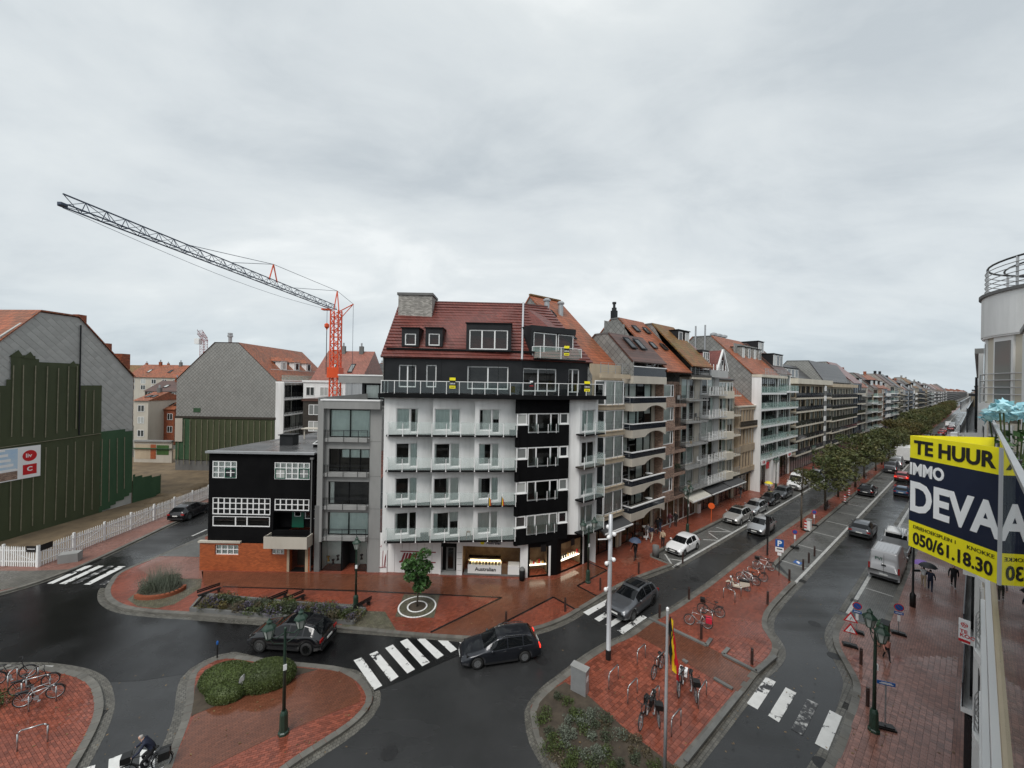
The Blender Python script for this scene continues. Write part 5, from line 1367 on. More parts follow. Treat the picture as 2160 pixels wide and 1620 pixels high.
# ================================================================== THE ROW ALONG THE STREET
VF = 22.4
def rail_part(t, name, x, y, z, w, m, h=1.0, rails=4, post=1.0, r=.018, rot=0):
    me = cached(('rl', round(w, 2), h, rails, post, r, m), lambda: railing(w, h, rails, post, r).mesh(name, m))
    return ob(name, me, t, (x, y, z), rot)
def bx(t, name, m, *a): return MB().box(*a).build(name, m, t)
def glazing(t, x0, x1, z0, h, y, n, frame, far=False):
    for i in range(n):
        w = (x1 - x0) / n
        window(t, x0 + i * w, z0, w, h, y=y, frame=frame, fw=.07, far=far, curtain=None if far else rnd_curtain(), mull=(.5,) if w > 1.9 else ())
# every storey style: (thing, width, slab height, storey height, wall material, far)
def st_rail(t, w, z, h, wm, far, rm='galv', proj=1.15, col='concrete', frame='white_frame'):
    a, b = w * .1, w * .74
    glazing(t, a, b, z + .1, h - .45, .12, max(1, round(w / 2.6)), frame, far)
    bx(t, 'balcony_slab', col, .1, -proj, z - .16, w - .1, 0, z)
    rail_part(t, 'railing', .15, -proj + .05, z, w - .3, rm, 1.0, 5)
    for x in (.15, w - .15): rail_part(t, 'railing', x, -proj + .05, z, proj - .1, rm, 1.0, 5, rot=PI / 2)
    return [(a, b, z + .1, z + h - .35)]
def st_glass(t, w, z, h, wm, far, proj=1.3, gm='glass_green', col='white_paint'):
    glazing(t, .3, w - .3, z + .05, h - .4, .15, max(1, round(w / 2.2)), 'anthracite', far)
    bx(t, 'balcony_slab', col, .0, -proj, z - .28, w - .15, 0, z)
    bx(t, 'glass_panel', gm, .05, -proj + .02, z + .02, w - .2, -proj + .035, z + 1.0)
    bx(t, 'glass_panel', gm, .05, -proj + .04, z + .02, .065, -.05, z + 1.0)
    rail_part(t, 'handrail', .05, -proj + .03, z, w - .25, 'galv', 1.02, 1, 1.4)
    return [(.3, w - .3, z + .05, z + h - .35)]
def st_long(t, w, z, h, wm, far, proj=1.0, col='cream', pm='glass_smoke'):
    n = max(2, round(w / 3.2)); hs = []
    for i in range(n):
        a, b = w * i / n + .3, w * (i + 1) / n - .3
        glazing(t, a, b, z + .1, h - .5, .12, 1, 'anthracite', far); hs.append((a, b, z + .1, z + h - .4))
    bx(t, 'balcony_slab', col, .1, -proj, z - .28, w - .1, 0, z)
    for i in range(n): bx(t, 'balcony_parapet', pm, w * i / n + .15, -proj + .02, z + .1, w * (i + 1) / n - .15, -proj + .06, z + .95)
    rail_part(t, 'handrail', .12, -proj + .04, z, w - .24, 'dark_metal', 1.0, 1, 1.6)
    return hs
def st_bay(t, w, z, h, wm, far):
    p = .85; pts = [(.35, 0), (.95, -p), (w - .75, -p), (w - .15, 0)]
    for i in range(3):
        sg = Seg(t, pts[i], pts[i + 1])
        sg.put('bay_band', MB().box(-.03, -.06, z - .38, sg.L + .03, .3, z), wm); sg.put('bay_ledge', MB().box(-.05, -.14, z, sg.L + .05, .3, z + .07), wm)
        sg.win(.04, z + .08, sg.L - .08, h - .5, y=.05, mull=(.5,) if i == 1 else (), far=far or i != 1, curtain=('curtain', .02, .98, .98, 0) if R.random() < .6 else rnd_curtain(), fw=.09)
    MB().prism(pts, z - .39, z - .3).build('bay_soffit', wm, t)
    rail_part(t, 'railing', .55, -p - .35, z, w - .9, 'galv', .95, 3, .9, .014)
    return [(.4, w - .2, z + .1, z + h - .4)]
def st_arch(t, w, z, h, wm, far):
    p = 1.3; glazing(t, .1, w - .55, z + .1, h - .3, .15, 4, 'black_trim', far)
    n = 12; zt = z + .02; pl = [(.0, zt), (w, zt), (w, z - .95)]
    a, b = w - .25, w * .36
    pl = [(.0, z - .75), (w * .3, z - .75)] + [(b + (a - b) * i / n - .0, z - .75 + .52 * math.sin(PI * i / n) ** .7) for i in range(n + 1)] + [(w, z - .75), (w, zt), (0, zt)]
    MB().exty(pl, -p, -p + .16).build('arched_beam', wm, t)
    bx(t, 'balcony_slab', wm, 0, -p + .161, z - .2, w, 0, z - .02); bx(t, 'beam_end', wm, 0, -p + .162, z - .75, .16, -.3, z - .201)
    bx(t, 'balcony_parapet', 'glass_smoke', .02, -p + .03, z + .03, w - .04, -p + .07, z + .55); bx(t, 'balcony_parapet', 'glass_smoke', .02, -p + .08, z + .03, .06, -.05, z + .55)
    bx(t, 'handrail', 'white_frame', -.03, -p - .06, z + .57, w, -p + .12, z + .66); bx(t, 'handrail', 'white_frame', -.03, -p + .121, z + .57, .1, 0, z + .66)
    return [(.1, w - .55, z + .1, z + h - .2)]
def st_brick(t, w, z, h, wm, far):
    a = w * .5
    bx(t, 'brick_bay', wm, .02, -.9, z - .35, a, 0, z + .75)
    for x in (.02, a - .14): bx(t, 'brick_pier', wm, x, -.9, z + .75, x + .14, 0, z + h - .35)
    window(t, .2, z + .78, a - .4, h - 1.15, y=-.8, mull=(.75,), far=far, curtain=('curtain', .1, .9, .98, 0))
    glazing(t, a + .1, w - .6, z + .05, h - .4, .12, 1, 'anthracite', far)
    bx(t, 'balcony_slab', wm, a + .002, -.9, z - .35, w - .05, 0, z); bx(t, 'brick_pier', wm, w - .45, -.25, z, w - .05, 0, z + h - .35)
    rail_part(t, 'railing', a + .05, -.85, z, w - a - .15, 'dark_metal', .95, 6, .25, .02)
    return [(a + .1, w - .6, z + .05, z + h - .35)]
def st_cream(t, w, z, h, wm, far):
    window(t, .3, z + .35, w * .45, h - .8, y=.12, mull=(.5,), far=far, curtain=rnd_curtain()); glazing(t, w * .55, w - .3, z + .05, h - .5, .12, 1, 'white_frame', far)
    p = [(.1, 0), (.35, -.7), (w * .5, -.95), (w * .5, 0)]
    MB().prism(p, z - .45, z + .55).build('balcony_parapet', wm, t)
    bx(t, 'balcony_slab', wm, w * .5 + .002, -.95, z - .2, w - .1, 0, z)
    rail_part(t, 'railing', w * .5 + .05, -.9, z, w * .5 - .2, 'galv', .95, 6, .9)
    return [(.3, .3 + w * .45, z + .35, z + h - .45), (w * .55, w - .3, z + .05, z + h - .45)]
def st_white(t, w, z, h, wm, far):
    r = st_rail(t, w, z, h, wm, far, 'white_frame', 1.15, 'grey_render')
    for i in range(int(w / .8)): bx(t, 'baluster', 'white_frame', .3 + i * .8, -1.12, z, .36 + i * .8, -1.06, z + .98)
    return r
def st_stone(t, w, z, h, wm, far):
    hs = []
    for i in range(5):
        x = .5 + i * (w - 1) / 5; window(t, x, z + .7, (w - 1) / 5 - .3, h - 1.2, y=-.45, frame='tan_stone', far=True, fw=.05)
        bx(t, 'pilaster', wm, x - .22, -.62, z + .55, x - .08, -.40, z + h - .4)
    bx(t, 'stone_bay', wm, .2, -.4, z - .1, w - .2, 0, z + h - .05)
    bx(t, 'stone_band', wm, .15, -.6, z - .1, w - .15, -.401, z + .62); bx(t, 'stone_band', wm, .15, -.6, z + h - .42, w - .15, -.401, z + h - .1)
    return hs
STY = dict(rail=st_rail, glass=st_glass, long=st_long, bay=st_bay, arch=st_arch, brick=st_brick, cream=st_cream, white=st_white, stone=st_stone)
def rowhouse(u0, u1, label, style, floors, top, wm, prof, roofm, gm='shingle_big', far=False, shop='dark', name='apartment_house', group=None, depth=13, plain=False, awn=None):
    """floors: slab heights; prof: roof outline as (inward, height) from the street eave to the rear eave"""
    w = u1 - u0 - .02
    t = thing(name, label, 'building', XY(u0, VF), ANG, group)
    hs = []
    zz = list(floors) + [top]
    for i, z in enumerate(floors):
        hs += STY[style](t, w, z, zz[i + 1] - z, wm, far) or []
    # shop front
    sh_ = [(.35, w - .35, .1, floors[0] - .7)]
    window(t, .35, .1, w - .7, round(floors[0] - .8, 2), y=.2, mull=tuple((i + 1) / max(2, round(w / 1.6)) for i in range(max(2, round(w / 1.6)) - 1)), frame='black_trim' if shop == 'dark' else 'white_frame', far=far or plain, name='shop_window', room='room_warm', glass='glass_clear')
    if not (far or plain): bx(t, 'shop_lamp', 'shop_glow', .8, .75, floors[0] - 1.0, w - .8, .85, floors[0] - .95)
    wall_holes(MB(), 0, w, 0, top, sh_ + hs, 0, .25).build('wall', wm, t)
    bx(t, 'fascia', 'black_trim' if shop == 'dark' else 'concrete', .1, -.08, floors[0] - .66, w - .1, -.005, floors[0] - .2)
    # gable walls and roof
    pr = [(0, 0), (0, top)] + [p for p in prof if p[0] > 0] + [(depth, 0)]
    MB().extx(pr, 0, .05).build('gable_wall', gm, t); MB().extx(pr, w - .05, w).build('gable_wall', gm, t)
    for (a, za), (b, zb) in zip(prof, prof[1:]):
        if b <= a: continue
        rm = roofm if abs(zb - za) > .3 else 'roof_membrane'
        roof_plane('roof', (-.06, a, za + .06), (w + .02, a, za + .06), (w + .02, b, zb + .06), (-.06, b, zb + .06), rm, t, .16)
    if awn:
        a0, a1, am = awn; zz0 = floors[0] - .5
        MB().add([(a0, -.1, zz0), (a1, -.1, zz0), (a1, -1.7, zz0 - .55), (a0, -1.7, zz0 - .55), (a1, -1.7, zz0 - .8), (a0, -1.7, zz0 - .8), (a0, -.1, zz0 - .05), (a1, -.1, zz0 - .05)], [(3, 2, 1, 0), (5, 4, 2, 3), (0, 6, 5, 3), (1, 2, 4, 7)]).build('awning', am, t)
        MB().bar((a0, -1.72, zz0 - .62), (a1, -1.72, zz0 - .62), .12).build('awning_bar', 'white_frame', t)
    return t
def sky_on(t, w, prof_a, prof_b, xs, fa, fb, dx=.8, **k):
    """skylights between heights fa..fb on the slope prof_a -> prof_b"""
    A, B = Vector((0, *prof_a)), Vector((0, *prof_b))
    for x in xs:
        q = [A.lerp(B, f_) + Vector((xx, -.08, .12)) for xx, f_ in ((x, fa), (x + dx, fa), (x + dx, fb), (x, fb))]
        skylight(t, *q, **k)
def box_dormer(t, x0, x1, y, z0, z1, m='anthracite', depth=2.5, nw=1, wm='white_frame'):
    bx(t, 'dormer', m, x0, y, z0, x1, y + depth, z1)
    bx(t, 'dormer_roof', 'black_trim', x0 - .1, y - .12, z1, x1 + .1, y + depth, z1 + .1)
    for i in range(nw):
        ww = (x1 - x0) / nw; window(t, x0 + i * ww + .15, z0 + .2, ww - .3, z1 - z0 - .4, y=y - .06, frame=wm, far=True, fw=.06)

# 1: beige bays, orange roof behind the corner building
p1_ = [(.6, 18.0), (8.6, 25.6), (16, 18)]
t = rowhouse(27.9, 32.55, 'narrow beige stone house with stacked bay windows, first beside the white corner building', 'bay', [4.05, 6.6, 9.2, 11.75, 14.15], 16.9, 'beige_stone', p1_, 'roof_orange', awn=(.1, 4.3, 'awning'))
bx(t, 'terrace_parapet', 'beige_stone', .05, -1.0, 16.7, 4.6, -.8, 17.1); rail_part(t, 'railing', .1, -.9, 17.1, 4.4, 'galv', 1.0, 5, 1.1); bx(t, 'terrace_wall', 'beige_stone', 0, .1, 16.9, 4.6, .3, 18.0)
sky_on(t, 0, (.6, 18), (8.6, 25.6), (.6,), .66, .76, .7); sky_on(t, 0, (.6, 18), (8.6, 25.6), (.4,), .32, .42, 1.0)
MB().bar((-.06, 8.6, 25.72), (4.7, 8.6, 25.75), .3, .16).build('ridge_tiles', 'roof_mossy', t)
text(t, 'nis', .6, 'gold_sign', (2.3, -.09, 2.6), bold=.02)
for x in (.5, 2.6): MB().cyl((x, 6.5, 23), (x, 6.5, 24.7), .28, .28, 10).lathe([(.4, 0), (.4, .15), (.2, .3)], 10, (x, 6.5, 24.75)).build('flue', 'galv', t)
# 2: arched concrete balconies
p2_ = [(-1.3, 18.35), (1.68, 21.4), (3.4, 21.4), (8, 17.5)]
t = rowhouse(32.55, 38.8, 'grey-beige concrete house with arched balcony fronts and white rails', 'arch', [3.65, 6.25, 8.95, 11.7, 14.3], 17.0, 'greige', p2_, 'roof_brown', awn=None)
z = 17.0; bx(t, 'roof_terrace', 'greige', 0, -1.3, z - .75, 6.2, 0, z); bx(t, 'balcony_parapet', 'glass_smoke', .05, -1.28, z, 6.1, -1.24, z + .85); bx(t, 'handrail', 'white_frame', 0, -1.34, z + .87, 6.15, -1.16, z + .96)
sky_on(t, 0, (-1.3, 18.35), (1.68, 21.4), (1.6, 3.4), .45, .85, 1.0); box_dormer(t, 3.6, 6.1, -.4, 17.1, 18.9, 'shingle_grey', 2, 2)
MB().extx([(-1.3, 17), (-1.3, 18.4), (1.68, 21.4), (3.4, 21.4), (3.4, 17)], -.02, .04).build('gable_wall', 'shingle_big', t)
# 3: brown brick
p3_ = [(-1.5, 17.6), (4.9, 24.1), (6.0, 24.1), (12, 18)]
t = rowhouse(38.8, 44.1, 'brown brick house with window bays and black railed loggias', 'brick', [3.7, 6.3, 8.9, 11.5, 14.1], 16.6, 'brown_brick_wall', p3_, 'roof_orange', shop='light')
sky_on(t, 0, (-1.5, 17.6), (4.9, 24.1), (.9, 3.2), .72, .84, .9); sky_on(t, 0, (-1.5, 17.6), (4.9, 24.1), (1.2, 3.6), .40, .52, .9)
MB().extx([(4.0, 18), (4.0, 23.2), (6.9, 24.0), (6.9, 18)], -.12, -.07).build('gable_wall', 'shingle_big', t)
bx(t, 'chimney', 'anthracite', .45, 5.8, 24, 1.05, 6.4, 25.2); MB().lathe([(.3, 0), (.3, .35), (.16, .4), (.16, .8), (.25, .82), (.25, 1.05)], 10, (.75, 6.1, 25.2)).build('chimney_pot', 'dark_metal', t)
text(t, 'JOLI', .6, 'white_sign', (.5, -.15, 2.95), bold=.01)
# 4: grey with steel balconies
p4_ = [(-1.6, 18.4), (3.65, 23.9), (4.6, 23.9), (11, 18)]
t = rowhouse(44.1, 49.4, 'greige house with steel railed balconies, dark cornice and a white-fronted roof terrace', 'rail', [3.9, 6.5, 9.2, 11.9, 14.5], 17.3, 'greige', p4_, 'roof_mossy', shop='light', awn=(.3, 5.0, 'awning_cream'))
bx(t, 'cornice', 'dark_wood', -.05, -1.4, 17.2, 5.3, 0, 17.45)
for i in range(14): bx(t, 'corbel', 'cream', .15 + i * .37, -1.42, 16.95, .3 + i * .37, -1.1, 17.19)
rail_part(t, 'railing', .1, -1.3, 17.45, 5.1, 'galv', .9, 4)
box_dormer(t, 2.9, 4.2, 1.8, 21.2, 23.2, 'anthracite', 2.4); box_dormer(t, 4.6, 5.9, 1.8, 21.2, 23.2, 'anthracite', 2.4)
# 5: white balconies with a little gable
p5_ = [(-.2, 18.3), (4, 22.2), (8, 18)]
t = rowhouse(49.4, 55.0, 'grey house with white balconies and a small pointed white gable on top', 'white', [3.9, 6.6, 9.4, 12.2, 15.1], 17.9, 'grey_render', p5_, 'roof_red_dark', awn=(.1, 5.4, 'awning'))
bx(t, 'terrace_parapet', 'grey_render', 0, -1.2, 17.3, 5.4, -1.05, 18.2)
for i in range(6): bx(t, 'baluster', 'white_frame', .2 + i * .9, -1.15, 18.2, .28 + i * .9, -1.07, 18.95)
MB().add([(2.2, -1.0, 18.3), (5.5, -1.0, 18.3), (3.9, -1.0, 20.9), (3.9, 3.0, 20.9), (2.2, 3, 18.3), (5.5, 3, 18.3)], [(0, 2, 3, 4), (2, 1, 5, 3)]).build('gable_roof', 'roof_red_dark', t)
for a, b in (((2.2, 18.2), (3.9, 20.95)), ((3.9, 20.95), (5.5, 18.2))): MB().bar((a[0], -1.1, a[1]), (b[0], -1.1, b[1]), .2, .22).build('gable_board', 'white_frame', t)
window(t, 3.1, 18.3, 1.6, 1.3, y=-.9, far=True, mull=(.5,)); window(t, .3, 18.3, 1.7, 2.2, y=-.2, far=True, mull=(.33, .66), trans=(.6,)); bx(t, 'dormer', 'anthracite', .1, -.1, 20.5, 2.1, 2.5, 20.8)
# 6: cream rounded parapets
t = rowhouse(55.0, 60.3, 'cream house with rounded balcony parapets beside the low stone house', 'cream', [3.9, 6.6, 9.4, 12.2], 15.0, 'cream', [(0, 17.2), (2.6, 17.6), (9, 17.4)], 'roof_membrane', awn=(.1, 5.2, 'awning'))
st_cream(t, 5.3, 15.0, 2.2, 'cream', False); bx(t, 'attic', 'cream', 0, .3, 15.0, 5.3, .5, 17.2)
MB().add([(0, 0, 17.0), (5.3, 0, 17.0), (5.3, 3, 19.2), (0, 3, 19.2)], [(0, 1, 2, 3)]).build('roof', 'roof_brown', t)
# 7: low stone house
t = rowhouse(60.3, 66.9, 'low tan stone old house with a red tiled roof, between taller blocks', 'stone', [3.6, 7.0, 10.4], 13.2, 'tan_stone', [(-.5, 13.2), (3.4, 16.8), (8, 13)], 'roof_orange', 'tan_stone', awn=None)
bx(t, 'balcony_slab', 'tan_stone', .1, -.9, 10.1, 6.5, 0, 10.35); rail_part(t, 'railing', .15, -.85, 10.35, 6.3, 'dark_wood', .8, 2, .4, .05); bx(t, 'cornice', 'cream', -.1, -.7, 13.2, 6.7, 0, 13.4)
# 8: white glass balconies, shingled gable
p8_ = [(-.2, 18.2), (6.2, 24.7), (9.4, 24.8), (16, 18)]
t = rowhouse(66.9, 79.4, 'white block with green glass balconies and a large grey shingled gable', 'glass', [4.9, 7.5, 10.1, 12.75, 15.3], 18.1, 'white_render', p8_, 'roof_orange', 'shingle_big', shop='dark', depth=16)
bx(t, 'cornice', 'cream', -.1, -1.4, 17.75, 12.4, 0, 18.15); rail_part(t, 'railing', 1.8, -1.25, 18.15, 10.4, 'galv', 1.0, 2, .7, .03); bx(t, 'end_pier', 'white_render', -.05, -1.3, 0, .2, 0, 17.7)
for x in (5.5, 8.5): bx(t, 'pier', 'white_render', x, -1.2, 0, x + .9, -.3, 4.6)
bx(t, 'roof_screen', 'shingle_grey', 2.0, 3.3, 21.0, 12.2, 3.5, 23.4)
for x in (3.6, 6.2, 8.8, 11.2): box_dormer(t, x - .5, x + .7, 2.6, 20.9, 22.9, 'shingle_grey', 2)
for x in (5, 7.2, 9.4): MB().lathe([(.3, 0), (.3, .6), (.6, .7), (.6, 1.0), (.2, 1.2)], 10, (x, 8, 24.7)).build('roof_fan', 'galv', t)
for y in (8.8, 7.2): MB().cyl((-.15, y, 18), (-.15, y, 26.6), .14, .14, 8).build('flue', 'galv', t)
bx(t, 'shop_sign', 'white_sign', .2, -1.5, 4.2, 2.1, -1.4, 5.0); text(t, 'H M', .6, 'red_sign', (.4, -1.51, 4.4), bold=.02); bx(t, 'shop_sign', 'red_sign', 2.4, -1.5, 3.4, 3.4, -1.4, 4.4)
# 9
p9_ = [(-.2, 18.6), (5.5, 24.4), (9, 24.4), (15, 18)]
t = rowhouse(79.4, 86.3, 'narrow white block with glass balconies and black box dormers', 'glass', [4.9, 7.5, 10.1, 12.75, 15.6], 18.8, 'white_render', p9_, 'roof_brown', 'shingle_grey')
box_dormer(t, 1, 6.4, 1.2, 20.0, 22.3, 'anthracite', 3, 3); box_dormer(t, 1.5, 4.5, 3.8, 22.6, 24.8, 'anthracite', 3, 2); bx(t, 'shop_sign', 'white_sign', .4, -1.5, 4.1, 2.4, -1.4, 4.9); text(t, 'NEW', .6, 'red_sign', (.55, -1.51, 4.3), bold=.02)
# 10, 11: long cream blocks
t = rowhouse(86.3, 113.2, 'long cream block with dark balcony parapets and a pale roof band', 'long', [3.6, 6.3, 9.0, 11.7, 14.3], 17.0, 'beige_stone', [(1.5, 17.0), (6, 21.5), (9, 21.5), (14, 17)], 'roof_slate', 'shingle_grey', depth=14, plain=True)
bx(t, 'cornice', 'cream', -.1, -1.2, 17.0, 26.9, 1.4, 18.0); box_dormer(t, 2, 12, 1.8, 18.2, 20.2, 'anthracite', 3, 4)
for i in range(12): bx(t, 'striped_pier', 'white_paint' if i % 2 else 'concrete_dark', 20.2, -1.1, 3.6 + i * 1.1, 21.6, -.95, 4.7 + i * 1.1)
t = rowhouse(113.9, 143.2, 'cream corner block with brown balcony parapets and a broad shingled gable', 'long', [3.3, 6.0, 8.7, 11.4, 14.0], 16.6, 'cream', [(.5, 17.8), (3.6, 22.9), (8, 23.0), (12, 18)], 'roof_slate', 'shingle_grey', depth=14, plain=True)
bx(t, 'cornice', 'beige_stone', -.1, -1.1, 16.6, 29, .4, 17.4); rail_part(t, 'railing', .2, -1.0, 17.4, 28.6, 'galv', .9, 2, 2)
# the rest of the row: every block its own make-up
u = 143.4
ri = random.Random(5)
desc = {'rail': 'steel railed', 'glass': 'glass fronted', 'long': 'dark parapet', 'brick': 'brick bayed', 'white': 'white railed', 'cream': 'rounded cream'}
roofd = {'roof_orange': 'orange', 'roof_brown': 'brown', 'roof_slate': 'slate', 'roof_pink': 'pink', 'roof_mossy': 'mossy', 'roof_red_dark': 'dark red'}
walld = {'white_render': 'white', 'cream': 'cream', 'greige': 'greige', 'grey_render': 'grey', 'brown_brick_wall': 'brown brick', 'blue_grey': 'blue-grey', 'beige_stone': 'beige', 'concrete': 'concrete'}
ordn = ['first', 'second', 'third', 'fourth', 'fifth', 'sixth', 'seventh', 'eighth', 'ninth', 'tenth', 'eleventh', 'twelfth', 'thirteenth', 'fourteenth', 'fifteenth', 'sixteenth', 'seventeenth', 'eighteenth', 'nineteenth', 'twentieth']
k = 0
while u < 640:
    w = ri.uniform(8, 15) if u < 300 else ri.uniform(16, 26)
    sty = ri.choice(['rail', 'glass', 'long', 'brick', 'white', 'long']); wm = ri.choice(list(walld)); rf = ri.choice(list(roofd))
    top = ri.uniform(16.0, 18.0); nf = 5; fl = [3.6 + (top - 3.6) * i / nf for i in range(nf)]
    if ri.random() < .15: top -= 2.7; fl = fl[:4]
    rz = top + ri.uniform(4.2, 6.5); ry = (rz - top) / 1.05
    lab = '%s block, %s balconies, %s roof, %s beyond the cream corner block' % (walld[wm], desc[sty], roofd[rf], ordn[k] if k < 20 else 'number %s' % ['twenty-one', 'twenty-two', 'twenty-three', 'twenty-four', 'twenty-five', 'twenty-six', 'twenty-seven', 'twenty-eight', 'twenty-nine', 'thirty', 'thirty-one', 'thirty-two', 'thirty-three', 'thirty-four', 'thirty-five', 'thirty-six', 'thirty-seven', 'thirty-eight'][k - 20])
    if u < 420:
        t = rowhouse(u, u + w, lab, sty, fl, top, wm, [(-.2, top), (ry, rz), (ry + 2.5, rz), (14, top)], rf, ri.choice(['shingle_grey', 'shingle_big', 'grey_brick_wall', 'concrete']), far=True, group=None, depth=14)
        if ri.random() < .7: box_dormer(t, w * .2, w * .7, 1.0, top + .8, top + 2.9, 'anthracite', 2.5, 2)
        if ri.random() < .6: bx(t, 'chimney', ri.choice(['red_brick_wall', 'anthracite', 'concrete']), w * .3, ry, rz - .5, w * .3 + 1, ry + .8, rz + 1.3)
    else:
        t = thing('apartment_house', lab, 'building', XY(u, VF), ANG)
        bx(t, 'wall', wm, 0, 0, 0, w - .02, 13, top)
        roof_plane('roof', (0, -.3, top), (w, -.3, top), (w, ry, rz), (0, ry, rz), rf, t); MB().extx([(0, top - .1), (ry, rz), (13, top - .1)], 0, .1).build('gable_wall', 'shingle_grey', t)
        for z in fl:
            bx(t, 'balcony_slab', 'white_paint', .1, -1.0, z - .2, w - .1, 0, z); bx(t, 'balcony_parapet', 'glass_smoke' if k % 2 else 'white_render', .2, -1.0, z, w - .2, -.92, z + .9)
            bx(t, 'window_strip', 'far_pane', .4, -.05, z + .2, w - .4, 0, z + 2.1)
    u += w; k += 1

# ---------------------------------------------------------------- the camera's side of the street beyond the round corner
u = 66; k = 0
while u < 500:
    w = ri.uniform(22, 34); wm = ri.choice(list(walld)); top = ri.uniform(15.5, 18)
    t = thing('apartment_house', '%s block on the right side of the street, %s beyond the round corner' % (walld[wm], ordn[k] if k < 20 else 'number %d' % k), 'building', XY(u + w, .45), ANG + PI)
    bx(t, 'wall', wm, 0, 0, 0, w - .02, 12, top); bx(t, 'roof', 'roof_slate', 0, -.2, top, w - .02, 12, top + .3)
    for i in range(5):
        z = 3.6 + i * 2.6; bx(t, 'balcony_slab', 'white_paint', .1, -.8, z - .2, w - .1, 0, z); bx(t, 'balcony_parapet', 'white_render' if k % 2 else 'glass_smoke', .2, -.8, z, w - .2, -.72, z + .9); bx(t, 'window_strip', 'far_pane', .4, -.05, z + .2, w - .4, 0, z + 2.0)
    u += w; k += 1
# ================================================================== VEHICLES
def lerp_tab(tab, t):
    if t <= tab[0][0]: return tab[0][1]
    for (a, va), (b, vb) in zip(tab, tab[1:]):
        if t <= b: return va + (vb - va) * (t - a) / (b - a)
    return tab[-1][1]
CARS = {
 # L, W, top profile, belt line, windscreen, rear glass, side windows, wheel centres, wheel radius, sill
 'hatch': dict(L=4.0, W=1.74, top=[(0, .55), (.06, .70), (.45, .86), (1.0, .99), (1.78, 1.40), (2.3, 1.48), (3.0, 1.46), (3.5, 1.36), (3.88, 1.02), (3.98, .80), (4.0, .6)], belt=[(0, .52), (.4, .78), (1.0, .90), (2.5, .97), (3.6, 1.03), (4.0, .75)], ws=(1.05, 1.80), rg=(3.48, 3.84), sw=[(1.30, 2.35), (2.45, 3.15)], wh=(.78, 3.3), r=.31, sill=.22),
 'mpv': dict(L=4.35, W=1.80, top=[(0, .58), (.06, .74), (.45, .92), (.95, 1.05), (1.75, 1.50), (2.3, 1.62), (3.3, 1.60), (3.9, 1.48), (4.2, 1.10), (4.33, .85), (4.35, .6)], belt=[(0, .54), (.4, .84), (1.0, .96), (2.5, 1.02), (3.9, 1.06), (4.35, .78)], ws=(1.0, 1.78), rg=(3.85, 4.18), sw=[(1.25, 2.35), (2.45, 3.25), (3.33, 3.8)], wh=(.85, 3.5), r=.32, sill=.22),
 'estate': dict(L=4.62, W=1.82, top=[(0, .50), (.06, .66), (.5, .82), (1.25, .97), (2.05, 1.38), (2.6, 1.47), (3.6, 1.45), (4.15, 1.36), (4.48, 1.02), (4.6, .80), (4.62, .6)], belt=[(0, .48), (.5, .74), (1.2, .88), (2.6, .95), (4.2, 1.02), (4.62, .75)], ws=(1.3, 2.08), rg=(4.12, 4.45), sw=[(1.62, 2.6), (2.7, 3.5), (3.58, 4.1)], wh=(.9, 3.63), r=.325, sill=.22),
 'suv': dict(L=4.66, W=1.92, top=[(0, .62), (.06, .80), (.5, 1.00), (1.25, 1.12), (2.0, 1.54), (2.5, 1.64), (3.4, 1.62), (4.05, 1.48), (4.5, 1.10), (4.64, .88), (4.66, .65)], belt=[(0, .58), (.5, .92), (1.2, 1.02), (2.6, 1.08), (4.1, 1.13), (4.66, .82)], ws=(1.3, 2.04), rg=(3.98, 4.44), sw=[(1.6, 2.6), (2.7, 3.45), (3.53, 3.98)], wh=(.92, 3.77), r=.37, sill=.28),
 'van': dict(L=5.4, W=2.0, top=[(0, .72), (.06, .95), (.35, 1.12), (.85, 1.25), (1.55, 2.05), (2.0, 2.42), (2.6, 2.50), (5.25, 2.48), (5.38, 2.40), (5.4, .9)], belt=[(0, .7), (.4, 1.05), (.9, 1.16), (2.2, 1.22), (5.4, 1.24)], ws=(.95, 1.66), rg=None, sw=[(1.25, 2.15)], wh=(.95, 4.25), r=.35, sill=.28),
}
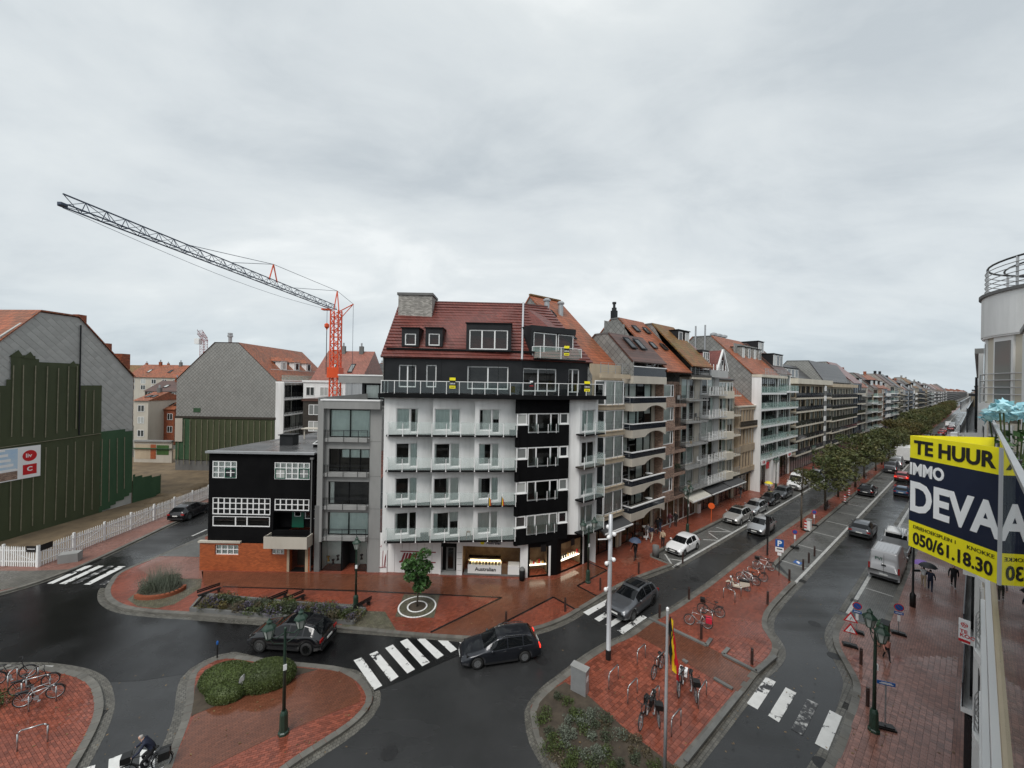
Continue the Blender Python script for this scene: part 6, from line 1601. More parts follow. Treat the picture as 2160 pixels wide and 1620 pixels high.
def car_shape(kind):
    k = CARS[kind]; L, W = k['L'], k['W']; hw0 = W / 2
    n = int(L / .065); st = [L * i / n for i in range(n + 1)]
    top = [lerp_tab(k['top'], t) for t in st]; belt = [lerp_tab(k['belt'], t) for t in st]
    for arr, ps in ((top, 2), (belt, 3)):
        for _ in range(ps): arr[1:-1] = [(arr[i - 1] + 2 * arr[i] + arr[i + 1]) / 4 for i in range(1, len(arr) - 1)]
    rows = []; NJ = 13
    for t, zt, zb in zip(st, top, belt):
        f = max(0, 1 - t / .75); r = max(0, 1 - (L - t) / .55)
        hw = hw0 * (1 - .20 * f ** 2.2 - (.12 if kind != 'van' else .02) * r ** 2.2)
        z0 = k['sill'] + .05 * f + .1 * r * (kind != 'van')
        for wc in k['wh']:
            R_ = k['r'] + .06
            if abs(t - wc) < R_: z0 = max(z0, k['r'] + math.sqrt(R_ ** 2 - (t - wc) ** 2) - .01)
        zb = min(zb, zt - .02); zb = max(zb, z0 + .05)
        g = min(1, max(0, (zt - zb) / .38))
        wr = hw * ((.84 - .16 * g) if kind != 'van' else (.88 - .06 * g)); ze = zt - .055 * g - .012
        ze = max(ze, zb + .004)
        pts = [(hw * .95, z0), (hw * .99, z0 + .25 * (zb - z0)), (hw, z0 + .55 * (zb - z0)), (hw * .985, zb - .04 * min(1, (zb - z0) * 4)), (hw * .945, zb)]
        for j in range(1, 5): a = j / 4; pts.append((hw * .945 + (wr - hw * .945) * (a ** 1.15), zb + (ze - zb) * a))
        pts += [(wr * .95, zt - .022 * g - .004), (wr * .75, zt - .006 * g - .001), (wr * .4, zt), (0, zt)]
        rows.append(pts)
    NJ = len(rows[0])
    V = []
    for t, pts in zip(st, rows):
        x = L / 2 - t
        V.append([(x, y, z) for y, z in pts] + [(x, -y, z) for y, z in reversed(pts[:-1])])
    M = len(V[0]); flat = [p for r in V for p in r]
    body, ws, rg, sw = [], [], [], []
    for i in range(len(st) - 1):
        tm = (st[i] + st[i + 1]) / 2; gl = top[i] - belt[i]
        for j in range(M - 1):
            q = (i * M + j, i * M + j + 1, (i + 1) * M + j + 1, (i + 1) * M + j)
            jj = j if j < NJ - 1 else M - 2 - j
            if jj >= 9 and k['ws'][0] < tm < k['ws'][1]: ws.append(q)
            elif jj >= 9 and k['rg'] and k['rg'][0] < tm < k['rg'][1]: rg.append(q)
            elif 4 <= jj <= 7 and gl > .14 and any(a < tm < b for a, b in k['sw']): sw.append((q, j < NJ - 1, [s for s in range(len(k['sw'])) if k['sw'][s][0] < tm < k['sw'][s][1]][0]))
            else: body.append(q)
    body.append(tuple(range(M))); body.append(tuple((len(st) - 1) * M + j for j in range(M - 1, -1, -1)))
    def sub(fs, name, m):
        ids = sorted({v for f in fs for v in f}); mp = {v: i for i, v in enumerate(ids)}
        mb = MB(); mb.add([flat[v] for v in ids], [[mp[v] for v in f] for f in fs]); return mb.mesh(name, m, True)
    k['body'] = sub(body, 'body', 'white_paint'); k['ws_me'] = sub(ws, 'windscreen', 'car_glass'); k['rg_me'] = sub(rg, 'rear_window', 'car_glass') if rg else None
    k['sw_me'] = [sub([f for f, s, w in sw if s == side and w == i], 'side_window', 'car_glass') for side in (True, False) for i in range(len(k['sw'])) if any(s == side and w == i for f, s, w in sw)]
    # wheels
    r = k['r']
    k['tyre'] = MB().lathe([(r * .62, -.10), (r * .93, -.11), (r, -.07), (r, .07), (r * .93, .11), (r * .62, .10)], 20, axis='y').mesh('tyre', 'tyre', True)
    q = MB().lathe([(.02, -.06), (r * .18, -.07), (r * .18, -.05), (.02, -.04)], 10, axis='y')
    for a in range(5):
        t = 2 * PI * a / 5
        for dt in (-.13, .13): q.bar((r * .1 * math.cos(t), -.06, r * .1 * math.sin(t)), (r * .62 * math.cos(t + dt), -.075, r * .62 * math.sin(t + dt)), .035, .03)
    q.lathe([(r * .58, -.10), (r * .64, -.10), (r * .64, -.02), (r * .58, -.02)], 20, axis='y')
    k['rim'] = q.mesh('rim', 'alloy'); k['hub'] = MB().lathe([(.001, -.03), (r * .6, -.035), (r * .6, 0), (.001, .02)], 16, axis='y').mesh('brake', 'ink')
for kd in CARS: car_shape(kd)
def paint(name, col, metal=.35, rough=.28): return mat('paint_' + name, col, rough, metal=metal, coat=.7)
paint('silver', (.42, .43, .44), .6); paint('white', (.75, .75, .75), 0); paint('black', (.007, .007, .009), .1, .2); paint('darkgrey', (.018, .020, .026), .4); paint('midgrey', (.10, .105, .115), .5); paint('blue', (.01, .05, .12), .3); paint('teal', (.03, .22, .30), .2); paint('red', (.3, .02, .02), .2); paint('van_grey', (.40, .40, .41), .1)
paint('champagne', (.46, .45, .43), .5)
def tailmesh(w, h): return cached(('tl', w, h), lambda: MB().box(-.03, -w / 2, -h / 2, .03, w / 2, h / 2).mesh('lamp', 'tail_light'))
def car(kind, label, pm, xy, heading, cat='car', name='car', group=None, rails=False, roof=None, lit=False, z=0.012, detail=True, grille='black_plastic', light=None):
    """heading: direction of travel in the ground plane"""
    k = CARS[kind]; L, W = k['L'], k['W']
    t = thing(name, label, cat, (*xy, z), heading, group)
    b = ob('body', k['body'], t); b.material_slots[0].link = 'OBJECT'; b.material_slots[0].material = MATS[pm]
    ob('windscreen', k['ws_me'], t)
    if k['rg_me']: ob('rear_window', k['rg_me'], t)
    for m_ in k['sw_me']: ob('side_window', m_, t)
    fill = cached(('fill', kind), lambda: MB().box(-L / 2 + .25, -W / 2 + .12, k['sill'] - .04, L / 2 - .3, W / 2 - .12, .75).mesh('underbody', 'ink')); ob('underbody', fill, t)
    for wx in k['wh']:
        for s in (-1, 1):
            w_ = ob('wheel', k['tyre'], t, (L / 2 - wx, s * (W / 2 - .125), k['r']), (0, 0, 0 if s < 0 else PI))
            ob('rim', k['rim'], w_); ob('brake', k['hub'], w_)
    top0 = lerp_tab(k['top'], .12)
    hx = L / 2 - .16; hz = top0 - (.10 if kind != 'van' else .06)
    hl = cached(('hl', kind), lambda: MB().add([(.13, -.20, -.06), (.13, .02, -.07), (-.16, .23, -.02), (-.20, .24, .08), (.06, .02, .06), (.08, -.20, .03), (-.1, -.1, 0)], [(0, 1, 4, 5), (1, 2, 3, 4), (5, 4, 6), (4, 3, 6)]).mesh('headlight', 'head_light'))
    hl2 = cached(('hl2', kind), lambda: MB().add([(v.co.x, -v.co.y, v.co.z) for v in hl.vertices], [tuple(reversed(p.vertices)) for p in hl.polygons]).mesh('headlight', 'head_light'))
    ob('headlight', hl, t, (hx, W / 2 * .62, hz)); ob('headlight', hl2, t, (hx, -W / 2 * .62, hz))
    ob('grille', cached(('gr', kind), lambda: MB().box(-.02, -W * .26, -.07, .035, W * .26, .06).mesh('grille', grille)), t, (L / 2 - .01, 0, hz - .06))
    ob('air_intake', cached(('ai', kind), lambda: MB().box(-.05, -W * .33, -.07, .03, W * .33, .06).mesh('air_intake', 'black_plastic')), t, (L / 2 - .01, 0, k['sill'] + .16))
    ob('number_plate', cached('plate', lambda: MB().box(-.01, -.26, -.055, .01, .26, .055).mesh('number_plate', 'plate')), t, (L / 2 + .035, 0, k['sill'] + .27))
    zr = lerp_tab(k['belt'], L - .1) - .02 if kind != 'van' else 1.15
    for s in (-1, 1):
        o = ob('tail_light', tailmesh(.3 if kind != 'van' else .12, .16 if kind != 'van' else .5), t, (-L / 2 + (.06 if kind != 'van' else .0), s * (W / 2 - (.22 if kind != 'van' else .1)), zr))
        if lit: o.material_slots[0].link = 'OBJECT'; o.material_slots[0].material = MATS['tail_lit']
    ob('number_plate', cached('plate', None), t, (-L / 2 - .02, 0, .72 if kind != 'van' else .62))
    ob('rear_bumper', cached(('rb', kind), lambda: MB().box(-.04, -W * .42, -.1, .08, W * .42, .08).mesh('rear_bumper', 'black_plastic')), t, (-L / 2 + .02, 0, k['sill'] + .12))
    mx_ = L / 2 - k['ws'][0] - .42
    for s in (-1, 1):
        mi = ob('mirror', cached('mirror', lambda: MB().ell((0, 0, 0), .09, .11, .075, 8, 6).mesh('mirror', 'white_paint', True)), t, (mx_, s * (W / 2 + .07), lerp_tab(k['belt'], k['ws'][0] + .4) + .07))
        mi.material_slots[0].link = 'OBJECT'; mi.material_slots[0].material = MATS[pm]
        for a, b_ in k['sw'][:2]:
            if kind == 'van' : break
            ob('door_handle', cached('handle', lambda: MB().box(-.09, -.012, -.015, .09, .012, .015).mesh('door_handle', 'chrome')), t, (L / 2 - b_ + .15, s * (W / 2 - .005), lerp_tab(k['belt'], b_) - .12))
    if detail:
        for s in (-1, 1): ob('sill_trim', cached(('si', kind), lambda: MB().box(-(k['wh'][1] - k['wh'][0]) / 2 + k['r'] + .08, -.012, -.05, (k['wh'][1] - k['wh'][0]) / 2 - k['r'] - .08, .012, .05).mesh('sill_trim', 'black_plastic')), t, (L / 2 - (k['wh'][0] + k['wh'][1]) / 2, s * W / 2 * .965, k['sill'] + .03))
    if rails:
        zt = max(p[1] for p in k['top'])
        for s in (-1, 1): MB().tube([(L / 2 - k['ws'][1] - .25, s * W * .345, zt - .05), (L / 2 - k['ws'][1] - .45, s * W * .34, zt + .02), (-L / 2 + 1.0, s * W * .34, zt), (-L / 2 + .75, s * W * .345, zt - .06)], .022, 6).build('roof_rail', 'chrome', t)
    if roof == 'pano':
        MB().box(-L / 2 + 1.35, -W * .28, max(p[1] for p in k['top']) - .012, L / 2 - k['ws'][1] - .25, W * .28, max(p[1] for p in k['top']) + .004).build('glass_roof', 'car_glass', t)
    return t
def head(a, b): return math.atan2(b[1] - a[1], b[0] - a[0])
UH = ANG            # driving away along the street
UB = ANG + PI       # driving towards the camera
def mid(*p): return (sum(q[0] for q in p) / len(p), sum(q[1] for q in p) / len(p))
hd = head(G(1105, 1398), G(1012, 1412)); c_ = mid(G(1105, 1398), G(1012, 1412)); off = Vector((math.sin(hd), -math.cos(hd))) * .85
def fm(t, col='midgrey'): return t
car('estate', 'dark grey estate car crossing in front of the zebra stripes, brake lights on', 'paint_darkgrey', (c_[0] + off.x, c_[1] + off.y), hd, rails=True, lit=True)
a, b = G(549, 1377), G(643, 1384); hd = head(b, a); c_ = mid(a, b); off = Vector((math.sin(hd), -math.cos(hd))) * .9
car('suv', 'black luxury car with dark windows turning behind the twin lantern and hedge', 'paint_black', (c_[0] + off.x * 1.0, c_[1] + off.y), hd, rails=False, roof='pano')
car('suv', 'dark grey off-road car with silver roof rails driving over the street zebra', 'paint_midgrey', XY(24.6, 15.75), UB + .06, rails=True, roof='pano')
car('hatch', 'white hatchback with yellow flank marking parked first at the bay corner', 'paint_white', XY(37.1, 18.25), UB)
car('suv', 'silver off-road car with black glass roof parked behind the hatched zone', 'paint_champagne', XY(50.6, 18.25), UB, roof='pano')
car('estate', 'silver estate parked right behind the silver off-road car', 'paint_silver', XY(56.3, 18.25), UB)
car('hatch', 'black hatchback parked between the silver estate and the grey saloon', 'paint_black', XY(62.2, 18.3), UB)
car('estate', 'grey car parked just in front of the white van', 'paint_midgrey', XY(67.6, 18.35), UB)
car('van', 'white delivery van parked last before the trees', 'paint_white', XY(75.3, 18.3), UB, 'van', 'delivery_van')
car('mpv', 'silver people carrier driving alone towards the camera', 'paint_silver', XY(49.2, 15.3), UB)
car('suv', 'grey coupe-like car driving away beside the empty bays', 'paint_midgrey', XY(57.5, 7.95), UH, rails=False)
car('suv', 'black car parked in the median bay below the first trees', 'paint_black', XY(80.0, 10.6), UH)
car('hatch', 'dark car half hidden behind the yellow rental sign', 'paint_blue', XY(84, 7.2), UH)
gv = car('van', 'light grey panel van parked at the right kerb, seen from behind', 'paint_van_grey', XY(47.3, 4.85), UH, 'van', 'panel_van')
L_ = CARS['van']['L']
MB().box(-L_ / 2 - .012, -.008, .55, -L_ / 2 - .002, .008, 2.3).build('door_seam', 'ink', gv); MB().box(-L_ / 2 - .02, -.14, 1.32, -L_ / 2 - .005, .14, 1.44).build('door_handle', 'black_plastic', gv)
MB().lathe([(.001, 0), (.09, 0), (.09, .015), (.001, .02)], 14, (-L_ / 2 - .018, .1, 1.62), 'y').build('badge', 'chrome', gv).rotation_euler = (0, 0, 0)
text(gv, 'PVI', .34, 'door_green', (-L_ / 2 - .012, .55, 1.75), (PI / 2, 0, -PI / 2), bold=.004)
for i in range(7): MB().box(-L_ / 2 + .4, -.72 + i * .22, 2.485, L_ / 2 - 2.6, -.64 + i * .22, 2.505).build('roof_rib', 'paint_van_grey', gv)
# flat-bed lorry and works van ahead of it
pk = thing('flatbed_truck', 'white crew-cab truck with ladder rack and grey drop-side bed ahead of the panel van', 'truck', (*XY(53.2, 4.95), .012), UH)
kv = CARS['van']
MB().extx([(-.95, .45), (.95, .45), (.93, 1.2), (.8, 2.05), (-.8, 2.05), (-.93, 1.2)], .2, 2.4).build('cab', 'white_paint', pk)
MB().box(.12, -.75, 1.3, .19, .75, 1.9).build('rear_window', 'car_glass', pk)
for s in (-1, 1): MB().box(.6, s * .9, 1.25, 1.9, s * .935, 1.85).build('side_window', 'car_glass', pk)
MB().box(-2.6, -1.0, .62, .1, 1.0, .75).build('bed', 'concrete_dark', pk)
for s in (-1, 1): MB().box(-2.6, s * 1.0 - .03, .76, .1, s * 1.0 + .03, 1.15).build('drop_side', 'galv', pk)
MB().box(-2.64, -.96, .76, -2.58, .96, 1.15).build('tailgate', 'galv', pk); MB().box(.0, -.96, .76, .06, .96, 1.5).build('headboard', 'galv', pk)
for i in range(5): MB().bar((-2.0 + i * .3, -.6, 2.25), (2.3, -.6 + i * .25, 2.2), .05).build('ladder_rail', 'galv', pk)
for y in (-.7, .7): MB().tube([(.3, y, 2.0), (.3, y, 2.3), (2.2, y, 2.3), (2.2, y, 2.0)], .03).build('roof_rack', 'galv', pk)
for wx in (1.5, -1.6):
    for s in (-1, 1):
        w_ = ob('wheel', kv['tyre'], pk, (wx, s * .86, .35), (0, 0, 0 if s < 0 else PI)); ob('rim', kv['rim'], w_)
for s in (-1, 1): ob('tail_light', tailmesh(.2, .12), pk, (-2.66, s * .8, .62))
MB().box(-2.5, -.9, .35, 2.2, .9, .61).build('chassis', 'ink', pk)
# parked by the fence on the left
car('suv', 'black car parked by the white picket fence, seen from behind', 'paint_black', mid(G(372, 1098), G(432, 1078)), PI / 2 + .06, rails=True)
car('hatch', 'teal car mostly hidden behind the black house', 'paint_teal', (-36.6, 51.5), PI / 2 + .05)
# traffic and parked cars further down the street
rc = random.Random(3)
cols = ['silver', 'white', 'black', 'darkgrey', 'midgrey', 'blue', 'red']
cw = {'silver': 'silver', 'white': 'white', 'black': 'black', 'darkgrey': 'dark grey', 'midgrey': 'grey', 'blue': 'dark blue', 'red': 'red'}
far = []
u = 106
for i in range(12): far.append((u, 10.6, UH, 'parked in the median bays')); u += rc.uniform(6.5, 11)
u = 98
for i in range(14): far.append((u, rc.choice([7.0, 8.4]), UH, 'driving down the right carriageway')); u += rc.uniform(8, 17)
u = 96
for i in range(10): far.append((u, 4.85, UH, 'parked at the right kerb')); u += rc.uniform(8, 14)
u = 86
for i in range(7): far.append((u, 18.3, UB, 'parked left of the trees')); u += rc.uniform(6, 10)
seen = {}
for u, v, h_, where in far:
    kd = rc.choice(['hatch', 'mpv', 'estate', 'suv', 'van', 'suv']); cn = rc.choice(cols)
    if kd == 'van' and cn in ('red', 'blue', 'black'): cn = 'white'
    nm = {'hatch': 'hatchback', 'mpv': 'people carrier', 'estate': 'estate car', 'suv': 'off-road car', 'van': 'van'}[kd]
    seen[where] = seen.get(where, 0) + 1
    car(kd, '%s %s %s, %s from the camera' % (cw[cn], nm, where, ordn[seen[where] - 1]), 'paint_' + cn, XY(u, v), h_, 'van' if kd == 'van' else 'car', 'van' if kd == 'van' else 'car', 'vehicles far down the street', detail=False, lit=(v < 9 and v > 6 and rc.random() < .3))
tk = thing('box_truck', 'white box truck standing beside the trees far down the street', 'truck', (*XY(124, 10.4), .012), UH, None)
MB().box(-4.2, -1.2, .9, 1.6, 1.2, 3.6).build('cargo_box', 'white_paint', tk); MB().extx([(-1.1, .6), (1.1, .6), (1.1, 1.6), (.95, 2.6), (-.95, 2.6), (-1.1, 1.6)], 1.75, 3.6).build('cab', 'white_paint', tk); MB().box(3.6, -.95, 1.5, 3.63, .95, 2.4).build('windscreen', 'car_glass', tk); MB().box(-4.1, -1.0, .5, 3.4, 1.0, .88).build('chassis', 'ink', tk)
for wx in (2.6, -2.8):
    for s in (-1, 1): ob('wheel', kv['tyre'], tk, (wx, s * 1.0, .45), (0, 0, 0), 1.3)

# ================================================================== BICYCLES
def torus(mb, r, tr, c, n=24, k=5):
    vs = []
    for i in range(n):
        a = 2 * PI * i / n
        for j in range(k):
            b = 2 * PI * j / k; rr = r + tr * math.cos(b)
            vs.append((c[0] + rr * math.cos(a), c[1] + tr * math.sin(b), c[2] + rr * math.sin(a)))
    return mb.add(vs, [(i * k + j, i * k + (j + 1) % k, ((i + 1) % n) * k + (j + 1) % k, ((i + 1) % n) * k + j) for i in range(n) for j in range(k)])
bike_me = {}
r_ = .34
bike_me['tyre'] = torus(MB(), r_ - .015, .022, (0, 0, 0)).mesh('tyre', 'tyre', True)
q = torus(MB(), r_ - .04, .012, (0, 0, 0), 24, 4)
for i in range(12): a = 2 * PI * i / 12; q.bar((0, 0, 0), ((r_ - .04) * math.cos(a), 0, (r_ - .04) * math.sin(a)), .006)
bike_me['rim'] = q.cyl((0, -.05, 0), (0, .05, 0), .025).mesh('rim', 'galv')
RW, FW, BB, SEATT, HEADT, HEADB = (-.52, 0, r_), (.55, 0, r_), (-.07, 0, .29), (-.24, 0, .78), (.36, 0, .86), (.40, 0, .68)
fr_ = MB()
for a, b, w_ in ((BB, SEATT, .032), (SEATT, HEADT, .032), (BB, HEADB, .038), (HEADT, HEADB, .036)): fr_.cyl(a, b, w_ / 2 + .002, None, 7)
for y in (-.06, .06): fr_.cyl((RW[0], y, RW[2]), (BB[0], y * .5, BB[2]), .011, None, 6); fr_.cyl((RW[0], y, RW[2]), (SEATT[0], y * .4, SEATT[2] - .06), .009, None, 6)
bike_me['frame'] = fr_.mesh('frame', 'black_plastic', True)
fk = MB()
for y in (-.055, .055): fk.tube([(HEADB[0], y, HEADB[2]), (.46, y, .5), (FW[0], y, FW[2])], .012)
fk.cyl((HEADT[0], 0, HEADT[2]), (.33, 0, 1.02), .014)
bike_me['fork'] = fk.mesh('fork', 'black_plastic')
bike_me['handlebar'] = MB().tube([(.10, -.30, 1.04), (.26, -.28, 1.06), (.33, -.1, 1.03), (.33, .1, 1.03), (.26, .28, 1.06), (.10, .30, 1.04)], .013).mesh('handlebar', 'black_plastic')
bike_me['saddle'] = MB().ell((-.30, 0, .97), .14, .085, .04, 10, 6).cyl((SEATT[0], 0, .75), (-.29, 0, .95), .014).mesh('saddle', 'ink', True)
bike_me['crank'] = MB().lathe([(.001, -.01), (.1, -.01), (.1, .01), (.001, .01)], 14, (BB[0], -.06, BB[2]), 'y').bar((BB[0], -.09, BB[2]), (BB[0] + .12, -.09, BB[2] - .12), .02).bar((BB[0], .09, BB[2]), (BB[0] - .12, .09, BB[2] + .12), .02).box(BB[0] + .07, -.18, BB[2] - .135, BB[0] + .17, -.09, BB[2] - .11).mesh('crank', 'galv')
mg = MB(); R1 = r_ + .03
mg.add([(R1 * math.cos(PI * (.05 + .1 * i)), y, R1 * math.sin(PI * (.05 + .1 * i))) for i in range(10) for y in (-.03, .03)], [(2 * i, 2 * i + 1, 2 * i + 3, 2 * i + 2) for i in range(9)])
bike_me['mudguard'] = mg.mesh('mudguard', 'black_plastic')
bike_me['carrier'] = MB().box(-.75, -.06, .735, -.3, .06, .755).bar((-.7, -.06, .74), (-.54, -.07, .36), .015).bar((-.7, .06, .74), (-.54, .07, .36), .015).mesh('carrier', 'black_plastic')
def bike(label, xy, rz, fmat='black_plastic', basket=None, bag=None, z=.125, lean=.06, group='bicycles at the stands'):
    t = thing('bicycle', label, 'bicycle', (*xy, z), rz, group)
    for n_ in ('frame', 'fork', 'handlebar', 'saddle', 'crank', 'carrier'):
        o = ob(n_, bike_me[n_], t, None, (lean, 0, 0))
        if n_ in ('frame', 'fork') and fmat != 'black_plastic': o.material_slots[0].link = 'OBJECT'; o.material_slots[0].material = MATS[fmat]
    for c in (RW, FW): w_ = ob('wheel', bike_me['tyre'], t, (c[0], -c[2] * lean, c[2]), (lean, 0, 0)); ob('rim', bike_me['rim'], w_); ob('mudguard', bike_me['mudguard'], w_)
    if basket: MB().box(.40, -.17, .84, .70, .17, 1.08).build('basket', basket, t)
    if bag:
        for s in (-1, 1): MB().box(-.78, s * .13 - .07, .45, -.42, s * .13 + .07, .76).build('pannier', bag, t)
    return t
mat('bike_white', (.7, .7, .7), .3); mat('bike_orange', (.6, .12, .03), .3); mat('bike_red', (.55, .02, .05), .5); mat('bike_silver', (.45, .45, .45), .3, metal=.5)
B_ = [('silver bicycle lying nearest the hedge side among the racks, lower left island', (82, 1487), .55, 'bike_silver', None, None), ('black bicycle behind the silver one on the lower left island', (72, 1462), .6, 'black_plastic', None, None),
      ('dark bicycle at the left border by the shrubs', (26, 1442), .5, 'black_plastic', None, None),
      ('black bicycle nearest the flagpole foot, front wheel towards camera', (1360, 1527), -2.2, 'black_plastic', None, 'ink'), ('second black bicycle leaning beside the flagpole', (1385, 1517), -1.75, 'black_plastic', 'ink', None),
      ('black bicycle behind the flag pole middle', (1388, 1425), -2.3, 'black_plastic', None, None), ('black bicycle with white saddle bag right of the flagpole', (1437, 1460), -2.15, 'black_plastic', None, 'white_sign'), ('black bicycle with a rear child seat beside the last steel stand', (1463, 1468), -1.8, 'black_plastic', 'ink', None),
      ('black city bicycle with front basket beside the paved patch', (1500, 1302), 2.7, 'black_plastic', 'ink', None), ('silver bicycle carrying a pink-red bag', (1473, 1326), 2.75, 'bike_silver', None, 'bike_red'),
      ('orange-red bicycle between the upper stands', (1595, 1228), 2.85, 'bike_orange', None, None), ('dark bicycle with white frame at the uppermost stand', (1612, 1205), 2.8, 'bike_white', 'ink', None), ('pale folding bicycle lying behind the moped', (1578, 1233), 2.4, 'bike_white', None, None),
      ('bicycle locked to the first median tree', (1745, 1077), .6, 'black_plastic', None, None), ('bicycle standing under the second median tree', (1826, 1013), .7, 'black_plastic', None, None)]
for lb, p, rz, fm_, bk, bg_ in B_: bike(lb, G(*p), rz, fm_, bk, bg_)
# moped
mp = thing('moped', 'pale moped with black seat parked between the steel stands', 'moped', (*G(1558, 1247), .125), 2.75)
for x in (-.6, .62):
    w_ = ob('wheel', bike_me['tyre'], mp, (x, 0, .24), None, (.7, 2.2, .7)); ob('rim', bike_me['rim'], w_)
MB().exty([(-.75, .5), (-.7, .72), (-.1, .68), (.0, .35), (.3, .3), (.42, .8), (.52, .78), (.42, .22), (-.1, .2), (-.4, .35)], -.14, .14).build('body', 'cream', mp)
MB().box(-.72, -.13, .721, -.02, .13, .82).build('seat', 'ink', mp); MB().tube([(.62, 0, .24), (.5, 0, .75), (.42, 0, 1.02)], .03).build('fork', 'black_plastic', mp)
MB().tube([(.36, -.32, 1.02), (.44, 0, 1.04), (.36, .32, 1.02)], .018).build('handlebar', 'black_plastic', mp); MB().ell((.55, 0, .9), .08, .09, .09, 8, 6).build('headlight', 'head_light', mp); MB().exty([(.4, .45), (.7, .6), (.9, .45), (.62, .52)], -.08, .08).build('mudguard', 'cream', mp)
# steel stands
def stand(label, xy, rz, w=.8, h=.85):
    o = MB().tube([(-w / 2, 0, -.05), (-w / 2, 0, h - .1), (-w / 2 + .1, 0, h), (w / 2 - .1, 0, h), (w / 2, 0, h - .1), (w / 2, 0, -.05)], .03, 7)
    t = o.build('bicycle_stand', 'steel', None, True, (*xy, .125), rz)
    return tag(t, label, 'bicycle stand', 'steel bicycle stands')
def stand_px(a, b, lb):
    """a, b: the feet of the stand"""
    p, q = G(*a), G(*b); stand(lb, mid(p, q), head(p, q), math.dist(p, q))
SP = [((36, 1592), (100, 1572)), ((16, 1462), (36, 1444)), ((55, 1470), (80, 1442)), ((60, 1508), (118, 1485)), ((45, 1478), (105, 1462)),
      ((1344, 1408), (1361, 1392)), ((1284, 1460), (1304, 1438)), ((1324, 1490), (1344, 1468)), ((1416, 1560), (1436, 1536)), ((1473, 1500), (1490, 1472)), ((1385, 1425), (1402, 1408)), ((1372, 1505), (1390, 1485)), ((1428, 1465), (1445, 1445)),
      ((1478, 1312), (1502, 1322)), ((1526, 1265), (1550, 1275)), ((1541, 1250), (1563, 1262)), ((1555, 1240), (1577, 1250)), ((1565, 1228), (1587, 1240)), ((1577, 1218), (1600, 1228)), ((1588, 1206), (1612, 1216)), ((1600, 1195), (1622, 1205))]
wh = ['nearest on the lower left island, empty', 'at the back of the lower left island', 'behind the dark bicycle, lower left', 'under the silver bicycle, lower left', 'between the bicycles, lower left', 'furthest from camera in front of the camera pole', 'near the utility cabinet, empty', 'second from the utility cabinet, empty', 'nearest the island corner by the zebra', 'beside the black bicycle with child seat', 'behind the flag', 'with the two black bicycles by the flagpole', 'with the white-bag bicycle',
      'holding the basket bicycle', 'first empty one beside the moped', 'holding the moped', 'second beyond the moped', 'third beyond the moped', 'fourth beyond the moped', 'fifth beyond the moped', 'last before the parking sign']
for (a, b), w_ in zip(SP, wh): stand_px(a, b, 'bent steel bicycle stand ' + w_)
# ================================================================== STREET FURNITURE
def lantern_meshes():
    g = MB().lathe([(.13, 0), (.24, .42)], 6)
    r = MB().lathe([(.30, .42), (.26, .50), (.12, .62), (.10, .70), (.13, .72), (.06, .78), (.03, .86)], 6)
    c = MB().lathe([(.14, -.04), (.14, 0), (.1, .0)], 6)
    for i in range(6):
        a = i * PI / 3; c.bar((.135 * math.cos(a), .135 * math.sin(a), 0), (.245 * math.cos(a), .245 * math.sin(a), .42), .025)
    return g.mesh('lantern_glass', 'lantern_pane'), r.mesh('lantern_roof', 'lamp_green'), c.mesh('lantern_frame', 'lamp_green')
mat('lantern_pane', (.42, .45, .42), .25, (.34, .37, .34), 4)
LG, LR, LF = lantern_meshes()
def lamp(label, xy, rz, h=5.4, two=True, z=.12, arm=.62):
    t = thing('street_lamp', label, 'street lamp', (*xy, z), rz, 'green lantern street lamps')
    MB().lathe([(.23, 0), (.23, .12), (.18, .16), (.165, .9), (.13, 1.0), (.10, 1.05)], 8).build('base', 'lamp_green', t)
    MB().lathe([(.075, 1.0), (.06, h - 1.4), (.05, h - .75), (.07, h - .7), (.03, h - .6)], 10).build('post', 'lamp_green', t, True)
    MB().box(-.07, -.10, 2.9, .07, -.07, 3.15).build('sticker', 'white_sign', t)
    for s in ((-1, 1) if two else (0,)):
        x = s * arm
        if two: MB().tube([(0, 0, h - .85), (x * .55, 0, h - 1.0), (x, 0, h - .85)], .025, 6).tube([(0, 0, h - 1.35), (x * .7, 0, h - 1.2), (x, 0, h - .9)], .018, 6).build('arm', 'lamp_green', t)
        l = ob('lantern', LF, t, (x, 0, h - .86)); ob('lantern_glass', LG, l); ob('lantern_roof', LR, l)
    return t
lamp('green twin-lantern street lamp on the hedge island in front of the black car', G(598, 1553), .65)
lamp('green twin-lantern street lamp on the right pavement by the roadworks signs', G(1843, 1548), 1.15)
lamp('green street lamp in front of the narrow grey building, behind the planter', G(750, 1290), .3, 5.1, False)
lamp('green twin-lantern street lamp at the corner shop beside the camera pole', G(1240, 1232), ANG - .1, 5.2)
lamp('green twin-lantern street lamp on the left pavement near the cream awning', G(1450, 1127), ANG, 5.2)
lamp('dark twin-lantern street lamp further up the left pavement by the white van', XY(70.5, 20.0), ANG, 5.2)
for i, u in enumerate((92, 116, 142)): lamp('twin-lantern street lamp on the left pavement beyond the van, %s of the far ones' % ordn[i], XY(u, 20.0), ANG, 5.2)
t = thing('lamp_post', 'plain black lamp post on the right pavement under the rental sign', 'street lamp', (*G(1925, 1283), .12))
MB().lathe([(.17, 0), (.17, .9), (.1, 1.0), (.07, 1.1), (.055, 5.2), (.05, 5.3)], 10).build('post', 'dark_metal', t, True); MB().box(0, -.06, 2.6, .45, .06, 2.75).build('bracket', 'dark_metal', t); MB().tube([(0, 0, 5.2), (.5, 0, 5.4), (.9, 0, 5.3)], .03).build('arm', 'dark_metal', t)
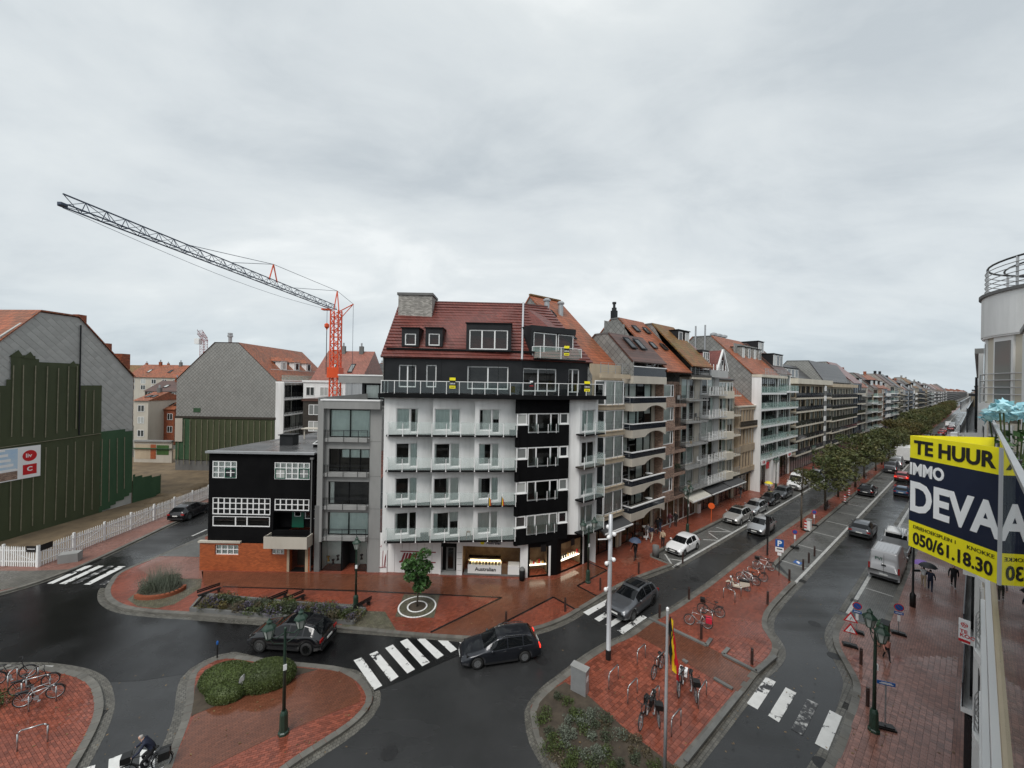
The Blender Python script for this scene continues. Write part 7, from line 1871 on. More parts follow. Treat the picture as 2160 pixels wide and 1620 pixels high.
# camera mast
cp = thing('camera_mast', 'tall pale grey mast with white cameras and a cross bar on the central island', 'mast', (*G(1283, 1395), .12))
MB().lathe([(.15, 0), (.15, .5), (.135, .51), (.125, 4.2), (.115, 8.4), (.0, 8.45)], 14).build('pole', 'pale_metal', cp, True); MB().lathe([(.155, 0), (.155, .55), (.14, .58)], 14).build('foot', 'dark_metal', cp)
for z in (7.05, 5.75): MB().lathe([(.13, z), (.13, z + .05)], 14).build('band', 'galv', cp)
MB().bar((-.75, -.15, 7.0), (.0, -.15, 7.05), .05).build('arm', 'white_sign', cp); MB().bar((.15, .0, 7.3), (.95, .35, 7.45), .05).build('arm', 'white_sign', cp)
for x, y, z in ((-.15, -.2, 7.15), (.2, -.1, 7.3), (-.12, .1, 7.65), (.18, -.15, 5.85), (-.22, -.1, 5.6), (-.24, -.1, 4.1)):
    k = MB().ell((x, y, z), .12, .12, .13, 10, 7).cyl((x, y, z), (x * .3, 0, z + .12), .04); k.build('camera', 'white_sign', cp, True)
MB().ell((-.22, -.12, 5.5), .08, .08, .08, 8, 6).build('lens', 'ink', cp)
# flag
fp = thing('flagpole', 'grey flagpole rising from the bicycle island', 'flagpole', (*G(1402, 1640), .12))
MB().lathe([(.07, 0), (.065, 3), (.05, 6.7), (.05, 6.75), (.02, 6.8)], 10).build('pole', 'pale_metal', fp, True); MB().lathe([(.06, 6.72), (.06, 6.82), (.02, 6.86)], 10).build('cap', 'white_sign', fp)
fl = thing('flag', 'black, yellow and red flag hanging limp from the flagpole', 'flag', (*G(1402, 1640), .12))
for i, m_ in enumerate(('flag_black', 'flag_yellow', 'flag_red')):
    q = MB(); N = 9
    for j in range(N + 1):
        z = 6.5 - 1.9 * j / N - .28 * i * (j / N) ** .5; wv = .05 * math.sin(j * .9 + i) + .03
        for s_ in range(4):
            f_ = i / 3 + s_ / 9; x = .07 + (.46 * f_ * (.35 + .65 * (j / N))) + .02 * math.sin(j * 1.7 + s_); y = wv * math.sin(f_ * 9 + j * .5) * 1.6
            q.v.append((x, y - .05, z - .18 * f_))
    for j in range(N):
        for s_ in range(3): q.f.append([j * 4 + s_, j * 4 + s_ + 1, (j + 1) * 4 + s_ + 1, (j + 1) * 4 + s_]); q.mi.append(0)
    q.build('stripe', m_, fl, True)
# bollards
def bollard(label, px, py, h=.95, m_='brown_bollard'):
    t = thing('bollard', label, 'bollard', (*G(px, py), .12), 0, 'dark bollards')
    MB().lathe([(.075, 0), (.075, h - .12), (.06, h - .1), (.06, h - .07), (.078, h - .05), (.078, h - .01), (.03, h)], 10).build('post', m_, t)
for p, w_ in (((1067, 1324), 'behind the dark grey estate car'), ((1192, 1293), 'at the tip of the red paving by the street zebra'), ((1266, 1248), 'at the kerb below the corner lamp'), ((1347, 1213), 'left of the off-road car on the far pavement'), ((1453, 1268), 'right behind the off-road car on the central island'), ((1391, 1307), 'at the zebra end on the central island'), ((1479, 1352), 'below the bag-carrying bicycle'), ((1586, 1406), 'at the island corner above the right zebra'), ((1619, 1278), 'standing alone at the road side of the island'), ((1665, 1228), 'on the point of the parking bay'), ((1694, 1205), 'nearest in the row along the disabled bay'), ((1706, 1190), 'second in the row along the disabled bay'), ((1718, 1176), 'third in the row along the disabled bay'), ((1816, 1406), 'on the right pavement by the kerb bend'), ((1830, 1495), 'close left of the right lamp foot'), ((1440, 1190), 'behind the white hatchback'), ((1745, 1072), 'by the first median tree')):
    bollard('dark brown bollard ' + w_, *p)
t = thing('post', 'short steel post with blue cap at the tip of the hedge island', 'post', (*G(458, 1392), .12)); MB().lathe([(.04, 0), (.04, .75)], 8).build('stem', 'dark_metal', t); MB().ell((0, 0, .85), .07, .05, .13, 8, 6).build('cap', 'blue_sign', t)
t = thing('marker_stone', 'leaning pale stone post with dark bands beside the hedge', 'marker', (*G(507, 1468), .12), .2); MB().exty([(-.13, 0), (.13, 0), (.2, .8), (.12, .92), (-.02, .8)], -.1, .1).build('stone', 'concrete', t)
for z in (.25, .38): MB().box(-.12, -.115, z, .16, -.1, z + .05).build('band', 'ink', t)
# bins, cabinets, block
t = thing('litter_bin', 'dark grey litter bin in front of the ice-cream shop', 'bin', (*G(1101, 1227), .12)); MB().lathe([(.22, 0), (.25, .8), (.24, .85)], 14).build('drum', 'anthracite', t, True); MB().lathe([(.25, .86), (.25, .9), (.12, 1.05)], 14).build('lid', 'concrete_dark', t)
t = thing('litter_bin', 'round stone litter bin behind the white hatchback', 'bin', (*G(1383, 1176), .12)); MB().lathe([(.3, 0), (.3, 1.0), (.22, 1.02), (.2, .9)], 14).build('drum', 'concrete_dark', t, True)
t = thing('utility_cabinet', 'stainless utility cabinet with pale lid at the corner of the flower bed', 'cabinet', (*mid(G(1207, 1459), G(1238, 1467)), .12), -.62); MB().box(-.42, -.2, 0, .42, .2, 1.25).build('housing', 'galv', t); MB().box(-.45, -.23, 1.25, .45, .23, 1.31).build('lid', 'concrete', t); MB().box(.425, -.1, .7, .435, .1, .95).build('notice', 'white_sign', t)
t = thing('utility_cabinet', 'small white cabinet on the median between the traffic beacons', 'cabinet', (*G(1706, 1120), .12), ANG); MB().box(-.35, -.2, 0, .35, .2, 1.15).build('housing', 'white_paint', t); MB().box(-.38, -.23, 1.15, .38, .23, 1.2).build('lid', 'concrete', t)
t = thing('utility_box', 'dark green box behind the right twin-lantern lamp', 'box', (*G(1862, 1352), .12), ANG); MB().extx([(-.28, 0), (.28, 0), (.28, .95), (.1, 1.1), (-.28, 1.1)], -.4, .4).build('housing', 'tarp_green', t); MB().box(-.41, -.3, 1.1, .41, .12, 1.13).build('lid', 'anthracite', t)
t = thing('concrete_block', 'weathered grey concrete block in front of the picket fence', 'block', (*G(148, 1187), .12), .45); MB().extx([(-.35, 0), (.35, 0), (.42, .75), (-.42, .75)], -.62, .62).build('block', 'concrete', t)
# ---------------------------------------------------------------- temporary signs
def tsign(label, xy, rz, kinds, h=1.9, base=True, cat='road sign', post='galv', name='temporary_sign'):
    t = thing(name, label, cat, (*xy, .12), rz)
    MB().box(-.025, -.02, .05, .025, .02, h).build('post', post, t)
    if base: MB().box(-.36, -.2, 0, .36, .2, .11).box(-.3, -.14, .11, .3, .14, .15).build('foot', 'ink', t)
    z = h
    for k in kinds:
        if k == 'noparking':
            d_ = MB().lathe([(.001, 0), (.24, 0), (.24, .015), (.001, .016)], 20, (0, -.045, z - .2), 'y').build('disc', 'red_sign', t)
            MB().lathe([(.001, 0), (.19, 0), (.19, .01), (.001, .011)], 20, (0, -.056, z - .2), 'y').build('disc_face', 'blue_sign', t)
            MB().bar((-.14, -.06, z - .06), (.14, -.06, z - .34), .05, .008).build('slash', 'red_sign', t); z -= .5
        elif k == 'plate': MB().box(-.22, -.04, z - .16, .22, -.025, z).build('plate', 'blue_sign', t); MB().box(-.16, -.045, z - .1, .16, -.041, z - .06).build('arrow', 'white_sign', t); z -= .22
        elif k == 'white': MB().box(-.07, -.04, z - .4, .07, -.025, z).build('plate', 'white_sign', t); z -= .45
        elif k == 'tri':
            MB().exty([(-.36, z - .62), (.36, z - .62), (0, z)], -.04, -.025).build('triangle', 'red_sign', t); MB().exty([(-.25, z - .56), (.25, z - .56), (0, z - .13)], -.048, -.041).build('triangle_face', 'white_sign', t)
            if 'men' in label: MB().bar((-.05, -.052, z - .5), (.03, -.052, z - .3), .06, .006).bar((.03, -.052, z - .3), (.1, -.052, z - .48), .03, .006).build('pictogram', 'ink', t)
            else: MB().bar((-.06, -.052, z - .52), (-.03, -.052, z - .28), .035, .006).bar((.06, -.052, z - .52), (.05, -.052, z - .28), .035, .006).build('pictogram', 'ink', t)
            z -= .7
        elif k == 'street': MB().box(-.34, -.03, z - .17, .34, -.01, z).build('plate', 'blue_sign', t); MB().box(-.26, -.035, z - .12, .26, -.031, z - .09).build('lettering', 'white_sign', t); MB().box(-.2, -.035, z - .075, .2, -.031, z - .045).build('lettering', 'white_sign', t)
        elif k == 'P':
            MB().box(-.3, -.04, z - .62, .3, -.025, z).build('plate', 'blue_sign', t); text(t, 'P', .62, 'white_sign', (-.17, -.045, z - .53), bold=.02)
            MB().box(-.3, -.04, z - 1.05, .3, -.025, z - .66).build('plate', 'white_sign', t); MB().box(-.2, -.046, z - .85, .2, -.041, z - .76).build('pictogram', 'ink', t); MB().box(-.14, -.04, z - 1.35, .14, -.025, z - 1.1).build('plate', 'white_sign', t)
    return t
FC = .5    # signs turned towards the oncoming side
tsign('round no-parking sign with blue plate beside the roadworks triangles', G(1807, 1338), -.62, ['noparking', 'plate', 'white'], 1.95)
tsign('round no-parking sign with blue plate standing alone on the right pavement', G(1895, 1341), -.6, ['noparking', 'plate', 'white'], 1.95)
tsign('two stacked roadworks triangles, upper with working men, on the right pavement', G(1793, 1367), -.5, ['tri', 'tri'], 2.15, name='roadworks_sign')
tsign('small blue street name sign on a thin post by the right lamp', G(1867, 1541), -.35, ['street'], 2.2)
tsign('no-parking sign by the bare median tree', G(1676, 1158), -.5, ['noparking', 'white'], 1.8)
tsign('no-parking sign by the small white cabinet', G(1717, 1111), -.5, ['noparking', 'white'], 1.8)
tsign('parking sign with blue P panel at the head of the median bays', G(1643, 1218), -.45, ['P'], 3.1, False, post='brown_bollard', name='parking_sign')
t = thing('parking_camera', 'tall black slab-headed post behind the parking sign', 'post', (*XY(42.3, 12.6), .12), ANG); MB().box(-.06, -.06, 0, .06, .06, 2.0).build('post', 'dark_metal', t); MB().box(-.18, -.12, 2.0, .18, .12, 3.7).build('head', 'ink', t); MB().box(-.3, -.2, 3.7, .3, .2, 3.78).build('roof', 'ink', t)
for p, w_ in (((1699, 1122), 'beside the small white cabinet'), ((1782, 1062), 'before the second median tree'), ((1791, 1048), 'under the second median tree')):
    t = thing('traffic_beacon', 'red and white striped beacon ' + w_, 'beacon', (*G(*p), .12), ANG + 1.2); MB().box(-.3, -.2, 0, .3, .2, .1).build('foot', 'ink', t)
    for i in range(6): MB().box(-.11, -.03, .12 + i * .17, .11, .03, .29 + i * .17).build('stripe', 'red_sign' if i % 2 else 'white_sign', t)
t = thing('warning_lamp', 'round orange warning disc on a thin post on the left pavement', 'sign', (*G(1500, 1102), .12), -.3); MB().box(-.025, -.025, 0, .025, .025, 1.6).build('post', 'orange_sign', t); MB().lathe([(.001, 0), (.36, 0), (.36, .04), (.001, .05)], 16, (0, -.06, 1.85), 'y').build('disc', 'orange_sign', t)
t = thing('advert_box', 'small white box on the pavement under the cream awning', 'box', (*G(1472, 1083), .12), ANG); MB().box(-.3, -.25, 0, .3, .25, 1.15).build('housing', 'white_paint', t); MB().box(-.32, -.27, 1.15, .32, .27, 1.2).build('lid', 'concrete', t)
t = thing('cafe_table', 'pale standing table under the arched balconies', 'table', (*G(1362, 1135), .12)); MB().lathe([(.3, 0), (.3, .03), (.03, .06), (.03, 1.05), (.38, 1.06), (.38, 1.1), (.001, 1.11)], 14).build('table_top', 'white_paint', t)
for i in range(3):
    t = thing('cafe_chair', 'dark cafe chair under the arched balconies, %s from the corner' % ordn[i], 'chair', (*XY(33.6 + i * 1.1, 22.0), .12), ANG + i, 'cafe chairs')
    MB().box(-.22, -.22, .43, .22, .22, .47).build('seat', 'dark_wood', t); MB().box(-.22, .18, .5, .22, .22, .9).build('backrest', 'dark_wood', t)
    for x in (-.2, .2):
        for y in (-.2, .2): MB().box(x - .015, y - .015, 0, x + .015, y + .015, .43).build('leg', 'dark_metal', t)
# rental posters tied to the roof terrace of the corner building
for px, py, Y, lb in ((1195, 740, 34.0, 'on the glass loggia of the mansard roof'), (955, 808, 29.85, 'on the left stretch of the long roof terrace'), (1238, 815, 31.9, 'at the right corner of the roof terrace')):
    X_, Y_, Z_ = at(px, py, Y)
    t = thing('rental_poster', 'small yellow and black rental poster ' + lb, 'poster', (X_, Y_ - .12, Z_ - .42), 0, None); t.scale = (.85, 1, .8)
    MB().box(-.27, 0, 0, .27, .02, 1.05).build('panel', 'yellow_sign', t); MB().box(-.27, -.006, .28, .27, -.001, .78).build('band', 'ink', t); text(t, 'DEVA', .2, 'white_sign', (-.24, -.008, .4), width=.48, bold=.004); MB().box(-.2, -.006, .1, .2, -.001, .17).build('band', 'ink', t)
X_, Y_, Z_ = at(1121, 808, 30.9); t = thing('notice_board', 'black arched notice board on the roof terrace of the corner building', 'poster', (X_, Y_ - .1, Z_ - .45)); MB().exty([(-.24, 0), (.24, 0), (.24, .75), (.15, .9), (0, .95), (-.15, .9), (-.24, .75)], 0, .03).build('panel', 'ink', t); MB().box(-.12, -.006, .5, .12, -.001, .62).build('emblem', 'white_sign', t); MB().box(-.15, -.006, .2, .15, -.001, .25).build('band', 'red_sign', t)
for px, py, lb in ((1032, 1056, 'left'), (1059, 1056, 'right')):
    X_, Y_, Z_ = at(px, py, 30.45); t = thing('small_flag', 'small black-yellow-red flag on a second-floor balcony, the %s one of two' % lb, 'flag', (X_, Y_ - .1, Z_ - .3))
    for i, m_ in enumerate(('flag_black', 'flag_yellow', 'flag_red')): MB().add([(-.05 + i * .06, 0, .65 - i * .1), (.01 + i * .06, .02, .65 - i * .12), (.0 + i * .08, .0, -.1), (-.08 + i * .08, .02, -.05)], [(0, 1, 2, 3)]).build('stripe', m_, t)

def leafs(mb, c, r, n, size, rnd=R, flat=.7, shell=.35):
    for _ in range(n):
        while True:
            d = Vector((rnd.uniform(-1, 1), rnd.uniform(-1, 1), rnd.uniform(-1, 1)))
            if .05 < d.length <= 1: break
        d = d.normalized() * (d.length ** shell)
        p = Vector(c) + Vector((d.x * r[0], d.y * r[1], d.z * r[2]))
        a = Vector((rnd.gauss(0, 1), rnd.gauss(0, 1), rnd.gauss(0, flat))).normalized(); b = a.cross(Vector((rnd.gauss(0, 1), rnd.gauss(0, 1), rnd.gauss(0, 1)))).normalized()
        s = size * rnd.uniform(.6, 1.3)
        mb.add([p - a * s, p + b * s * .55, p + a * s, p - b * s * .55], [(0, 1, 2, 3)])
    return mb
# things left out on the balconies
def balc(label, u, y, z, kind, m_):
    x_, y_ = XY(u, VF + y); t = thing(kind, label, kind.split('_')[-1], (x_, y_, z), ANG + R.uniform(-.5, .5))
    if 'table' in kind: MB().lathe([(.2, 0), (.2, .02), (.025, .04), (.025, .7), (.38, .71), (.38, .74), (.001, .75)], 14).build('table_top', m_, t)
    elif 'chair' in kind:
        MB().box(-.22, -.22, .42, .22, .22, .46).build('seat', m_, t); MB().box(-.22, .19, .47, .22, .23, .92).build('backrest', m_, t)
        for a in (-.2, .2):
            for b in (-.2, .2): MB().box(a - .02, b - .02, 0, a + .02, b + .02, .42).build('leg', m_, t)
    else: MB().lathe([(.13, 0), (.18, .35), (.17, .36)], 10).build('pot', 'tan_stone', t); q = MB(); leafs(q, (0, 0, .6), (.3, .3, .35), 120, .07); q.build('foliage', m_, t)
for i, z in enumerate((3.65, 6.25)): balc('round white table on the arched balcony, %s floor' % ordn[i], 36.6, -.7, z, 'balcony_table', 'white_paint')
for i, (u_, z) in enumerate(((43.2, 14.1), (47.5, 11.9), (52.5, 9.4), (52.0, 15.1), (72.0, 12.75), (75.5, 7.5), (48.3, 6.5), (53.0, 6.6))): balc('small %s chair on a street balcony, %s of those put out' % (('white', 'dark')[i % 2], ordn[i]), u_, -.55, z, 'balcony_chair', ('white_paint', 'dark_wood')[i % 2])
for i, (u_, z) in enumerate(((42.8, 6.3), (46.0, 9.2), (57.8, 6.6), (58.2, 12.2), (70.0, 10.1), (77.5, 10.1), (74.0, 4.9), (83.0, 7.5), (84.5, 12.75), (92, 9.0), (99, 6.3), (104, 11.7), (36, 17.0), (45.6, 3.9))): balc('potted plant on a street balcony, %s along the row' % ordn[i], u_, -.6, z, 'potted_plant', R.choice(['leaf_hedge', 'leaf_fresh', 'leaf_dull']))
for px, py, Y, k, m_, lb in ((895, 1130, 30.6, 'box', 'ink', 'black box on the lowest balcony of the corner building'), (988, 1128, 30.9, 'stool', 'wood', 'wooden stool on the lowest balcony of the corner building'), (1083, 918, 31.0, 'box', 'anthracite', 'dark chest on the top glass balcony beside the black bay')):
    x_, y_, z_ = at(px, py, Y); t = thing('balcony_' + k, lb, k, (x_, y_, min(ZS, key=lambda s: abs(s - z_))), .2)
    if k == 'box': MB().box(-.3, -.2, 0, .3, .2, .4).build('crate', m_, t); MB().box(-.32, -.22, .4, .32, .22, .44).build('lid', m_, t)
    else:
        MB().lathe([(.18, .5), (.18, .54)], 10).build('seat', m_, t)
        for a in (-.13, .13):
            for b in (-.13, .13): MB().bar((a, b, .5), (a * 1.3, b * 1.3, 0), .03).build('leg', m_, t)

# ================================================================== FENCE
fe = thing('picket_fence', 'white wooden picket fence around the cleared lots', 'fence', (0, 0, .12))
pk_me = MB().exty([(-.05, 0), (.05, 0), (.05, 1.55), (0, 1.68), (-.05, 1.55)], -.012, .012).mesh('picket', 'white_paint')
A_, B2 = G(80, 1199), G(440, 1053); Z0 = (A_[0] - 9, A_[1] + .2)
for p, q in ((Z0, A_), (A_, B2)):
    L_ = math.dist(p, q); a_ = head(p, q); n = int(L_ / .19)
    for i in range(n):
        f_ = i / n; x, y = p[0] + (q[0] - p[0]) * f_, p[1] + (q[1] - p[1]) * f_
        if x < -47: continue
        ob('picket', pk_me, fe, (x, y, R.uniform(-.02, .02)), (R.uniform(-.015, .015), 0, a_))
    np_ = int(L_ / 2.4)
    for i in range(np_ + 1):
        f_ = i / np_; x, y = p[0] + (q[0] - p[0]) * f_, p[1] + (q[1] - p[1]) * f_
        MB().box(-.07, -.05, 0, .07, .09, 1.8).build('post', 'white_paint', fe, loc=(x, y, 0), rot=a_)
        if i < np_:
            x2, y2 = p[0] + (q[0] - p[0]) * (i + 1) / np_, p[1] + (q[1] - p[1]) * (i + 1) / np_
            for z in (.4, 1.3): MB().bar((x, y + .03, z), (x2, y2 + .03, z), .04, .09).build('rail', 'white_paint', fe)
            MB().bar((x, y + .05, .4 if i % 2 else 1.3), (x2, y2 + .05, 1.3 if i % 2 else .4), .03, .08).build('brace', 'white_paint', fe)
t = thing('site_sign', 'folded black sign board at the corner of the picket fence', 'sign', (*A_, .12)); MB().box(-.95, -.06, 1.25, .0, -.03, 1.75).build('panel', 'ink', t); MB().add([(.0, -.06, 1.25), (.05, .95, 1.3), (.05, .95, 1.8), (0, -.06, 1.75), (.03, -.06, 1.25), (.08, .95, 1.3), (.08, .95, 1.8), (.03, -.06, 1.75)], [(0, 1, 2, 3), (7, 6, 5, 4), (3, 2, 6, 7)]).build('panel', 'ink', t); MB().box(-.85, -.066, 1.48, -.2, -.061, 1.53).build('lettering', 'white_sign', t)

# ================================================================== PLANTING
def crown_mesh(seed, w, h, n, size, m, clumps=16, z0=0):
    rn = random.Random(seed); mb = MB()
    for i in range(clumps):
        a = rn.uniform(0, 2 * PI); rr = w * .5 * math.sqrt(rn.random()) * .92; zz = z0 + h * (.18 + .68 * rn.random()); rr *= 1 - .55 * max(0, (zz - z0) / h - .45)
        cr_ = w * rn.uniform(.11, .20)
        leafs(mb, (rr * math.cos(a), rr * math.sin(a), zz), (cr_, cr_, cr_ * .62), n // clumps, size, rn)
    return mb.mesh('crown', m)
def trunk_mesh(seed, h, r, spread, limbs=7, bare=False):
    rn = random.Random(seed); mb = MB(); mb.cyl((0, 0, -.1), (rn.uniform(-.05, .05), rn.uniform(-.05, .05), h * .45), r, r * .75, 8); mb.cyl((0, 0, h * .44), (.05, 0, h * .9), r * .72, r * .15, 7)
    for i in range(limbs):
        z = h * rn.uniform(.35, .72); a = rn.uniform(0, 2 * PI); l = spread * rn.uniform(.5, 1)
        e = (l * math.cos(a), l * math.sin(a), z + l * rn.uniform(.3, .8)); mb.cyl((0, 0, z), e, r * .35, r * .08, 5)
        if bare:
            for k in range(4):
                f_ = rn.uniform(.4, 1); p = (e[0] * f_, e[1] * f_, z + (e[2] - z) * f_); mb.cyl(p, (p[0] + rn.uniform(-.6, .6), p[1] + rn.uniform(-.6, .6), p[2] + rn.uniform(.1, .7)), r * .1, .005, 4)
    return mb.mesh('trunk', 'bark', True)
CV = [crown_mesh(20 + i, 6.4, 6.0, 4200, .16, 'leaf_autumn' if i in (1, 4) else 'leaf_street', 26) for i in range(5)]
TV = [trunk_mesh(40 + i, 7.5, .15, 2.2) for i in range(3)]
rt = random.Random(9)
u = 64.0; i = 0
while u < 430:
    k = rt.randrange(5)
    t = thing('street_tree', 'leafy street tree on the median, %s from the camera' % ordn[i] if i < 20 else 'distant leafy street tree in the closed canopy at the end of the median', 'tree', (*XY(u + rt.uniform(-.6, .6), 12.75 + rt.uniform(-.3, .3)), .12), rt.uniform(0, 6.28), 'trees along the median' if i < 20 else 'far trees of the median')
    sc = rt.uniform(.78, 1.12) * (.95 if i < 2 else 1.1)
    t.scale = (sc, sc, sc * rt.uniform(.95, 1.1))
    ob('trunk', TV[k % 3], t); c_ = ob('crown', CV[k], t, (0, 0, 2.5)); c_.material_slots[0].link = 'OBJECT'; c_.material_slots[0].material = MATS[rt.choice(['leaf_street', 'leaf_olive', 'leaf_autumn', 'leaf_olive' if i > 4 else 'leaf_street'])]
    u += rt.uniform(7.6, 10.2) if u < 200 else rt.uniform(8, 11); i += 1
for lb, p, sd in (('bare thin-stemmed street tree on the median next to the no-parking sign', XY(53.8, 12.7), 3),):
    t = thing('street_tree', lb, 'tree', (*p, .12)); ob('trunk', trunk_mesh(sd, 8.2, .10, 2.0, 9, True), t)
# round chestnut-like young tree in front of the shop
t = thing('young_tree', 'young broad-leaved tree in a ringed square before the shuttered shop', 'tree', (*tr, .13))
ob('trunk', trunk_mesh(77, 3.6, .07, .9, 6), t)
rn = random.Random(4); q = MB()
for k in range(22):
    a = rn.uniform(0, 2 * PI); zz = rn.uniform(1.35, 4.0); rr = .95 * math.sqrt(rn.random()) * (1 - .45 * abs(zz - 2.5) / 1.5)
    leafs(q, (rr * math.cos(a), rr * math.sin(a), zz), (.42, .42, .32), 130, .12, rn)
q.build('crown', 'leaf_fresh', t)
def clump(mb, x, y, z, r, h, n, size, rn=R): return leafs(mb, (x, y, z + h * .45), (r, r, h * .55), n, size, rn, shell=.5)
def shrub(label, xy, r, h, n, size, m, group=None, z=.12, name='shrub'):
    mb = MB()
    for k in range(7):
        a = R.uniform(0, 2 * PI); d = r * .55 * math.sqrt(R.random()); clump(mb, d * math.cos(a), d * math.sin(a), 0, r * .55, h * R.uniform(.7, 1.05), n // 7, size)
    t = thing(name, label, 'shrub', (*xy, z), 0, group); mb.build('foliage', m, t)
    st = MB()
    for k in range(5): a = R.uniform(0, 6.28); st.cyl((0, 0, -.05), (r * .5 * math.cos(a), r * .5 * math.sin(a), h * .7), .015, .005, 4)
    st.build('stems', 'bark', t); return t
# clipped hedge mounds: leaf coat over a solid heart
def mound(label, px, py, rx, ry, h, rz):
    x, y = G(px, py); t = thing('clipped_hedge', label, 'hedge', (x, y, .1), rz, 'hedge mounds on the island')
    MB().ell((0, 0, h * .32), rx * .93, ry * .93, h * .62, 18, 12).build('heart', 'leaf_hedge', t, True)
    mb = MB(); leafs(mb, (0, 0, h * .32), (rx, ry, h * .68), int(9000 * rx * ry), .035, R, .7, .05); mb.build('foliage', 'leaf_hedge', t)
mound('long clipped green hedge mound at the rear left of the island', 483, 1448, 1.5, 1.0, .95, -.1)
mound('tall clipped green hedge mound nearest the lamp', 562, 1446, 1.4, .85, 1.2, .3)
mound('small round clipped hedge mound in front', 478, 1472, .95, .7, .75, 0)
# planter bed with benches
pb = [G(402, 1293), G(745, 1321), G(771, 1296), G(600, 1283), G(592, 1270), G(566, 1270), G(548, 1283), G(432, 1272)]
pl = thing('planter_bed', 'long kerbed planter bed in front of the black house', 'planter', (0, 0, 0))
bed = [G(402, 1293), G(745, 1321), G(771, 1294), G(428, 1262)]
ins = lambda f_: [(c0 + (x - c0) * f_, c1 + (y - c1) * f_) for c0, c1 in [mid(*bed)] for x, y in bed]
for a, b in zip(bed, bed[1:] + bed[:1]): MB().prism([*offs([a, b], -.07), *offs([a, b], .07)[::-1]], .05, .38).build('kerb_stone', 'concrete_dark', pl)
sheet('soil', ins(.97), 'soil', .25, pl)
sheet('bench_paving', [G(440, 1263), G(640, 1276), G(765, 1284), G(770, 1293), G(600, 1283), G(440, 1272)], 'pave_grey', .262, pl)
rn = random.Random(8); n_ = 0
for i in range(84):
    f_ = rn.random(); g_ = rn.random() ** 1.2 * .66
    a = [bed[0][k] + (bed[1][k] - bed[0][k]) * f_ for k in (0, 1)]; b = [bed[3][k] + (bed[2][k] - bed[3][k]) * f_ for k in (0, 1)]
    p = (a[0] + (b[0] - a[0]) * (g_ + .08), a[1] + (b[1] - a[1]) * (g_ + .08))
    m_ = rn.choice(['leaf_dull', 'leaf_hedge', 'leaf_street', 'leaf_dull', 'leaf_autumn', 'flower_purple', 'leaf_dry'])
    shrub('low %s garden plant in the long planter bed' % {'leaf_dull': 'dull green', 'leaf_hedge': 'dark green', 'leaf_street': 'olive green', 'leaf_autumn': 'yellowish', 'flower_purple': 'purple flowering', 'leaf_dry': 'dry brown'}[m_], p, rn.uniform(.4, .65), rn.uniform(.35, .8), 260, .055, m_, 'plants in the long bed, ' + m_.replace('leaf_', '').replace('flower_', ''), .25, 'garden_plant')
def bench(label, px, py, rz):
    t = thing('bench', label, 'bench', (*G(px, py), .1), rz, 'dark benches in the planter')
    t.scale = (.7, .7, .75)
    for i in range(3): MB().box(-1.0, -.22 + i * .15, .42, 1.0, -.1 + i * .15, .46).build('seat_slat', 'ink', t)
    for i in range(2): MB().box(-1.0, .26, .58 + i * .16, 1.0, .3, .70 + i * .16).build('back_slat', 'ink', t)
    for x in (-.8, .8): MB().box(x - .04, -.2, 0, x + .04, .3, .42).build('leg', 'dark_metal', t)
bench('dark slatted bench at the left end of the planter bed', 442, 1260, .95); bench('dark slatted bench left of the planter middle', 583, 1272, .95 + PI); bench('dark slatted bench right of the planter middle', 622, 1276, .95); bench('dark slatted bench at the right end of the planter bed', 762, 1287, 1.0 + PI)
# round brick planter with grasses
rp = thing('round_planter', 'low curved brick planter with tall wispy shrubs by the left zebra', 'planter', (*G(338, 1250), .12))
for i in range(13):
    a = -2.1 + i * .2; MB().box(-.16, -.1, 0, .16, .1, .26).build('brick', 'red_brick_wall', rp, loc=(1.55 * math.cos(a), 1.15 * math.sin(a), 0), rot=math.atan2(1.15 * math.cos(a), -1.55 * math.sin(a)))
MB().lathe([(1.45, 0), (1.45, .2), (.1, .3)], 20).build('soil', 'soil', rp).scale = (1, .72, 1)
q = MB(); rn = random.Random(2)
for i in range(900):
    a = rn.uniform(0, 6.28); d = math.sqrt(rn.random()) * 1.3; x, y = d * math.cos(a), d * .72 * math.sin(a); h_ = rn.uniform(.5, 2.1) * (1.15 - d * .3); lx, ly = rn.gauss(0, .28), rn.gauss(0, .28)
    q.add([(x - .012, y, .2), (x + .012, y, .2), (x + lx, y + ly, .2 + h_)], [(0, 1, 2)])
q.build('grasses', 'leaf_grey', rp); mb = MB()
for i in range(10): a = rn.uniform(0, 6.28); d = math.sqrt(rn.random()) * 1.1; clump(mb, d * math.cos(a), d * .7 * math.sin(a), .2, .45, .8, 200, .05)
mb.build('foliage', 'leaf_dull', rp)
# garden of the central island
rn = random.Random(31); k = 0
gd = ['leaf_hedge', 'leaf_dull', 'leaf_fresh', 'leaf_grey', 'leaf_dry']
gn = {'leaf_hedge': 'dark green', 'leaf_dull': 'dull green', 'leaf_fresh': 'fresh green', 'leaf_grey': 'silvery grey', 'leaf_dry': 'dry brown'}
cnt = {}
tries = 0
while k < 52 and tries < 3000:
    tries += 1
    px, py = rn.uniform(1135, 1440), rn.uniform(1445, 1668)
    p = G(px, py)
    if not inside(p, I3g) or py < 1462: continue
    gx_ = (px - 1255) / 70; gy_ = (py - 1560) / 55
    m_ = 'leaf_grey' if gx_ * gx_ + gy_ * gy_ < 1 and rn.random() < .8 else ('leaf_dry' if px > 1330 and rn.random() < .6 else rn.choice(['leaf_hedge', 'leaf_dull', 'leaf_hedge', 'leaf_dull', 'leaf_dry']))
    shrub('%s low shrub in the flower bed of the central island' % gn[m_], p, rn.uniform(.28, .5), rn.uniform(.22, .42) * (.4 if m_ == 'leaf_dry' else 1), 300, .04, m_, 'low shrubs in the central bed, ' + gn[m_], .12); k += 1
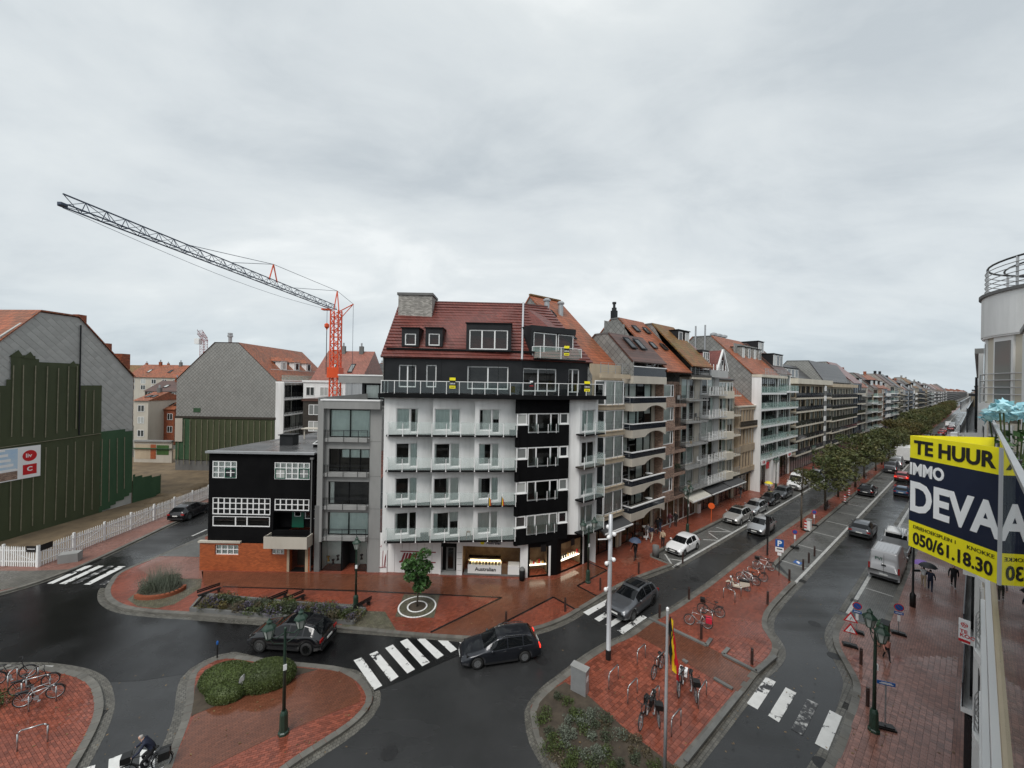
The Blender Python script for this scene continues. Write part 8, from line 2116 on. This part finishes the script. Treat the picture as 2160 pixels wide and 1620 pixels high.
for i in range(9):
    p = G(rn.uniform(-120, 14), rn.uniform(1432, 1510)); shrub('dark green shrub at the left edge of the bicycle island', p, .55, rn.uniform(.7, 1.0), 420, .05, 'leaf_hedge', 'shrubs on the lower left island')

# ================================================================== CRANES
cr_ = thing('tower_crane', 'tall crane with orange mast and long dark lattice jib reaching left', 'crane', (0, 0, 0))
MX, MY = ray(708, 740)[0] * 60, 60.0; ZJ = at(715, 655, 60)[2]
def lattice(p, q, w, h, n, tri=False, t=.11, t2=.055):
    """bars of a lattice girder from p to q"""
    p, q = Vector(p), Vector(q); d = (q - p).normalized(); up = Vector((0, 0, 1)) if abs(d.z) < .9 else Vector((0, 1, 0)); s = d.cross(up).normalized()
    up = s.cross(d).normalized()
    cs = [s * (-w / 2), s * (w / 2), up * h] if tri else [s * a * w / 2 + up * b * h / 2 for a, b in ((-1, -1), (1, -1), (1, 1), (-1, 1))]
    mb = MB(); m2 = MB(); L_ = (q - p).length
    for c in cs: mb.bar(p + c, q + c, t)
    for i in range(n):
        a, b = p + d * (L_ * i / n), p + d * (L_ * (i + 1) / n)
        for j in range(len(cs)):
            c1, c2 = cs[j], cs[(j + 1) % len(cs)]
            m2.bar(a + (c1 if i % 2 else c2), b + (c2 if i % 2 else c1), t2); m2.bar(a + c1, a + c2, t2)
    return mb, m2
a, b = lattice((MX, MY, 0), (MX, MY, ZJ), 1.2, 1.2, 26, t=.16, t2=.09); a.build('mast', 'crane_orange', cr_); b.build('mast_bracing', 'crane_orange', cr_)
tip = at(132, 432, 26.0); tip = (tip[0], tip[1], tip[2]); root = (MX, MY - .6, ZJ)
a, b = lattice(root, tip, .75, .75, 26, tri=True, t=.085, t2=.035); a.build('jib', 'crane_dark', cr_); b.build('jib_bracing', 'crane_dark', cr_)
ap = (MX, MY + .2, at(705, 613, 60)[2]); bk = (MX + 1.6, MY + 2.5, at(730, 640, 62)[2])
MB().bar((MX - .4, MY, ZJ), ap, .12).bar((MX + .4, MY, ZJ), ap, .12).bar((MX, MY, ZJ - .4), bk, .14).bar((MX, MY, ZJ - 2), bk, .1).build('apex_frame', 'crane_orange', cr_)
def jp(f_, dz=0): return tuple(root[i] + (tip[i] - root[i]) * f_ + (dz if i == 2 else 0) for i in range(3))
mp_ = jp(.40, 2.6)
MB().bar(jp(.42, .6), mp_, .1).bar(jp(.38, .6), mp_, .1).build('strut', 'crane_orange', cr_)
for p, q in ((ap, mp_), (mp_, jp(.72, .8)), (mp_, jp(.58, .8)), (ap, jp(.3, .7)), (bk, ap)): MB().cyl(p, q, .03, .03, 5).build('tie_rope', 'crane_dark', cr_)
sag = [tuple(jp(f_, -.2 - .8 * math.sin(PI * f_) * 1.0)) for f_ in [i / 14 for i in range(15)]]; MB().tube(sag, .018, 4).build('slack_cable', 'crane_dark', cr_)
tro = jp(.06, -.3); MB().box(tro[0] - .7, tro[1] - .4, tro[2] - .2, tro[0] + .5, tro[1] + .4, tro[2]).build('trolley', 'crane_orange', cr_)
hz = tro[2] - 2.6; MB().cyl((tro[0], tro[1], tro[2]), (tro[0], tro[1], hz), .03, .03, 5).build('hoist_rope', 'crane_dark', cr_); MB().lathe([(.05, .5), (.35, .3), (.35, -.1), (.1, -.4), (.05, -.6)], 8, (tro[0], tro[1], hz)).build('hook_block', 'crane_orange', cr_); MB().cyl((tro[0], tro[1], hz - .6), (tro[0], tro[1], 17), .05, .05, 6).build('chain', 'dark_metal', cr_)
MB().cyl(bk, (bk[0], bk[1], 12), .03, .03, 5).build('tie_rope', 'crane_dark', cr_)
MB().box(tip[0] - .14, tip[1] - .2, tip[2] - .06, tip[0] + .14, tip[1] + .2, tip[2] + .12).build('jib_head', 'crane_dark', cr_)
MB().box(MX - .9, MY - .9, ZJ - 10.5, MX + .9, MY + .9, ZJ - 8.9).build('collar', 'crane_orange', cr_)
c2 = thing('tower_crane', 'small distant red crane above the grey gable', 'crane', (0, 0, 0)); X_ = ray(430, 720)[0] * 170
a, b = lattice((X_, 170, 0), (X_, 170, at(430, 716, 170)[2]), 1.9, 1.9, 30); a.build('mast', 'crane_red', c2); b.build('mast_bracing', 'crane_red', c2)
p, q = at(433, 716, 170), at(421, 700, 150); a, b = lattice(p, q, 1.5, 1.6, 6); a.build('jib', 'crane_red', c2); b.build('jib_bracing', 'crane_red', c2); MB().box(X_ - 2.6, 168, p[2] - 2.2, X_ - .6, 170, p[2] + .2).build('cab', 'white_paint', c2)

# ================================================================== PEOPLE
cloth = {'black': (.012, .012, .014), 'navy': (.015, .02, .045), 'beige': (.50, .38, .26), 'jeans': (.04, .075, .15), 'maroon': (.10, .02, .03), 'white': (.7, .7, .7), 'pink': (.60, .26, .20), 'grey': (.15, .15, .16), 'tan': (.45, .36, .27), 'shoe': (.05, .045, .04), 'lightshoe': (.6, .6, .6)}
for n_, c in cloth.items(): mat('cloth_' + n_, c, .8, tuple(x * .8 for x in c), 9)
def person(label, xy, rz, kind, top, legs, hair='hair', shoe='cloth_shoe', h=1.0, z=.125, group=None):
    t = thing('person', label, 'person', (*xy, z), rz, group); t.scale = (h, h, h)
    o = ob('body', PM[kind], t)
    for i, m_ in enumerate(('skin', 'cloth_' + top, 'cloth_' + legs, hair, shoe)): o.material_slots[i].link = 'OBJECT'; o.material_slots[i].material = MATS[m_]
    return t
def umbrella(label, xy, rz, m_, z=.125, h=1.0, tilt=(0, 0)):
    t = thing('umbrella', label, 'umbrella', (*xy, z), rz); c, s = math.cos(rz), math.sin(rz)
    ox, oy = .15 * h, -.30 * h; t.location = (xy[0] + ox * c - oy * s, xy[1] + ox * s + oy * c, z + 1.35 * h); t.rotation_euler = (tilt[0], tilt[1], rz)
    MB().cyl((0, 0, -.12), (0, 0, .75), .012).build('shaft', 'dark_metal', t)
    q = MB(); n = 16
    vs = [(0, 0, .74)]
    for r_, z_ in ((.25, .70), (.45, .58), (.56, .44)):
        for i in range(n): k = 1 - (.06 if i % 2 else 0) * (r_ / .56); vs.append((r_ * k * math.cos(2 * PI * i / n), r_ * k * math.sin(2 * PI * i / n), z_ + (.025 if i % 2 else 0)))
    fs = [(0, 1 + i, 1 + (i + 1) % n) for i in range(n)] + [(1 + j * n + i, 1 + (j + 1) * n + i, 1 + (j + 1) * n + (i + 1) % n, 1 + j * n + (i + 1) % n) for j in range(2) for i in range(n)]
    q.add(vs, fs).build('canopy', m_, t, True)
    MB().tube([(0, 0, -.12), (0, .04, -.16), (0, .07, -.12)], .014).build('handle', 'wood', t)
mat('umb_purple', (.28, .16, .50), .6); mat('umb_dark', (.02, .022, .026), .6); mat('umb_yellow', (.75, .62, .03), .6); mat('umb_blue', (.05, .07, .12), .6)
VB = ANG - PI / 2     # facing away along the street
def facing(h): return h + PI / 2   # the mesh looks along -y
p = G(1340, 1183); person('person in dark clothes under a dark umbrella walking by the corner', p, facing(UB), 'umbrella_walk', 'black', 'black'); umbrella('dark blue-grey umbrella held by the walker at the corner', p, facing(UB), 'umb_blue')
person('person in white jacket and beige trousers walking away by the cafe table', G(1374, 1146), facing(UH), 'walk', 'navy', 'tan', 'hair', 'cloth_lightshoe'); person('person in pale trousers walking on the left of a pair', G(1366, 1141), facing(UH - .3), 'walk', 'grey', 'white', 'hair', 'cloth_lightshoe')
person('person all in black at the shop door by the brick house', G(1387, 1127), facing(UH), 'walk', 'black', 'black'); person('person in black with jeans in front of the brick house', G(1392, 1124), facing(UB), 'stand', 'black', 'jeans', 'hair', 'cloth_lightshoe')
person('person in beige jacket and black trousers near the stone bin', G(1398, 1157), facing(UB + .3), 'umbrella', 'beige', 'black')
person('person in maroon coat looking at the shop windows', G(1413, 1115), facing(UH), 'walk', 'maroon', 'grey', 'hair', 'cloth_lightshoe'); person('person in dark coat behind the one in maroon', G(1425, 1113), facing(UB), 'stand', 'black', 'black')
p = G(1622, 1048); person('person in grey under a yellow umbrella between parked cars and shops', p, facing(UH), 'umbrella_walk', 'grey', 'black'); umbrella('bright yellow umbrella on the left pavement', p, facing(UH), 'umb_yellow')
person('person with dark jacket and white shoes below the stone house', G(1562, 1051), facing(UB), 'walk', 'black', 'grey', 'hair', 'cloth_lightshoe'); person('person in black near the white pillars', G(1591, 1032), facing(UH), 'walk', 'black', 'jeans')
p = G(1948, 1241); person('person in pale clothes under the purple umbrella', p, facing(UH), 'umbrella_walk', 'white', 'beige', 'hair', 'cloth_lightshoe', .95); umbrella('purple umbrella on the right pavement', p, facing(UH), 'umb_purple', .125, .95)
p = G(1962, 1250); person('person in dark blue walking under the dark umbrella', p, facing(UH), 'umbrella_walk', 'navy', 'navy'); umbrella('dark umbrella beside the purple one', p, facing(UH), 'umb_dark')
person('person in black walking towards the camera on the right pavement', G(2011, 1242), facing(UB), 'walk', 'black', 'black', 'hair', 'cloth_lightshoe', 1.03)
person('child in a pink top and dark trousers by the utility box', G(1870, 1396), facing(UB + .5), 'walk', 'pink', 'black', 'hair', 'cloth_shoe', .72)
person('person in blue jeans close to the facade under the sale sign', G(2043, 1368), facing(UB), 'stand', 'grey', 'jeans', 'hair', 'cloth_lightshoe')
for i in range(6): person('dark dressed pedestrian in the far group on the right pavement', XY(92 + i * 1.3, 1.0 + (i % 3) * .7), facing(UB), 'walk', 'black', 'black', group='far group of pedestrians')
# cyclist at the lower zebra
cy = G(305, 1636); hd = rad(212)
person('grey-haired cyclist in dark clothes riding over the lower left zebra', (cy[0], cy[1]), facing(hd), 'cycle', 'navy', 'black', 'hair_grey', 'cloth_lightshoe', 1.0, .0)
bike('dark bicycle under the cyclist at the lower left zebra', cy, hd, 'black_plastic', 'ink', 'ink', .012, 0, None)
# ================================================================== THE CAMERA'S OWN HOUSE: facade, balcony glass, sign, round corner
VG = -.11
own = thing('apartment_house', 'cream apartment house of the viewer, facade seen edge-on at the right border', 'building', XY(18.2, 0), ANG + PI)
# local x runs back towards the camera, local y into the house; facade from u=18.2 (x=0) to u=-8
MB().box(0, .55, 0, 26.2, 9, 13.9).build('wall', 'cream', own)
for i, z in enumerate((14.25, 11.5, 8.75, 6.0, 3.3)):
    MB().box(.0, .13 + .03 * (i % 2), z - .3, 26.2, .6, z).build('balcony_slab', 'white_paint' if i else 'beige_stone', own)
    if i:
        MB().box(.0, .16, z + .02, 26.2, .18, z + 1.0).build('glass_panel', 'glass_smoke', own)
        MB().box(.0, .12, z + 1.02, 26.2, .2, z + 1.08).build('handrail', 'white_frame', own)
        for k in range(9): window(own, .6 + k * 2.9, z + .1, 2.3, 2.1, y=.5, far=True, frame='anthracite', mull=(.5,))
MB().box(.0, -.03, 2.75, 26.2, .3, 3.05).build('canopy', 'white_paint', own)
MB().box(.0, .0, .12, 26.2, .5, 2.7).build('shop_front', 'far_pane', own)
for k in range(8): MB().box(.5 + k * 3.2, -.06, .12, .62 + k * 3.2, .0, 2.75).build('shop_post', 'white_frame', own)
MB().box(-.02, .35, 0, .5, 9, 13.9).build('end_wall', 'white_render', own)
# balcony floor and glass balustrade in front of the camera
MB().box(0, .13, 14.25, 26.2, 1.6, 14.3).build('balcony_floor', 'concrete_wet', own)
gl_ = thing('glass_balustrade', 'clear glass balcony balustrade with metal rail at the right border, mirroring the street', 'balustrade', XY(9.0, VG), ANG + PI)
for k in range(4):
    x0 = k * 2.6; MB().box(x0 + .01, -.006, 14.35, x0 + 2.59, .006, 15.66).build('glass_panel', 'glass_clear', gl_)
    MB().box(x0 - .02, .02, 14.25, x0 + .02, .06, 15.6).build('post', 'ink', gl_)
MB().box(0, -.008, 15.66, 10.4, .014, 15.68).build('handrail', 'galv', gl_); MB().box(0, -.02, 14.27, 10.4, .03, 14.35).build('base_rail', 'beige_stone', gl_)
fl_ = thing('flower_pot', 'bunch of pale blue artificial roses in a pot behind the balcony glass', 'flower pot', (*at(2140, 900, 3.6)[:2], 14.3))
zf = at(2140, 870, 3.6)[2] - 14.3
MB().lathe([(.12, 0), (.17, zf * .45), (.18, zf * .48)], 12).build('pot', 'concrete', fl_, True)
for i in range(9):
    a = i * 2.4; r_ = .04 + .05 * i ** .5; x, y, z = r_ * math.cos(a), r_ * math.sin(a), zf + .05 * math.sin(i * 1.9)
    q = MB()
    q.ell((x, y, z), .045, .045, .05, 8, 6); leafs(q, (x, y, z), (.06, .06, .06), 26, .04, R, .7, .2)
    q.build('rose', 'blue_flower', fl_)
    MB().cyl((x * .4, y * .4, zf * .4), (x, y, z - .02), .006).build('stem', 'leaf_hedge', fl_)
q = MB(); leafs(q, (0, 0, zf * .75), (.17, .17, .22), 160, .035); q.build('leaves', 'leaf_fresh', fl_)
# V-shaped rental sign fixed to the balustrade
PA, PB = Vector((*at(2113, 1090, 2.56)[:2], 0)), Vector((*at(1918, 1045, 3.2)[:2], 0))
zt, zb = at(2113, 945, 2.56)[2], at(2113, 1235, 2.56)[2]
sgn = thing('rental_sign', 'large yellow and navy to-let sign folded in a V, fixed to the balcony glass', 'sign', (PB.x, PB.y, zb), math.atan2(PA.y - PB.y, PA.x - PB.x))
SW, SH_ = (PA - PB).length, zt - zb
def band(z0, z1, m_, nm='band'): return MB().box(0, -.0, SH_ * z0, SW, .006, SH_ * z1).build(nm, m_, sgn)
band(.0, .232, 'yellow_sign'); band(.232, .80, 'navy_sign'); band(.80, 1, 'yellow_sign')
def st(s, x0, x1, z, size, m_, bold=0): return text(sgn, s, SH_ * size, m_, (SW * x0, -.002, SH_ * z), width=SW * (x1 - x0), bold=SH_ * bold, depth=.001)
st('TE HUUR', .06, .95, .845, .165, 'ink', .006); st('IMMO', .0, .42, .655, .145, 'white_sign', .005); st('DEVA', .0, .995, .335, .36, 'white_sign', .012)
st('DRIEHOEKSPLEIN 1', .06, .56, .175, .042, 'ink'); st('KNOKKE', .68, .94, .175, .042, 'ink'); st('050/61.18.30', .06, .93, .04, .145, 'ink', .004)
MB().box(SW - .012, -.01, 0, SW + .004, .02, SH_).build('edge_strip', 'pale_metal', sgn)
uv = UV((PB.x, PB.y)); PC = Vector((*XY(uv[0] + .47, VG + .02), 0)); l2 = sgn.matrix_basis.inverted() @ Vector((PC.x, PC.y, zb))
MB().add([(0, .008, 0), (l2.x, l2.y, 0), (l2.x, l2.y, SH_), (0, .008, SH_)], [(0, 1, 2, 3)]).build('rear_panel', 'yellow_sign', sgn)
# sale board lower on the facade
p0 = at(2022, 1325, 14.0); p1 = at(2047, 1325, 13.75)
sb_ = thing('sale_sign', 'white and red for-sale board sticking out from the facade over the right pavement', 'sign', (p0[0], p0[1], at(2022, 1350, 14)[2]), math.atan2(p1[1] - p0[1], p1[0] - p0[0]))
w_ = math.dist(p0[:2], p1[:2]); h_ = .82
MB().box(0, 0, .1, w_, .03, h_).build('panel', 'white_sign', sb_); MB().box(0, 0, 0, w_, .03, .098).build('band', 'red_sign', sb_)
MB().lathe([(.001, 0), (w_ * .32, 0), (w_ * .32, .008), (.001, .01)], 18, (w_ * .48, -.012, h_ * .76), 'y').build('logo', 'red_sign', sb_)
for i, s in enumerate(('DE', 'WALE')): text(sb_, s, .11, 'white_sign', (w_ * .5, -.016, h_ * (.78 - .11 * i)), align='CENTER')
text(sb_, 'TE', .17, 'red_sign', (w_ * .1, -.006, h_ * .40), bold=.004); text(sb_, 'KOOP', .17, 'red_sign', (w_ * .1, -.006, h_ * .22), bold=.004)
# round corner building
CU, CV_ = 20.6, -2.66
tw_ = thing('round_corner_house', 'pale house with rounded corner, curved parapet and circular steel railings at the right border', 'building', XY(CU, CV_), ANG)
def ring(r, z0, z1, n=96, th=.25): return MB().lathe([(r - th, z0), (r, z0), (r, z1), (r - th, z1)], n)
ring(2.62, 17.8, 19.1).build('parapet', 'white_render', tw_); ring(2.68, 19.1, 19.2, th=.5).build('coping', 'concrete_dark', tw_)
MB().lathe([(.01, 17.75), (2.6, 17.75), (2.6, 17.8), (.01, 17.82)], 40).build('ceiling', 'white_paint', tw_); MB().lathe([(.01, 18.8), (2.5, 18.8), (2.5, 18.85), (.01, 18.86)], 40).build('roof_terrace', 'roof_membrane', tw_)
def arc(r, z, a0, a1, n=40): return [(r * math.cos(a0 + (a1 - a0) * i / n), r * math.sin(a0 + (a1 - a0) * i / n), z) for i in range(n + 1)]
for i, z in enumerate((19.35, 19.5, 19.65, 19.8, 19.95)): MB().tube(arc(2.55, z, -1.0, 4.2), .014, 6).build('rail', 'steel', tw_)
MB().tube(arc(2.5, 20.12, -1.0, 4.2), .03, 6).build('handrail', 'dark_metal', tw_); MB().tube(arc(2.15, 19.98, -1.0, 4.2), .025, 6).build('inner_rail', 'dark_metal', tw_)
for i in range(9): a = -1 + 5.2 * i / 8; MB().box(2.5 * math.cos(a) - .03, 2.5 * math.sin(a) - .03, 19.2, 2.5 * math.cos(a) + .03, 2.5 * math.sin(a) + .03, 20.12).build('rail_post', 'galv', tw_)
MB().box(-1.0, .2, 19.2, .6, 1.2, 19.7).build('terrace_chest', 'ink', tw_)
for fz in (15.64, 12.9, 10.15, 7.4, 4.6):
    ring(2.5, fz, fz + 2.16, th=.2).build('drum_wall', 'cream', tw_); ring(2.66, fz - .26, fz, th=.6).build('balcony_slab', 'white_render', tw_)
    for i in range(6):
        a = 1.1 + i * .5
        for nm, m_, hw_, hh, dd in (('window', 'white_frame', .36, 2.05, .03), ('pane', 'far_pane', .28, 1.9, .05)):
            o = MB().box(0, -hw_, fz + .06, dd + .03, hw_, fz + .06 + hh).build(nm, m_, tw_ if nm == 'window' else o, rot=a if nm == 'window' else None)
            if nm == 'window': o.location = (2.5 * math.cos(a) * .985, 2.5 * math.sin(a) * .985, 0)
    for z in (.3, .52, .74, .95): MB().tube(arc(2.62, fz + z, -.6, 3.9), .016, 6).build('rail', 'steel', tw_)
    for i in range(7): a = -.6 + 4.5 * i / 6; MB().box(2.62 * math.cos(a) - .02, 2.62 * math.sin(a) - .02, fz, 2.62 * math.cos(a) + .02, 2.62 * math.sin(a) + .02, fz + .95).build('rail_post', 'galv', tw_)
ring(2.5, 0, 4.34, th=.2).build('base_wall', 'white_render', tw_)
# flat wing joining it to the viewer's house, and on to the next blocks
wg = thing('apartment_house', 'pale rendered wing between the viewer\'s house and the rounded corner', 'building', XY(18.4, -.75), ANG + PI)
MB().box(0.02, .05, 13.9, 4.2, 8, 17.7).build('wall', 'white_render', wg); MB().box(0, .0, 17.7, 4.2, 8, 17.82).build('roof', 'concrete', wg)
nb = thing('apartment_house', 'grey-white block directly behind the rounded corner', 'building', XY(65.5, .3), ANG + PI)
MB().box(0, .3, 0, 42, 12, 17.5).build('wall', 'white_render', nb); MB().box(0, .2, 17.5, 42, 12, 17.7).build('roof', 'concrete', nb)
for z in (3.6, 6.3, 9.0, 11.7, 14.4):
    MB().box(0, .0, z - .2, 42, .3, z).build('balcony_slab', 'white_paint', nb); MB().box(0, .02, z, 42, .06, z + .95).build('balcony_parapet', 'glass_smoke', nb)
    for k in range(12): window(nb, .6 + k * 3.45, z + .1, 2.6, 2.1, y=.22, far=True, frame='anthracite', mull=(.5,))
MB().box(0, .1, .12, 42, .28, 3.3).build('shop_front', 'far_pane', nb)

# ================================================================== the town beyond the end of the row, one mass
ft = MB(); rf_ = random.Random(6)
for side, v0, v1 in ((1, 22.4, 36), (-1, -13, .4)):
    u = 640 if side > 0 else 500
    while u < 1900:
        w = rf_.uniform(14, 26); top = rf_.uniform(13.5, 17.5); rz = top + rf_.uniform(2, 5); ft.cur = 0
        c4 = [XY(u, v0), XY(u + w, v0), XY(u + w, v1), XY(u, v1)]
        ft.add([(*p, 0) for p in c4] + [(*p, top) for p in c4], [(0, 1, 5, 4), (1, 2, 6, 5), (2, 3, 7, 6), (3, 0, 4, 7)])
        ft.cur = rf_.choice([1, 1, 2]); a, b = XY(u, (v0 + v1) / 2), XY(u + w, (v0 + v1) / 2)
        ft.add([(*p, top) for p in c4] + [(*a, rz), (*b, rz)], [(0, 1, 5, 4), (2, 3, 4, 5), (1, 2, 5), (3, 0, 4)])
        ft.cur = 3
        for k in range(5):
            z = 3.6 + k * 2.6; vv = v0 - .4 if side > 0 else v1 + .4
            ft.add([(*XY(u + .5, vv), z), (*XY(u + w - .5, vv), z), (*XY(u + w - .5, vv), z + 1.4), (*XY(u + .5, vv), z + 1.4)], [(0, 1, 2, 3)])
        u += w
for i in range(16):
    ft.cur = 0; v = -60 + i * 9; h_ = rf_.uniform(11, 17); c4 = [XY(1900, v), XY(1900, v + 8), XY(1920, v + 8), XY(1920, v)]; ft.prism(c4, 0, h_)
tag(ft.build('distant_town', ['grey_render', 'roof_orange', 'roof_brown', 'anthracite']), 'distant blocks closing the far end of the street', 'buildings', kind='stuff')
sheet('distant_road', [XY(640, 4), XY(1900, 4), XY(1900, 20), XY(640, 20)], 'asphalt', -.01)
